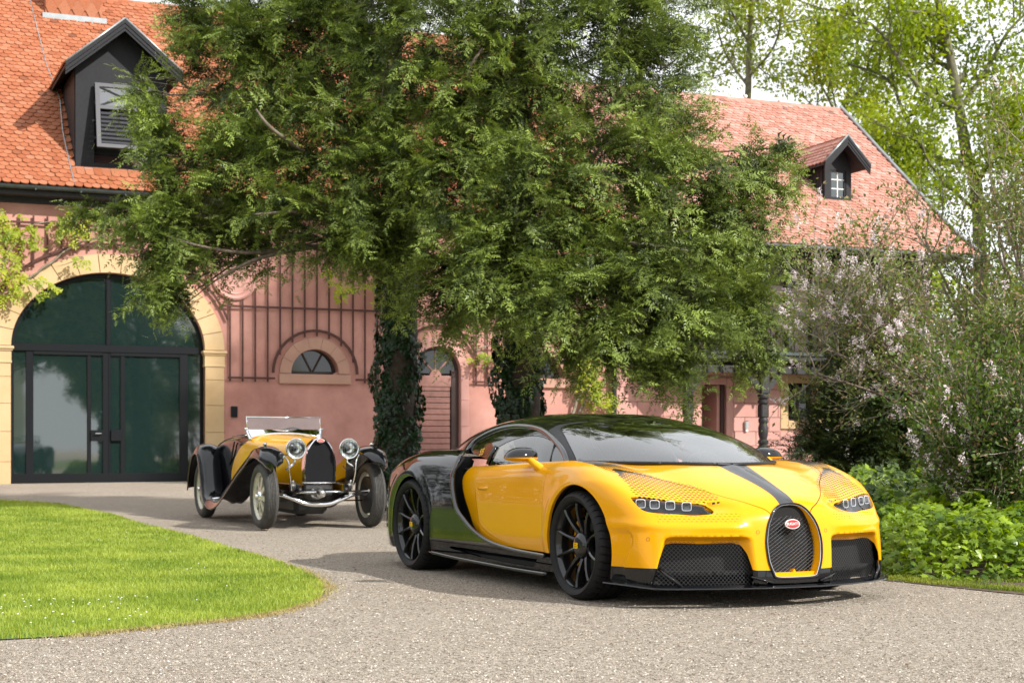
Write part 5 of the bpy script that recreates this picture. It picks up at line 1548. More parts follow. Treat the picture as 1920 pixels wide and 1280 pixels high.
    prof = [(-.12, .60), (.20, .74), (.20, .80), (-.05, .825), (-.30, .815), (-.42, .78), (-.44, .62)]
    m = MB().prism(prof, -.66, .66, (0, 2, 1)); m.build('dashboard', M_INT, root, 30)
    for y0 in (-.36, .36):
        m = MB()
        st = catmull(np.array([(-.75, .50), (-1.05, .47), (-1.22, .52), (-1.32, .72), (-1.42, .92), (-1.47, 1.06)]), 5)
        P = np.stack([st[:, 0], np.full(len(st), y0), st[:, 1]], 1)
        t_ = np.gradient(P, axis=0); t_ /= np.linalg.norm(t_, axis=1, keepdims=True)
        sd = np.tile([0, 1.0, 0], (len(P), 1)); nn = np.cross(sd, t_)
        wv = np.interp(np.linspace(0, 1, len(P)), [0, .4, .7, .88, 1], [.23, .24, .24, .17, .12])
        pr = np.array([(1, .01), (.98, .055), (.8, .075), (.6, .04), (0, .03), (-.6, .04), (-.8, .075), (-.98, .055), (-1, .01), (-.9, -.05), (.9, -.05)])
        prf = np.repeat(pr[None], len(P), 0); prf[..., 0] *= wv[:, None]
        VV, FF = sweep(P, prf, sd, nn)
        m.add(VV, FF).build('seat', M_INT, root, 50)
    a = np.linspace(0, 2*math.pi, 33)
    c0 = np.array([-.56, .36, .76]); u1 = np.array([0, 1.0, 0]); u2 = np.array([-.42, 0, .9])
    P = c0+.175*np.outer(np.cos(a), u1)+.165*np.outer(np.sin(a), u2)
    m = MB().tube(P, .014, 8, False); m.tube(np.array([P[0], c0, P[16]]), .018, 6); m.build('steering_wheel', M_INT, root, True)
    # light coloured arc between the seats
    P = catmull(np.array([(-.25, .02, .82), (-.7, .03, .70), (-1.3, .03, .80), (-1.6, .02, 1.0), (-1.5, 0, 1.12)]), 5)
    MB().tube(P, .014, 6).build('cabin_spine', M_ALU, root, True)
    MB().box(-1.62, -1.58, -.70, .70, .5, .93).build('bulkhead', M_INT, root)
    # ---------------- dark inner structure behind the gaps
    f2 = lambda x, y, z: np.maximum(np.minimum(car_f(x, y, z), np.maximum(tail_f(x, y, z), x+2.0))+.05, -cab_f(x, y, z)-.03)
    V, T = surfnet(f2, (-3.7, -1.04, .16), (.95, 1.04, .95), .036)
    V, T = cut(V, T, .40-np.hypot(V[:, 0]-.037, V[:, 2]-.325))
    V, T = cut(V, T, .41-np.hypot(V[:, 0]+2.66, V[:, 2]-.335))
    V, T = cut(V, T, V[:, 0]-.80)
    V, T = cut(V, T, np.where((V[:, 0] > .3), .2-np.abs(V[:, 2]-.58)*0-.0*V[:, 1], -1)*0-1)
    d_in = np.where((V[:, 0] > .3) & (V[:, 2] < .70), 1, -1.0)
    V, T = cut(V, T, d_in)
    link('inner_shell', np_mesh('inner_shell', V, T, M_DARK, True), root)
    MB().box(-3.4, .62, -.80, .80, .13, .20).box(-2.2, -.45, -.93, .93, .14, .19).build('underbody', M_DARK, root)
    # wheel wells
    for x0 in (.037, -2.65):
        for sg in (1, -1):
            m = MB().lathe([(.40, .28*sg), (.40, 0), (.30, -.02*sg), (0, -.02*sg)], 24, 'y', (x0, .66*sg, .33), None, math.pi-.3, 2*math.pi+.3)
            m.build('wheel_well', M_DARK, root, True)
    # ---------------- wheels
    def wheel(x0, sg, rad, rr, wid):
        st = 0 if x0 < -1 else 0
        yo = .985                                  # outer face
        loc = (x0, sg*yo, rad)
        w = MB()
        # local: +y is the outer face
        w.lathe([(rr, 0), (rr+.004, -.006), (rr-.010, -.016), (rr-.022, -.05), (rr-.03, -wid+.04), (rr, -wid)], 64, 'y')
        o = w.build('wheel', M_RIM, root, True)
        o.location = loc
        o.rotation_euler = (0, 0, 0 if sg > 0 else math.pi)
        tm = MB()
        R0 = rad
        prof = [(rr-.004, -.010), (rr+.006, .004), (rr+.02, .012), (rr+.5*(R0-rr), .018), (R0-.022, .008), (R0-.008, -.008), (R0-.0015, -.028), (R0, -.045)]
        gro = []
        for yy in np.linspace(-.075, -wid+.075, 3): gro += [(R0, yy+.007), (R0-.008, yy+.005), (R0-.008, yy-.005), (R0, yy-.007)]
        prof += gro+[(R0, -wid+.045), (R0-.0015, -wid+.028), (R0-.010, -wid+.004), (R0-.03, -wid-.01), (rr, -wid-.006)]
        prof = np.array(prof); K = 44; ang = []; sc = []
        for k in range(K):
            a0 = 2*math.pi*k/K; da = 2*math.pi/K
            ang += [a0, a0+da*.80, a0+da*.84, a0+da*.96]; sc += [0, 0, 1, 1]
        ang = np.array(ang); sc = np.array(sc); M_ = len(prof)
        Vt = np.zeros((len(ang), M_, 3))
        rad_ = np.repeat(prof[None, :, 0], len(ang), 0)
        sh = ((prof[:, 1] < -.006) & (prof[:, 0] > R0-.012) & (np.arange(M_) > 4))
        rad_ -= sc[:, None]*np.where(sh & ((prof[:, 1] > -.07) | (prof[:, 1] < -wid+.07)), .007, np.where(sh, .003, 0))[None]
        aa = ang[:, None]+np.where(sh, -(prof[:, 1]+.05)*.5, 0)[None]
        Vt[..., 0] = np.cos(aa)*rad_; Vt[..., 2] = np.sin(aa)*rad_; Vt[..., 1] = prof[None, :, 1]
        n_ = len(ang)
        FF = [(i*M_+q, ((i+1) % n_)*M_+q, ((i+1) % n_)*M_+q+1, i*M_+q+1) for i in range(n_) for q in range(M_-1)]
        tm.add(Vt.reshape(-1, 3), FF).build('tyre', M_RUB, o, 45)
        # rim spokes
        for k in range(10):
            a0 = 2*math.pi*k/10+.31
            d = np.array([math.cos(a0), 0, math.sin(a0)]); tdir = np.array([-math.sin(a0), 0, math.cos(a0)])
            pts = []
            prof_s = [(.085, -.052, .022), (.12, -.040, .014), (.17, -.026, .0105), (rr-.05, -.016, .010), (rr-.012, -.014, .013)]
            Vs = []
            for r_, y_, w_ in prof_s:
                c_ = d*r_+np.array([0, y_, 0])
                Vs += [c_+tdir*w_+np.array([0, -.028, 0]), c_+tdir*w_*.8, c_+tdir*w_*.15+np.array([0, .008, 0]), c_-tdir*w_*.15+np.array([0, .008, 0]), c_-tdir*w_*.8, c_-tdir*w_+np.array([0, -.028, 0])]
            FF = [(i*6+j, i*6+(j+1) % 6, (i+1)*6+(j+1) % 6, (i+1)*6+j) for i in range(4) for j in range(6)]
            MB().add(np.array(Vs), FF).build('spoke', M_RIM, o, 35)
        hub = MB().lathe([(.0, -.012), (.045, -.014), (.074, -.026), (.084, -.042), (.088, -.075), (.088, -.12)], 32, 'y')
        h_ = hub.build('hub', M_RIM, o, 40)
        dsc = MB().lathe([(.10, -.150), (.20, -.150), (.205, -.153), (.205, -.178), (.20, -.18), (.1, -.18)], 40, 'y')
        dsc.build('brake_disc', M_DISC, o, 40)
        cal = MB(); a0 = R(-38); a1 = R(38) 
        cal.lathe([(.165, -.118), (.232, -.118), (.236, -.125), (.236, -.195), (.165, -.195), (.165, -.118)], 14, 'y', (0, 0, 0), None, a0, a1)
        cal.build('brake_caliper', M_YEL, o, 35)
        back = MB().lathe([(0, -wid+.03), (rr, -wid+.03)], 32, 'y'); back.build('wheel_back', M_DARK, o)
        tx = text_mesh('EB', .052, .003)
        place_text(o, tx, 'hub_emblem', M_YELT, np.array([0.0, -.008, -.004]), Vector((0, 1, 0)), Vector((-1, 0, 0)))
        return o
    for sg in (1, -1):
        wheel(0.0, sg, .339, .272, .265)
        wheel(-2.711, sg, .355, .285, .33)
    return root

def text_mesh(s, size, ext):
    cu = bpy.data.curves.new('lettering', 'FONT'); cu.body = s; cu.size = size; cu.extrude = ext; cu.align_x = 'CENTER'; cu.align_y = 'CENTER'
    cu.resolution_u = 3
    ob = bpy.data.objects.new('lettering', cu); COL.objects.link(ob)
    dg = bpy.context.evaluated_depsgraph_get(); dg.update()
    me = bpy.data.meshes.new_from_object(ob.evaluated_get(dg))
    bpy.data.objects.remove(ob); bpy.data.curves.remove(cu)
    return me

def place_text(parent, me, name, m, loc, normal, right, **kw):
    me.materials.clear(); me.materials.append(m)
    o = link(name, me, parent)
    n = Vector(normal).normalized(); r = Vector(right); r = (r-n*r.dot(n)).normalized(); u = n.cross(r)
    o.matrix_local = Matrix((( r.x, u.x, n.x, loc[0]), (r.y, u.y, n.y, loc[1]), (r.z, u.z, n.z, loc[2]), (0, 0, 0, 1)))
    return props(o, **kw)

def badge(parent, loc, rot, w, h):
    """red oval maker's plate with a white edge and white capitals; local x forward, y left"""
    a = np.linspace(0, 2*math.pi, 41)[:-1]
    M = Matrix.Translation(Vector(loc)) @ Matrix.Rotation(rot[1], 4, 'Y')
    def disc(sx, x0, x1, name, m, par):
        mb = MB(); n = 40
        A = np.stack([np.full(n, x0), np.cos(a)*w*sx, np.sin(a)*(h-w+w*sx if sx < 1 else h)], 1); B = A.copy(); B[:, 0] = x1
        mb.add(np.concatenate([A, B]), [list(range(n)), list(range(n, 2*n))]+[(i, (i+1) % n, n+(i+1) % n, n+i) for i in range(n)])
        o = mb.build(name, m, par)
        return o
    o = disc(1.0, 0, .010, 'emblem', M_WHT, parent); o.matrix_local = M
    disc(.92, .004, .0125, 'emblem_field', M_RED, o)
    me = text_mesh('BUGATTI', .027*w/.062, .0015)
    place_text(o, me, 'emblem_lettering', M_WHT, np.array([.0135, 0, 0]), Vector((1, 0, 0)), Vector((0, 1, 0)))
    return o

M_GREYS_B = mat('stripe_grey', (.035, .036, .042), .33, coat=.3, noise=.1)
M_LAMPIN = mat('lamp_housing', (.022, .022, .025), .25, metal=.6, noise=.6, nscale=18)
M_DRL = mat('lamp_white', (.62, .64, .67), .2)
M_DRL.node_tree.nodes['Principled BSDF'].inputs['Emission Color'].default_value = (1, 1, 1, 1)
M_DRL.node_tree.nodes['Principled BSDF'].inputs['Emission Strength'].default_value = .06
M_LENS = mat('lamp_lens', (.10, .105, .115), .08, metal=.8)
M_GLASSC = glass_mat('clear_glass', (.86, .90, .90), 1.8)
M_LGL = glass_mat('lamp_glass', (.92, .94, .95), 1.3)
M_GLASSW = glass_mat('windscreen_glass', (.84, .89, .90), 2.3)
M_GRILLE = mat('grille_metal', (.30, .31, .32), .25, metal=1., rvar=.06)
M_INMESH = mat('intake_mesh_metal', (.06, .06, .065), .35, metal=.4)
M_RIM = mat('dark_rim_metal', (.035, .035, .037), .16, metal=.75, coat=.4)
M_BROWN = mat('sensor_line', (.22, .07, .01), .4)
M_MESHDK = mat('dark_mesh', (.015, .015, .016), .5, noise=.6, nscale=220, bump=.5, bscale=240)
M_CLINE = mat('dark_polished_metal', (.075, .075, .08), .16, metal=.9, coat=.5)
M_INT = mat('cabin_leather', (.15, .165, .20), .55, noise=.15, nscale=60, bump=.1)
M_DISC = mat('brake_disc_metal', (.10, .10, .10), .35, metal=.8, noise=.1)
M_YELT = mat('yellow_lettering', (.85, .5, .01), .3)
# ================================================================== OPEN VINTAGE ROADSTER (x forward from the front axle, y left, z up)
M_ALUW = mat('cast_aluminium', (.58, .56, .46), .38, metal=.35, noise=.12)
M_RUBV = mat('old_rubber', (.045, .043, .040), .7, noise=.3, nscale=30, bump=.2, bscale=150)
M_CORE = mat('radiator_core', (.006, .006, .008), .6, spec=.15, noise=.5, nscale=260, bump=.6, bscale=300)
M_LAMPG = mat('lamp_reflector', (.86, .86, .84), .10, metal=1.)
M_BLKV = mat('black_enamel', (.004, .004, .006), .12, coat=.4, spec=.4)
M_YELV = mat('yellow_enamel', (.82, .40, .003), .2, coat=.6, noise=.04, nscale=3)
M_CASE = mat('dark_castings', (.05, .05, .052), .4, metal=.5, noise=.3)
M_GLASSV = glass_mat('flat_glass', (.90, .94, .94))

def build_vintage():
    c, s = math.cos(R(65.5)), math.sin(R(65.5))
    root = empty('vintage_roadster', (-2.17-.03*s, 17.76-.03*c, .045), (0, R(.45), -R(65.5)),
                 'vintage open two-seat roadster in yellow and black with big round headlamps and cycle-like wings', 'car')
    # ---------- body loft
    st = [(-.02, .172, .70, 1.005), (-.25, .21, .72, 1.015), (-.6, .285, .78, 1.03), (-1.0, .375, .85, 1.05), (-1.35, .455, .90, 1.07), (-1.7, .50, .92, 1.075), (-2.2, .52, .92, 1.06), (-2.6, .50, .89, 1.02), (-3.0, .44, .82, .95), (-3.35, .34, .74, .84), (-3.65, .20, .62, .70), (-3.80, .08, .55, .58)]
    st = np.array(st)[::-1]
    fw, fb, ft = pchip(st[:, 0], st[:, 1]), pchip(st[:, 0], st[:, 2]), pchip(st[:, 0], st[:, 3])
    xs = np.linspace(-3.8, -.02, 110); K = 31
    th = np.linspace(0, math.pi/2, K)
    G = np.zeros((len(xs), 8+K, 3))
    for i, x in enumerate(xs):
        w, b_, t_ = float(fw(x)), float(fb(x)), float(ft(x))
        lo = .40+.06*sstep(-3.0, -3.8, x)
        zz = np.linspace(lo, b_, 9)[:-1]
        tuck = np.linspace(.86, 1.0, 9)[:-1]
        e = .78
        y = np.concatenate([w*tuck**.6, w*np.cos(th)**e]); z = np.concatenate([zz, b_+(t_-b_)*np.sin(th)**e])
        G[i, :, 0] = x; G[i, :, 1] = y; G[i, :, 2] = z
    n, k = G.shape[:2]
    V = G.reshape(-1, 3)
    q = np.array([(i*k+j, i*k+j+1, (i+1)*k+j+1, (i+1)*k+j) for i in range(n-1) for j in range(k-1)])
    T = np.concatenate([q[:, [0, 1, 2]], q[:, [0, 2, 3]]])
    xz = lambda V: V[:, [0, 2]]
    # cockpit opening in plan
    CK = catmull([(-1.40, .0), (-1.41, .33), (-1.55, .40), (-1.9, .425), (-2.2, .41), (-2.33, .30), (-2.36, 0)], 6)
    CKp = np.concatenate([CK, [(-2.36, -.3), (-1.40, -.3)]])
    cd = np.where(V[:, 2] > .8, sdpoly(V[:, [0, 1]], CKp), 1)
    V, T = cut(V, T, -cd)
    # yellow / black division sweeping down and back
    DV = np.concatenate([catmull([(-1.36, 1.3), (-1.38, 1.07), (-1.40, .97), (-1.56, .90), (-1.76, .79), (-1.93, .66), (-2.02, .52), (-2.05, .2)], 6), [(1, .2), (1, 1.3)]])
    dv = sdpoly(xz(V), DV)
    yV, yT = cut(V, T, dv); bV, bT = cut(V, T, -dv)
    # bonnet cut from the scuttle and from the lower side
    bl = np.where(yV[:, 0] > -1.12, .86-.06*(yV[:, 0]+1.1)/1.1-yV[:, 2], 1)
    hV, hT = cut(yV, yT, bl+.002); yV, yT = cut(yV, yT, -bl+.002)
    def both(name, V, T, m, par, th=.012):
        V2 = V*np.array([1, -1, 1]); n = len(V)
        me = np_mesh(name, np.concatenate([V, V2]), np.concatenate([T, T[:, ::-1]+n]), m, True)
        o = link(name, me, par)
        return o
    both('body', yV, yT, M_YELV, root)
    both('bonnet', hV, hT, M_YELV, root)
    both('tail', bV, bT, M_BLKV, root)
    # beads: bonnet hinge line, belt line, cockpit rim
    for sg in (1, -1):
        P = np.array([(x, sg*float(fw(x))*1.004, .86-.06*(x+1.1)/1.1) for x in np.linspace(-1.12, -.03, 14)])
        MB().tube(P, .006, 6).build('bonnet_bead', M_BRZ, root, True)
        P = catmull(np.array([(-1.72, .522*sg, .97), (-1.80, .522*sg, .86), (-1.93, .51*sg, .74), (-2.1, .49*sg, .66)]), 6)
        MB().tube(P, .010, 6).build('door_edge', M_BLKV, root, True)
    rim = np.array([(x, y, float(ft(x))-.0) for x, y in CK])
    zt = [float(fb(x)+(ft(x)-fb(x))*max(0, 1-(y/fw(x))**(2/.78))**(.78/2)) for x, y in CK]
    rim[:, 2] = zt; rr = np.concatenate([rim, (rim*np.array([1, -1, 1]))[::-1]])
    MB().tube(rr, .014, 8, False).build('cockpit_rim', M_BLKV, root, True)
    MB().box(-2.34, -1.42, -.40, .40, .50, .60).box(-2.40, -2.34, -.42, .42, .5, .98).build('cockpit', M_DARK, root)
    for y0 in (-.2, .2):
        MB().box(-2.32, -2.18, y0-.19, y0+.19, .58, 1.0, bev=.04).box(-2.2, -1.75, y0-.19, y0+.19, .6, .72, bev=.04).build('seat', M_INT, root, True)
    a = np.linspace(0, 2*math.pi, 25); P = np.array([-1.62, .2, .98])+.19*np.outer(np.cos(a), (0, 1, 0))+.19*np.outer(np.sin(a), (-.55, 0, .83))
    MB().tube(P, .012, 6, False).tube(np.array([(-1.62, .2, .98), (-1.2, .2, .74)]), .015, 6).build('steering_wheel', M_BLKV, root, True)
    # ---------- flowing wings, front to rear in one sweep
    pth = catmull([(.46, .70), (.42, .755), (.32, .825), (.18, .880), (.0, .903), (-.16, .885), (-.36, .805), (-.80, .645), (-1.25, .455), (-1.60, .315), (-1.88, .250), (-2.10, .245), (-2.25, .285), (-2.37, .40), (-2.46, .60), (-2.55, .78), (-2.66, .885), (-2.82, .915), (-3.02, .865), (-3.22, .72), (-3.36, .53), (-3.43, .36)], 6)
    tt = np.gradient(pth, axis=0); tt /= np.linalg.norm(tt, axis=1, keepdims=True); nn = np.stack([tt[:, 1], -tt[:, 0]], 1)
    nn[nn[:, 1] < 0] *= 1
    yo = np.interp(pth[:, 0], [-3.43, -2.9, -.3, .25, .40, .46], [.73, .755, .755, .745, .70, .655])
    yi = np.interp(pth[:, 0], [-3.43, -2.9, -2.45, -1.9, -.9, -.4, .0, .25, .40, .46], [.46, .44, .46, .48, .42, .42, .44, .46, .52, .60])
    K = 13; v = np.linspace(0, 1, K)
    for sg in (1, -1):
        up = []; lo = []
        for i in range(len(pth)):
            y = yi[i]+(yo[i]-yi[i])*v
            crown = .055*(1-(2*v-1)**2)-.02*(v > .99)
            crown = crown-.05*np.clip((v-.90)/.10, 0, 1)**1.5
            p = np.stack([pth[i, 0]-nn[i, 0]*0+(-nn[i, 0])*-1*0+0*v, sg*y, pth[i, 1]+0*v], 1)
            d = np.array([-tt[i, 1], 0, tt[i, 0]]); d = d if (d[2] > 0 or i > 90) else -d
            d = np.array([tt[i, 1], 0, -tt[i, 0]])          # path runs backwards: this points up / outwards
            p = p+crown[:, None]*d-.03*d
            up.append(p); lo.append(p-d*.014)
        up = np.array(up); lo = np.array(lo); m_ = len(pth)
        V = np.concatenate([up.reshape(-1, 3), lo.reshape(-1, 3)]); N_ = m_*K
        F = [(i*K+j, i*K+j+1, (i+1)*K+j+1, (i+1)*K+j) for i in range(m_-1) for j in range(K-1)]
        F += [tuple(N_+q for q in f[::-1]) for f in F]
        for i in range(m_-1):
            F.append((i*K, (i+1)*K, N_+(i+1)*K, N_+i*K)); F.append((i*K+K-1, (i+1)*K+K-1, N_+(i+1)*K+K-1, N_+i*K+K-1))
        for j in range(K-1):
            F.append((j, j+1, N_+j+1, N_+j)); e_ = (m_-1)*K; F.append((e_+j, e_+j+1, N_+e_+j+1, N_+e_+j))
        w = MB().add(V, F).build('wing', M_BLKV, root, 50)
        P = up[:, -1]; MB().tube(P, .009, 6).build('wing_bead', M_BRZ, w, True)
        # inner valance closing the wing to the chassis
        sel = [i for i in range(m_) if -1.9 < pth[i, 0] < -.25]
        A = np.array([up[i, 0] for i in sel]); B = A.copy(); B[:, 2] = np.minimum(.42, A[:, 2]-.02); B[:, 1] = sg*.40
        n_ = len(sel)
        MB().add(np.concatenate([A, B]), [(i, i+1, n_+i+1, n_+i) for i in range(n_-1)]).build('wing_valance', M_BLKV, w, True)
        # three little step bars
        for x0 in (-2.02, -2.08, -2.14):
            MB().tube(np.array([(x0, sg*.55, .285), (x0+.02, sg*.70, .262)]), .006, 6).build('step_bar', M_CHR, w, True)
        # marker lamp
        m = MB().lathe([(0, .045), (.012, .04), (.020, .02), (.021, 0), (.016, -.035), (0, -.05)], 14, 'x', (.02, sg*.625, .945))
        m.tube(np.array([(.02, sg*.625, .93), (.02, sg*.625, .89)]), .007, 6).build('marker_lamp', M_CHR, w, True)
        # stays
        P = catmull(np.array([(.10, sg*.47, .845), (.16, sg*.40, .76), (.17, sg*.385, .62), (.14, sg*.35, .43)]), 6)
        MB().tube(P, .008, 6).build('wing_stay', M_CHR, root, True)
        # headlamps
        hx = .17; hy = sg*.31; hz = .895
        lamp = MB().lathe([(.113, .0), (.116, -.012), (.108, -.03), (.095, -.08), (.06, -.135), (.02, -.16), (0, -.162)], 32, 'x', (hx, hy, hz)).build('headlight', M_CHR, root, True)
        MB().lathe([(.100, -.004), (.108, .006), (.116, .006), (.118, -.006), (.112, -.016)], 32, 'x', (hx, hy, hz)).build('headlight_rim', M_CHR, lamp, True)
        MB().lathe([(.104, -.004), (.085, -.03), (.05, -.055), (.0, -.065)], 32, 'x', (hx, hy, hz)).build('headlight_reflector', M_LAMPG, lamp, True)
        gl = MB()
        a = np.linspace(0, 2*math.pi, 33)[:-1]
        for r_, d_ in ((.104, .002), (.075, .010), (.04, .015)):
            pass
        gl.lathe([(.104, .0), (.075, .009), (.04, .014), (0, .016)], 32, 'x', (hx, hy, hz)).build('headlight_glass', M_GLASSV, lamp, True)
        for k in range(5):
            x_ = (k-2)*.032; h_ = math.sqrt(.10**2-x_**2)
            MB().tube(np.array([(hx+.012, hy+x_, hz-h_*.9), (hx+.016, hy+x_, hz), (hx+.012, hy+x_, hz+h_*.9)]), .003, 4).build('lens_rib', M_GLASSV, lamp, True)
        MB().lathe([(0, 0), (.018, -.004), (.02, -.03)], 12, 'x', (hx-.01, hy, hz)).build('headlight_bulb', M_LENS, lamp, True)
        MB().tube(catmull(np.array([(hx-.06, hy, hz-.09), (hx-.06, hy, hz-.15), (hx-.03, sg*.36, .70), (.1, sg*.40, .66)]), 5), .014, 8).build('headlight_bracket', M_CHR, root, True)
    P = catmull(np.array([(.12, .33, .80), (.16, .40, .72), (.14, .30, .66), (.10, .26, .70)]), 6); MB().tube(P, .005, 5).build('lamp_cable', M_BLKV, root, True)
    # ---------- radiator
    HS = catmull([(0, 1.02), (.055, 1.005), (.105, .955), (.150, .880), (.176, .79), (.186, .70), (.184, .60), (.178, .515)], 6)
    HSf = np.concatenate([HS, (HS[1:]*np.array([-1, 1]))[::-1]]) if False else np.concatenate([HS[::-1]*np.array([-1, 1]), HS[1:]])
    shell = MB()
    n = len(HSf); A = np.stack([np.full(n, .075), HSf[:, 0], HSf[:, 1]], 1); ctr = np.array([0, .72])
    I = HSf.copy(); I[:, 0] *= .90; I[:, 1] = (I[:, 1]-.515)*.955+.517
    ring = [A+np.array([-.10, 0, 0]), A, A*1, np.stack([np.full(n, .085), (HSf[:, 0]+I[:, 0])/2, (HSf[:, 1]+I[:, 1])/2], 1), np.stack([np.full(n, .070), I[:, 0], I[:, 1]], 1), np.stack([np.full(n, .04), I[:, 0], I[:, 1]], 1)]
    VV = np.concatenate(ring); m_ = len(ring)
    FF = [(r*n+i, r*n+i+1, (r+1)*n+i+1, (r+1)*n+i) for r in range(m_-1) for i in range(n-1)]
    shell.add(VV, FF); rad = shell.build('radiator_shell', M_CHR, root, 40)
    core = np.stack([np.full(n, .055), I[:, 0], I[:, 1]], 1)
    MB().add(core, [list(range(n))]).build('radiator_core', M_CORE, rad)
    badge(root, np.array([.088, 0, .985]), (0, R(4), 0), .045, .022)
    MB().lathe([(0, .045), (.02, .042), (.028, .03), (.03, 0)], 16, 'z', (.02, 0, 1.015)).build('radiator_cap', M_CHR, root, True)
    # ---------- front axle and running gear
    P = catmull(np.array([(0, -.60, .37), (.02, -.45, .375), (.03, -.34, .345), (.04, -.15, .275), (.04, 0, .262), (.04, .15, .275), (.03, .34, .345), (.02, .45, .375), (0, .60, .37)]), 6)
    MB().tube(P, np.interp(np.linspace(0, 1, len(P)), [0, .2, .5, .8, 1], [.018, .022, .026, .022, .018]), 10).build('front_axle', M_CHR, root, True)
    MB().tube(np.array([(.14, -.30, .405), (.12, .58, .415)]), .011, 8).lathe([(0, .03), (.02, .02), (.022, -.02), (0, -.03)], 10, 'x', (.12, .57, .415)).build('track_rod', M_CHR, root, True)
    MB().tube(np.array([(.12, -.22, .510), (.12, .27, .510)]), .010, 8).build('cross_bar', M_CHR, root, True)
    for sg in (1, -1):
        MB().box(-3.4, .16, sg*.28-.03, sg*.28+.03, .40, .50, bev=.01).build('chassis_rail', M_BLKV, root)
        m = MB()
        sp = catmull(np.array([(.20, sg*.27, .44), (.0, sg*.27, .40), (-.35, sg*.27, .42)]), 5)
        m.tube(sp, .022, 6).build('leaf_spring', M_CASE, root, True)
        MB().lathe([(0, .03), (.05, .03), (.058, .02), (.058, -.02), (0, -.03)], 20, 'y', (.10, sg*.33, .47)).build('damper', M_CASE, root, 40)
        MB().tube(np.array([(.10, sg*.33, .47), (.16, sg*.34, .54)]), .012, 6).build('damper_arm', M_CHR, root, True)
        MB().tube(np.array([(.02, sg*.40, .37), (.11, sg*.58, .41)]), .014, 6).build('steering_arm', M_CASE, root, True)
    MB().lathe([(0, .16), (.03, .155), (.048, .13), (.055, .06), (.055, -.04), (.075, -.06), (.085, -.2), (.085, -.4)], 20, 'x', (.08, -.02, .395)).build('dynamo', M_ALU, root, 40)
    MB().box(-.5, .02, -.17, .17, .36, .50, bev=.02).build('engine_front', M_CASE, root)
    MB().box(-1.2, -.25, -.20, .20, .14, .42, bev=.05).build('sump', M_CASE, root)
    m = MB().box(-.62, -.58, -.05, .22, .16, .24)
    m.build('perforated_plate', M_CASE, root)
    MB().tube(np.array([(-.1, -.62, .30), (-.1, .62, .30)]), .008, 6).build('brake_rod', M_CASE, root, True)
    MB().box(-3.2, -.1, -.40, .40, .36, .42).build('undertray', M_DARK, root)
    MB().tube(np.array([(-2.75, -.62, .37), (-2.75, .62, .37)]), .04, 10).build('rear_axle', M_CASE, root, True)
    # ---------- windscreen
    for sg in (1, -1):
        P = catmull(np.array([(-1.30, .43*sg, .99), (-1.345, .452*sg, 1.06), (-1.37, .462*sg, 1.115)]), 5)
        MB().tube(P, np.linspace(.026, .014, len(P)), 8).lathe([(0, .025), (.018, .022), (.022, 0), (.018, -.022), (0, -.025)], 12, 'y', (-1.372, .466*sg, 1.118)).build('screen_post', M_CHR, root, True)
        MB().tube(np.array([(-1.372, .458*sg, 1.118), (-1.405, .458*sg, 1.275)]), .0065, 6).build('screen_frame', M_CHR, root, True)
    MB().tube(np.array([(-1.402, -.462, 1.262), (-1.402, .462, 1.262)]), .0085, 8).build('screen_frame', M_CHR, root, True)
    gm = MB(); gm.box(-.0025, .0025, -.455, .455, 0, .145, Matrix.Translation((-1.372, 0, 1.118)) @ Matrix.Rotation(R(-12), 4, 'Y')); gm.build('screen_glass', M_GLASSV, root)
    yy = np.linspace(-.445, .445, 21); zb = .985+.085*np.sqrt(np.maximum(0, 1-(yy/.452)**2))
    A = np.stack([-1.31-.03*0*yy, yy, zb], 1); B = np.stack([-1.368+0*yy, yy, 1.113+0*yy], 1)
    MB().add(np.concatenate([A, B]), [(i, i+1, 21+i+1, 21+i) for i in range(20)]).build('screen_glass', M_FROST, root, True)
    MB().tube(A, .013, 8).build('scuttle_trim', M_CHR, root, True)
    # ---------- wheels
    def wheel(x0, sg):
        o = MB().lathe([(.262, 0), (.270, -.006), (.262, -.02), (.235, -.035), (.235, -.095), (.262, -.115), (.270, -.13)], 48, 'y').build('wheel', M_ALUW, root, 40)
        o.location = (x0, sg*.690, .365); o.rotation_euler = (0, 0, 0 if sg > 0 else math.pi)
        pr = [(.262, -.004), (.285, .012), (.315, .016), (.345, .004), (.360, -.014)]
        for yy in np.linspace(-.030, -.100, 5): pr += [(.366, yy+.006), (.368, yy), (.366, yy-.004), (.360, yy-.006), (.360, yy-.0075)]
        pr += [(.360, -.116), (.345, -.134), (.315, -.146), (.285, -.142), (.262, -.128)]
        MB().lathe(pr, 56, 'y').build('tyre', M_RUBV, o, 35)
        for k in range(8):
            a0 = 2*math.pi*k/8+.2; d = np.array([math.cos(a0), 0, math.sin(a0)]); t_ = np.array([-math.sin(a0), 0, math.cos(a0)])
            Vs = []
            for r_, y_, w_ in ((.055, -.01, .030), (.12, -.018, .026), (.20, -.026, .024), (.245, -.03, .030)):
                c_ = d*r_+np.array([0, y_, 0]); Vs += [c_+t_*w_, c_-t_*w_, c_-t_*w_*.9+np.array([0, -.03, 0]), c_+t_*w_*.9+np.array([0, -.03, 0])]
            MB().add(np.array(Vs), [(i*4+j, i*4+(j+1) % 4, (i+1)*4+(j+1) % 4, (i+1)*4+j) for i in range(3) for j in range(4)]).build('spoke', M_ALUW, o, 30)
        MB().lathe([(0, .045), (.022, .042), (.028, .03), (.03, .012), (.05, .006), (.062, -.01), (.065, -.06)], 24, 'y').build('hub', M_CHR, o, 40)
        MB().lathe([(0, -.05), (.20, -.055), (.215, -.065), (.215, -.12), (.10, -.135), (0, -.14)], 36, 'y').build('brake_drum', M_CASE, o, 40)
    for x0 in (0, -2.75):
        for sg in (1, -1): wheel(x0, sg)
    return root
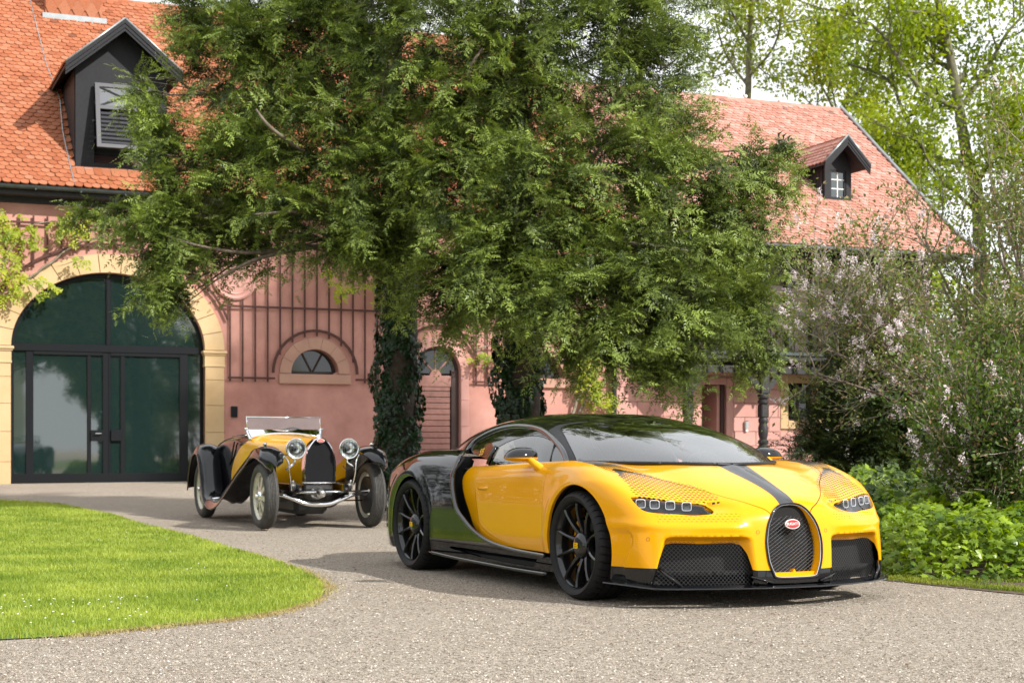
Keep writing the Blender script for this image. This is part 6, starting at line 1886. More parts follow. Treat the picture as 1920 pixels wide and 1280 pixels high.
M_BRZ = mat('dark_bead', (.10, .07, .055), .2, metal=.5, coat=.6)
M_FROST = glass_mat('tilted_glass', (.86, .88, .88), 2.6)
# ================================================================== TREES AND PLANTS
M_BARK = mat('grey_bark', (.16, .125, .095), .9, noise=.4, nscale=14, bump=.8, bscale=40)
M_BARKD = mat('dark_bark', (.055, .040, .030), .9, noise=.4, nscale=12, bump=.8, bscale=40)
M_BARK2 = mat('brown_grey_bark', (.10, .078, .058), .9, noise=.4, nscale=14)
M_BARKG = mat('green_grey_bark', (.13, .12, .075), .9, noise=.35, nscale=5, bump=.6, bscale=20)
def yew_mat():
    """old needles dark, new growth pale; sunlit tips, shaded crown interior painted in"""
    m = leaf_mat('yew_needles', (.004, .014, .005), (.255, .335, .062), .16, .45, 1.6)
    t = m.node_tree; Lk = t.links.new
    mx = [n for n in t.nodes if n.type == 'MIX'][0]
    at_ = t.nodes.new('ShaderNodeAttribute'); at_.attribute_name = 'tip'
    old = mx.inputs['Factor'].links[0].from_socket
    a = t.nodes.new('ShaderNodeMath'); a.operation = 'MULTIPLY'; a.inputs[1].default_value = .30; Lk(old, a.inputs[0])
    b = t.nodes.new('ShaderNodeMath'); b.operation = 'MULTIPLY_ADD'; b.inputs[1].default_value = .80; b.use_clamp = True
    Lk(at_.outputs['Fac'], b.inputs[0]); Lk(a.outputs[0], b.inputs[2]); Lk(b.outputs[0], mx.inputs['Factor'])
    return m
M_YEW = yew_mat()
M_UNUSED_ = (lambda *a: None)('yew_needles', (.012, .030, .006), (.25, .31, .045), .17, .45, 1.7)
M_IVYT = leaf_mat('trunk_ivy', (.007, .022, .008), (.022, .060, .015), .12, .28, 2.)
M_IVYG = leaf_mat('ground_ivy', (.018, .068, .012), (.31, .43, .03), .38, .32, 2.8)
M_IVYG2 = leaf_mat('shrub_leaves', (.022, .055, .012), (.14, .20, .034), .35, .4, 1.2)
M_SPRING = leaf_mat('spring_leaves', (.085, .160, .010), (.32, .38, .020), .45, .5, .35)
M_SPRING2 = leaf_mat('fresh_leaves', (.085, .160, .010), (.34, .35, .020), .45, .5, .5)
M_WIST = leaf_mat('wisteria_leaves', (.12, .20, .010), (.40, .44, .025), .4, .5, 1.5)
M_LILL = leaf_mat('lilac_leaves', (.065, .090, .022), (.21, .26, .06), .35, .5, 1.4)
M_LILF = leaf_mat('lilac_flowers', (.58, .46, .52), (.86, .78, .78), .25, .6, 2.5)
M_DRYF = leaf_mat('russet_buds', (.27, .17, .09), (.38, .28, .16), .2, .7, 2.5)
M_TWIG = mat('grey_twigs', (.21, .18, .13), .9, noise=.3, nscale=9)
M_DKEV = leaf_mat('dark_evergreen', (.010, .024, .007), (.060, .080, .012), .15, .5, .7)

def at(px, py, D):
    return np.array([(px-960)/2937*D, D, .937-(py-841)/2937*D])

def unit(v): return v/(np.linalg.norm(v, axis=-1, keepdims=True)+1e-12)

def twig_shape(L_=.125, n=3, lw=.019, ll=.046):
    """flat feathered twig along +x"""
    V = []; T = []
    for k in range(n):
        x = L_*(k+.2)/n; l = ll*(1-.45*k/n)
        for sg in (-1, 1):
            b = len(V)
            V += [(x-lw*.55, 0, 0), (x+lw*.55, 0, 0), (x+l*.62, sg*l*.8, -.004)]
            T.append((b, b+1, b+2) if sg > 0 else (b+1, b, b+2))
    b = len(V); V += [(L_*.9, -lw*.4, 0), (L_*.9, lw*.4, 0), (L_+.03, 0, -.003)]; T.append((b, b+1, b+2))
    return np.array(V), np.array(T)

def place(shape, pos, X, N, sc):
    """copies of a shape: local x -> X, local z -> N"""
    V, T = shape; n = len(pos)
    X = unit(X); Y = unit(np.cross(N, X)); Z = np.cross(X, Y)
    P = pos[:, None]+sc[:, None, None]*(V[None, :, 0:1]*X[:, None]+V[None, :, 1:2]*Y[:, None]+V[None, :, 2:3]*Z[:, None])
    return P.reshape(-1, 3), (np.arange(n)[:, None, None]*len(V)+T[None]).reshape(-1, 3)

def merge(parts):
    V = []; T = []; n = 0
    for v, t in parts: V.append(v); T.append(t+n); n += len(v)
    return np.concatenate(V), np.concatenate(T)

def plume(L_=.5, seed=0, droop=.2, dens=20):
    """short bushy spray: a curved shoot feathered on both sides, with side shoots"""
    r = np.random.default_rng(seed)
    t = np.linspace(0, 1, dens)
    axis = np.stack([L_*t, .04*np.sin(t*3+seed), -droop*L_*t**2.0+.10*L_*t], 1)
    tan = unit(np.gradient(axis, axis=0))
    side = np.where(np.arange(dens) % 2, 1, -1)
    lat = unit(np.cross(np.array([0, 0, 1.0]), tan))
    ang = R(50)+r.normal(0, .25, dens)
    X = tan*np.cos(ang)[:, None]+lat*(side*np.sin(ang))[:, None]+np.stack([0*t, 0*t, r.normal(-.10, .32, dens)], 1)
    N = unit(np.cross(tan, lat)+r.normal(0, .55, (dens, 3)))
    parts = [place(twig_shape(), axis+r.normal(0, .012, axis.shape), X, N, (1.25-.6*t)*r.uniform(.7, 1.25, dens))]
    for q in r.integers(2, dens-4, 5):
        sd = r.choice([-1, 1]); m = 6; tt = np.linspace(0, 1, m)
        d0 = unit(tan[q]*.8+lat[q]*sd*.7+np.array([0, 0, r.normal(0, .3)]))
        l2 = .24*r.uniform(.7, 1.3)
        ax = axis[q]+d0*(tt*l2)[:, None]+np.array([0, 0, -.2*l2])*(tt**2)[:, None]
        tn = unit(np.gradient(ax, axis=0)); lt = unit(np.cross(np.array([0, 0, 1.0]), tn))
        s2 = np.where(np.arange(m) % 2, 1, -1)
        X2 = tn*.65+lt*(s2*.75)[:, None]+r.normal(0, .2, (m, 3))
        parts.append(place(twig_shape(.10), ax, X2, unit(np.array([0, 0, 1.0])+r.normal(0, .5, (m, 3))), r.uniform(.7, 1.1, m)))
    V, T = merge(parts)
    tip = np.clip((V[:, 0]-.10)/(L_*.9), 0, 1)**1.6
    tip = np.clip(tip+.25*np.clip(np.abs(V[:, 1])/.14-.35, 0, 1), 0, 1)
    return V, T, tip

PLUMES = [plume(.44+.07*(k % 4), k, (.10, .5, .95)[k % 3]) for k in range(12)]

def yew(name, trunk_x, trunk_d, lobes, n_pl, limbs, label, seed, tops):
    r = np.random.default_rng(seed)
    z0 = float(ground_h(trunk_d))
    root = empty(name, (trunk_x, trunk_d, z0-.02), label=label, cat='tree', group='two ivy-trunked yews before the pink building')
    o = np.array([trunk_x, trunk_d, z0-.02])
    # trunk
    h = 6.6
    zt = np.linspace(0, h, 24)
    P = np.stack([.06*np.sin(zt*1.3+seed), .05*np.cos(zt*1.7), zt], 1)
    m = MB(); m.tube(P, np.interp(zt, [0, .3, 1.5, 3, 5, h], [.36, .27, .23, .22, .15, .03]), 14)
    m.build('trunk', M_BARKD, root, True)
    # crown: plumes gathered in lobes
    parts = []; tips = []; wsum = sum(l[6] for l in lobes)
    br = MB()
    for (px, py, rx, ry, D, rD, w) in lobes:
        c = at(px, py, D)-o; rr = np.array([rx/2937*D, rD, ry/2937*D])
        n = max(4, int(n_pl*w/wsum))
        u = unit(r.normal(0, 1, (n, 3))); rad = r.uniform(.30, 1.0, n)**.55
        p = c+u*rr*(rad*(1+.30*np.sin(u[:, 0]*7+px)*np.sin(u[:, 2]*3+py)))[:, None]
        # keep sprays off the building: nothing passes behind the wall plane
        out = p-np.array([0, 0, 0]); out[:, 2] = 0
        outd = unit(out)*.7+unit(u*np.array([1, 1, .35]))*.8
        outd[:, 2] *= .5; outd = unit(outd)
        tilt = r.normal(.02, .55, n)+.45*u[:, 2]
        X = unit(outd+np.stack([0*tilt, 0*tilt, tilt], 1))
        N = unit(np.array([0, 0, 1.0])+r.normal(0, .35, (n, 3)))
        sc = r.uniform(.65, 1.4, n)
        kind = r.integers(0, len(PLUMES), n)
        start = p-X*(.28*sc)[:, None]
        for k in range(len(PLUMES)):
            s = kind == k
            if s.any(): parts.append(place(PLUMES[k][:2], start[s], X[s], N[s], sc[s])); tips.append((PLUMES[k][2][None]*np.clip(rad[s]*1.15-.05, .25, 1)[:, None]).ravel())  # sprays deeper in a lobe coloured darker, painting the crown's shaded inside
        # bough from the trunk to the lobe, with side branches
        zb = max(3.3, min(c[2]-.35*np.hypot(c[0], c[1])*.5, 6))
        b0 = np.array([0, 0, zb]); mid = (b0+c)/2+np.array([0, 0, .45])+r.normal(0, .12, 3)
        Pb = catmull(np.array([b0, mid, c]), 6)
        br.tube(Pb, np.linspace(.014+.012*min(w, 2), .008, len(Pb)), 6)
        for q in range(min(14, n//4)):
            t_ = p[q]; s0 = Pb[r.integers(5, len(Pb))]
            md = (s0+t_)/2+r.normal(0, .08, 3)+np.array([0, 0, .05])
            br.tube(catmull(np.array([s0, md, t_]), 3), np.linspace(.014, .004, 7), 4, False)
    V, T = merge(parts)
    me = np_mesh('crown', V, T, M_YEW, False)
    me.attributes.new('tip', 'FLOAT', 'POINT').data.foreach_set('value', np.concatenate(tips).astype(np.float32))
    link('crown', me, root)
    br.build('branches', M_BARK2, root, True, kind='stuff')
    lm = MB()
    for L_ in limbs:
        Pl = catmull(np.array([at(*q)-o for q in L_]), 5); MB().tube(Pl, np.linspace(.036, .012, len(Pl)), 7).build('limb', M_BARK, root, True)
    # ivy round the trunk
    n = 6000
    zz = r.uniform(0, 1, n)**1.1*4.4; a = r.uniform(0, 2*math.pi, n)
    lump = .05*np.sin(zz*4+a*2)+.05*np.sin(zz*7-a*3+seed)
    rad = np.interp(zz, [0, .5, 1.5, 2.5, 4.4], [.40, .34, .31, .28, .22])+lump+r.uniform(-.05, .04, n)
    p = np.stack([rad*np.cos(a), rad*np.sin(a), zz], 1)
    nrm = unit(np.stack([np.cos(a), np.sin(a), r.uniform(.0, .9, n)], 1)+r.normal(0, .35, (n, 3)))
    X = unit(np.stack([-np.sin(a), np.cos(a), 0*a], 1)*r.normal(0, 1, (n, 1))+np.array([0, 0, -1.0]))
    V, T = place(IVY, p, X, nrm, r.uniform(.045, .085, n))
    link('ivy', np_mesh('ivy', V, T, M_IVYT, False), root)
    return root

def ivy_leaf():
    P = np.array([(-.15, .0), (-.1, .42), (.25, .30), (.45, .55), (.62, .25), (1.0, 0), (.62, -.25), (.45, -.55), (.25, -.30), (-.1, -.42)])
    V = np.concatenate([np.stack([P[:, 0], P[:, 1], -.10*np.abs(P[:, 1])], 1), [(.25, 0, .05)]])
    n = len(P)
    return V, np.array([(i, (i+1) % n, n) for i in range(n)])
IVY = ivy_leaf()
LEAF = (np.array([(0, 0, 0), (.4, .26, -.04), (.4, -.26, -.04), (1, 0, -.06)]), np.array([(0, 2, 1), (1, 2, 3)]))

# (px, py, rx, ry, depth, depth radius, weight) of each lobe, on the crowns of the two yews
LOB1 = [(304, 300, 28, 150, 20.6, .6, 1.2), (310, 440, 66, 75, 20.4, .7, 1.5), (320, 545, 40, 50, 20.4, .4, .45), (190, 400, 60, 24, 20.6, .3, .25), (440, 150, 100, 150, 21.3, 1.1, 2.3), (470, 330, 120, 110, 20.8, 1.1, 2.2), (430, 455, 90, 45, 20.8, .8, .9), (600, 90, 130, 130, 21.2, 1.3, 2.3), (620, 250, 130, 110, 20.6, 1.2, 1.9), (610, 405, 120, 75, 20.4, 1.1, 1.5), (720, 330, 100, 160, 20.0, 1.0, 2.2), (740, 120, 110, 140, 20.4, 1.2, 1.9), (730, 470, 80, 50, 20.6, .9, 1.0), (600, -80, 260, 120, 21.5, 1.6, 1.6), (520, 60, 110, 110, 21.4, 1.0, 1.3), (670, 20, 120, 110, 21.0, 1.0, 1.3), (740, -330, 170, 130, 22, 1.5, .5), (360, 30, 40, 70, 21.4, .6, .5), (256, 180, 9, 60, 20.6, .3, .22)]
LOB2 = [(850, 110, 100, 140, 20.0, 1.1, 1.6), (850, 330, 90, 150, 19.4, 1.0, 2.0), (840, 540, 65, 80, 19.6, .7, 1.3), (930, 500, 90, 100, 18.8, .9, 2.0), (960, 200, 110, 150, 19.6, 1.1, 1.7), (1010, 370, 110, 140, 18.6, 1.0, 2.3), (1050, 560, 110, 70, 18.4, .9, 1.9), (1090, 130, 120, 130, 19.8, 1.2, 1.5), (1130, 330, 120, 130, 18.9, 1.1, 2.1), (1180, 500, 110, 100, 18.3, .9, 2.1), (1150, 640, 80, 40, 18.2, .6, .9), (1240, 130, 80, 160, 19.6, 1.0, 1.5), (1270, 350, 110, 120, 19.0, 1.1, 2.0), (1270, 560, 100, 90, 18.5, .8, 2.0), (1250, 680, 65, 36, 18.3, .5, .8), (1370, 430, 90, 110, 19.2, .9, 1.7), (1400, 580, 62, 70, 19.2, .7, 1.1), (1420, 320, 60, 40, 19.3, .5, .5), (1480, 275, 28, 26, 19.3, .25, .12), (1440, 660, 30, 40, 19.3, .3, .2), (970, -90, 260, 130, 20, 1.8, 1.6), (980, 40, 120, 110, 19.8, 1.2, 1.5), (1180, 30, 130, 110, 19.8, 1.0, 1.5), (880, 220, 110, 120, 20.2, 1.0, 1.4), (930, -330, 180, 130, 20.5, 1.5, .5), (1200, -80, 120, 90, 20, 1.2, .6), (1080, 660, 40, 30, 18.5, .4, .3)]
yew('yew_tree', -1.61, 22.0, LOB1, 1600, [[(690, 468, 21.9), (575, 462, 21.2), (470, 474, 20.2), (378, 462, 20.0), (305, 440, 19.9)], [(680, 400, 21.8), (561, 397, 20.0), (477, 402, 19.6)], [(640, 455, 21.6), (490, 483, 20.2), (402, 527, 20.0)], [(640, 330, 21), (520, 250, 19.6), (480, 205, 19.5)]],
    'dark yew with ivy-covered trunk behind the vintage roadster', 11, None)
yew('yew_tree.001', .09, 21.0, LOB2, 2050, [[(980, 420, 20.8), (1100, 300, 19), (1190, 240, 18.6)], [(1000, 470, 20.6), (1150, 455, 18.4), (1290, 470, 17.9)], [(960, 300, 20.8), (880, 160, 19.2), (905, 90, 19)]],
    'broad sunlit yew with ivy-covered trunk behind the yellow sports car', 12, None)

def tree_skeleton(r, base, lean, h, spread, nb, r0, levels=3, main=None):
    """recursive curved branches; returns (points, radii, level) and tips. main: given trunk and limbs (points, radius)"""
    out = []; tips = []
    def grow(p, d, L_, rad, lev):
        n = 6; pts = [p]; q = p.copy(); dd = d.copy(); bend = r.normal(0, .10, 3)
        for i in range(n):
            dd = unit(dd+bend+r.normal(0, .09, 3)+np.array([0, 0, .03])); q = q+dd*L_/n; pts.append(q.copy())
        pts = np.array(pts); out.append((pts, np.linspace(rad, rad*.4, n+1), lev))
        if lev >= levels: tips.append(pts[-1]); tips.append(pts[4]); tips.append(pts[2]); return
        sprout(pts, L_, rad, lev); tips.append(pts[-1])
    def sprout(pts, L_, rad, lev, k=None):
        n = len(pts)-1
        for i in range(k or nb[lev]):
            j = int(r.uniform(.3 if lev == 0 else .2, 1.0)*n); s = pts[j]; dd = unit(pts[min(j+1, n)]-pts[max(j-1, 0)])
            a = r.uniform(0, 2*math.pi); side = unit(np.cross(dd, np.array([math.cos(a), math.sin(a), .1])))
            grow(s, unit(dd*.40+side*spread+np.array([0, 0, .12])), L_*r.uniform(.34, .56), rad*.42, lev+1)
    if main is None: grow(np.array(base, float), unit(np.array(lean, float)), h, r0, 0)
    else:
        for i, (P, rad) in enumerate(main):
            P = np.asarray(P, float)
            if i:
                A = np.concatenate([o_[0] for o_ in out if o_[2] == 0]+[o_[0] for o_ in out if o_[2] == 1 and len(o_[0]) > 8]); P[0] = A[np.argmin(((A-P[0])**2).sum(1))]
            P = catmull(P, 4); out.append((P, np.linspace(rad, rad*.35, len(P)), 0 if i == 0 else 1))
            L_ = np.linalg.norm(np.diff(P, axis=0), axis=1).sum(); sprout(P, min(L_, 5.5), rad, 1, nb[0] if i else max(3, nb[0]-3))
    return out, tips

def leafy_tree(name, base, lean, h, spread, nb, r0, m_leaf, m_bark, per_tip, leaf, clump, label, seed, group=None, cat='tree', levels=3, main=None):
    r = np.random.default_rng(seed)
    root = empty(name, base, label=label, cat=cat, group=group)
    sk, tips = tree_skeleton(r, (0, 0, 0), lean, h, spread, nb, r0, levels, main)
    mt = MB(); mb = MB()
    for pts, rad, lev in sk:
        if lev == 1: MB().tube(pts, rad, 6, False).build('limb', m_bark, root, True)
        else: (mt if lev == 0 else mb).tube(pts, rad, 8 if lev == 0 else 3, False)
    mt.build('trunk', m_bark, root, True); mb.build('branches', m_bark, root, True, kind='stuff')
    T_ = np.array(tips)
    n = len(T_)*per_tip
    c = np.repeat(T_, per_tip, 0)+r.normal(0, clump, (n, 3))*np.array([1, 1, .7])
    V, T = place(LEAF, c, r.normal(0, 1, (n, 3))+np.array([0, 0, -.4]), r.normal(0, 1, (n, 3))+np.array([0, 0, .8]), r.uniform(.6, 1.25, n)*leaf)
    link('crown', np_mesh('crown', V, T, m_leaf, False), root)
    return root
gz = lambda d: float(ground_h(min(d, 60)))
GB = 'spring trees beyond the pale red roof'
def limbs(D, base, *L_):
    o = np.array(base)
    return [([at(x, y, D+dz)-o for x, y, dz in P], rad) for P, rad in L_]
B0 = (7.2, 56.0, gz(56))
leafy_tree('deciduous_tree', B0, None, 0, .8, (9, 4, 3), .2, M_SPRING2, M_BARKG, 13, .18, .32, 'thin young tree with sparse yellow-green leaves above the middle of the ridge', 21, GB,
           main=limbs(56, B0, ([(1385, 830, 0), (1390, 300, 0), (1402, 190, 0), (1405, 80, 0), (1415, -60, 0), (1420, -160, 0)], .16), ([(1400, 170, 0), (1360, 100, 1), (1340, 30, 1)], .06), ([(1403, 150, 0), (1450, 90, -1), (1470, 10, -1)], .06), ([(1405, 60, 0), (1370, 0, 0), (1350, -70, 0)], .05), ([(1406, 90, 0), (1440, 30, 1), (1500, -20, 1)], .05)))
B1 = (16.2, 54.0, gz(54))
leafy_tree('deciduous_tree.001', B1, None, 0, .8, (9, 5, 4), .3, M_SPRING, M_BARKG, 19, .21, .42, 'spreading tree with bare curved limbs and bright green leaves beside the gable', 22, GB,
           main=limbs(54, B1, ([(1840, 830, 0), (1835, 400, 0), (1812, 290, 0), (1795, 180, 0), (1778, 90, 0), (1755, -20, 0), (1740, -120, 0)], .26), ([(1815, 300, 0), (1745, 290, 1), (1700, 225, 1), (1665, 150, 2), (1590, 120, 2)], .10), ([(1798, 200, 0), (1720, 160, -1), (1650, 60, -1), (1600, 30, -1)], .10), ([(1800, 210, 0), (1850, 130, 1), (1890, 60, 1), (1930, 20, 1)], .10), ([(1835, 380, 0), (1780, 350, -1), (1740, 300, -2), (1720, 240, -2)], .08), ([(1785, 120, 0), (1730, 60, 1), (1690, -20, 1)], .08), ([(1830, 350, 0), (1880, 260, -1), (1930, 200, -1)], .08), ([(1745, 295, 1), (1690, 310, 1), (1650, 250, 1)], .05)))
leafy_tree('deciduous_tree.002', (18.9, 50, gz(50)), (.05, 0, 1), 10.5, .85, (11, 5, 4), .26, M_SPRING, M_BARKG, 30, .21, .42, 'dense bright green tree at the far upper right corner', 23, GB)
B3 = (12.6, 62.0, gz(60))
leafy_tree('deciduous_tree.003', B3, None, 0, .8, (8, 4, 3), .2, M_SPRING2, M_BARKG, 22, .2, .42, 'light green tree with a loose crown just right of the ridge end', 24, GB,
           main=limbs(62, B3, ([(1560, 830, 0), (1575, 300, 0), (1590, 180, 0), (1610, 90, 0)], .14), ([(1580, 250, 0), (1540, 160, 1), (1500, 110, 1)], .06), ([(1590, 200, 0), (1640, 130, 0), (1660, 60, 0)], .06), ([(1575, 300, 0), (1640, 250, 1), (1690, 230, 1)], .06), ([(1595, 160, 0), (1560, 90, 0), (1550, 50, 0)], .05)))
leafy_tree('deciduous_tree.004', (5.0, 60, gz(60)), (.0, 0, 1), 11.5, .7, (10, 4, 3), .2, M_SPRING2, M_BARKG, 7, .2, .4, 'pale spring tree showing between the yew top and the ridge', 25, GB)
leafy_tree('deciduous_tree.005', (-2.0, 62, gz(60)), (.0, 0, 1), 12.5, .7, (10, 4, 3), .2, M_SPRING2, M_BARKG, 7, .2, .4, 'pale spring tree glimpsed through the top of the yews', 26, GB)

def leaf_mass(name, centers, radii, n, leaf, m, seed, shape=LEAF, shell=.6, **kw):
    """leaves filling ellipsoids, denser to the skin"""
    r = np.random.default_rng(seed); P = []
    w = np.array([np.prod(q)**(2/3) for q in radii]); w = w/w.sum(); N_ = []
    for c, q, k in zip(centers, radii, (n*w).astype(int)):
        u = unit(r.normal(0, 1, (k, 3))); rad = r.uniform(shell, 1.02, k)
        rad *= 1+.12*np.sin(u[:, 0]*7+u[:, 2]*5)+.08*np.sin(u[:, 1]*11+u[:, 2]*9)
        P.append(np.array(c)+u*np.array(q)*rad[:, None]); N_.append(u)
    P = np.concatenate(P); N_ = np.concatenate(N_); k = len(P)
    ok = P[:, 2] > ground_h(P[:, 1])+.01; P = P[ok]; N_ = N_[ok]; k = len(P)
    V, T = place(shape, P, r.normal(0, 1, (k, 3))+np.array([0, 0, -.3]), N_+np.array([0, 0, .45])+r.normal(0, .45, (k, 3)), r.uniform(.6, 1.3, k)*leaf)
    return V, T

# green mass beyond the gable
V, T = leaf_mass('', [(14.5+k*1.9, 60+3*math.sin(k*2.1), 3.8+1.0*math.sin(k*1.7)) for k in range(13)], [(2.3, 2.2, 5.0)]*13, 46000, .30, None, 31)
props(link('background_foliage', np_mesh('background_foliage', V, T, M_SPRING, False)), kind='stuff', label='blurred light green thicket beyond the gable')
V, T = leaf_mass('', [(-90+k*9.5, 120+6*math.sin(k*2.1), 4+1.5*math.sin(k*1.7)) for k in range(28)], [(6.5, 4.0, 7.0)]*28, 26000, .6, None, 37)
props(link('distant_wood', np_mesh('distant_wood', V, T, M_SPRING, False)), kind='stuff', label='far line of trees on the horizon')

# dark round evergreen in front of the gallery corner
def evergreen():
    root = empty('evergreen_bush', (5.75, 25.0, gz(25)), label='dark clipped evergreen bush behind the lilac blossoms', cat='bush')
    cs = [(-.0, 0, 1.0), (.35, .1, 1.55), (-.35, 0, .8), (.55, 0, .9), (.1, 0, 2.1)]; rs = [(.95, .9, 1.05), (.75, .7, .95), (.65, .6, .85), (.7, .7, .95), (.55, .5, .7)]
    r = np.random.default_rng(41); P = []; N_ = []
    for c, q in zip(cs, rs):
        k = 120; u = unit(r.normal(0, 1, (k, 3))); P.append(np.array(c)+u*np.array(q)*r.uniform(.6, 1, k)[:, None]); N_.append(u)
    P = np.concatenate(P); U = np.concatenate(N_); ok = P[:, 2] > .05; P = P[ok]; U = U[ok]; n = len(P)
    parts = []; kind = r.integers(0, len(PLUMES), n); X = unit(U+np.array([0, 0, .3])+r.normal(0, .3, (n, 3))); sc = r.uniform(1.0, 1.6, n)
    for k in range(len(PLUMES)):
        s = kind == k; parts.append(place(PLUMES[k][:2], P[s]-X[s]*.2, X[s], unit(np.array([0, 0, 1.])+r.normal(0, .5, (s.sum(), 3))), sc[s]))
    V, T = merge(parts); link('crown', np_mesh('crown', V, T, M_DKEV, False), root)
    MB().tube(np.array([(0, 0, -.05), (.02, 0, 1.2), (.1, 0, 2.2)]), np.array([.09, .06, .02]), 8).build('trunk', M_BARKD, root, True)
evergreen()

def lilac(name, base, stems, leaf_n, flow_n, label, seed, flowers_at=None, bud_n=0, leafm=M_LILL, tl=1.0, bare=.3):
    """many-stemmed shrub: arching stems, fine twigs, small leaves and blossom clusters at the tips"""
    r = np.random.default_rng(seed)
    root = empty(name, base, label=label, cat='shrub', group='lilac shrubs in the right-hand bed')
    o = np.array(base)
    st = MB(); tw = MB(); tips = []; dirs = []
    for tgt, rad in stems:
        tgt = np.array(tgt)-o
        p0 = r.normal(0, .22, 3)*np.array([1, 1, 0]); mid = p0*.4+tgt*.5+np.array([0, 0, .22*np.hypot(tgt[0], tgt[1])])
        P = catmull(np.array([p0, (p0+mid)/2+r.normal(0, .05, 3), mid, tgt]), 6)
        MB().tube(P, np.linspace(rad, .012, len(P)), 6).build('stem', M_BARK, root, True)
        for q in range(15):
            s = P[r.integers(int(len(P)*bare), len(P))]; d = unit(r.normal(0, 1, 3)+np.array([0, 0, .45])+unit(tgt)*.5); l = r.uniform(.35, .95)*tl
            e = s+d*l+np.array([0, 0, .08])
            B = catmull(np.array([s, (s+e)/2+r.normal(0, .06, 3), e]), 3); tw.tube(B, np.linspace(.010, .004, len(B)), 4, False)
            for k in range(5):
                s2 = B[r.integers(2, len(B))]; d2 = unit(d+r.normal(0, .6, 3)+np.array([0, 0, .35])); e2 = s2+d2*r.uniform(.15, .5)*tl
                tw.tube(np.array([s2, (s2+e2)/2+r.normal(0, .03, 3), e2]), np.array([.0045, .0035, .002]), 3, False); tips.append(e2); dirs.append(d2)
                tips.append((s2+e2)/2); dirs.append(d2)
    tw.build('twigs', M_TWIG, root, False, kind='stuff')
    tips = np.array(tips); dirs = np.array(dirs)
    i = r.integers(0, len(tips), leaf_n); p = tips[i]+r.normal(0, .07, (leaf_n, 3))
    V, T = place(LEAF, p, dirs[i]+r.normal(0, .7, (leaf_n, 3)), r.normal(0, .6, (leaf_n, 3))+np.array([0, 0, .8]), r.uniform(.03, .065, leaf_n))
    link('leaves', np_mesh('leaves', V, T, leafm, False), root)
    if flow_n:
        w = np.ones(len(tips)) if flowers_at is None else flowers_at(tips+o)
        i = r.choice(len(tips), flow_n, p=w/w.sum()); parts = []
        for q in i:
            k = 40; t = r.uniform(0, 1, k)**.8; ax = unit(dirs[q]+np.array([0, 0, .6])); rad = .050*(1-t*.7)
            u = unit(r.normal(0, 1, (k, 3))); pp = tips[q]+ax*(t*.15)[:, None]+u*rad[:, None]
            parts.append(place(LEAF, pp, r.normal(0, 1, (k, 3)), u+r.normal(0, .3, (k, 3)), r.uniform(.020, .036, k)))
        V, T = merge(parts); link('blossom', np_mesh('blossom', V, T, M_LILF, False), root)
    if bud_n:
        i = r.integers(0, len(tips), bud_n); p = tips[i]+r.normal(0, .04, (bud_n, 3))
        V, T = place(LEAF, p, dirs[i]+r.normal(0, .4, (bud_n, 3)), r.normal(0, 1, (bud_n, 3)), r.uniform(.025, .05, bud_n)); link('buds', np_mesh('buds', V, T, M_DRYF, False), root)
    return root
s1 = [(at(1530, 545, 16.8), .03), (at(1515, 640, 16.6), .022), (at(1530, 700, 16.4), .024), (at(1560, 530, 17), .03), (at(1620, 540, 17.2), .03), (at(1650, 580, 16.8), .03), (at(1600, 590, 16.5), .024), (at(1700, 570, 17.2), .03), (at(1640, 520, 17.4), .026), (at(1550, 600, 17.3), .026)]
lilac('lilac_bush', (5.3, 17.0, gz(17)), s1, 8500, 190, 'arching twiggy lilac with pale pink blossom reaching over the stone wall corner', 51, None, 2200, M_LILL, .85, .68)
s2 = [(at(1735, 450, 15.4), .022), (at(1765, 530, 15.2), .022), (at(1795, 480, 15.2), .03), (at(1865, 400, 15.4), .032), (at(1880, 320, 15.2), .032), (at(1940, 300, 15), .03), (at(1875, 480, 14.8), .03), (at(1890, 430, 14.6), .03), (at(1970, 400, 14.5), .03), (at(1825, 570, 14.8), .03), (at(1885, 590, 14.4), .03), (at(1920, 560, 14.2), .03), (at(1990, 500, 14), .03), (at(1915, 680, 14), .03), (at(1950, 700, 13.8), .03), (at(1845, 660, 14.6), .03), (at(2010, 330, 15), .03)]
lilac('lilac_bush.001', (5.15, 14.8, gz(14.8)), s2, 22000, 46, 'tall grey-twigged lilac at the right edge with few blossoms', 52, None, 6000, M_LILL, .75)
s3 = [(at(1760, 800, 13.6), .02), (at(1815, 750, 13.5), .022), (at(1845, 780, 13.3), .022), (at(1915, 760, 13.2), .022), (at(1755, 870, 13.4), .018), (at(1815, 850, 13.2), .02), (at(1865, 870, 13), .02), (at(1945, 840, 13), .02), (at(1780, 720, 14), .02), (at(1895, 690, 13.6), .02)]
lilac('lilac_bush.002', (4.25, 13.7, gz(13.7)), s3, 20000, 60, 'low leafy lilac with mauve blossom above the ivy bank', 53, lambda p: np.where(p[:, 0] < 3.85, 4., .5), 3000, M_IVYG2, .62)

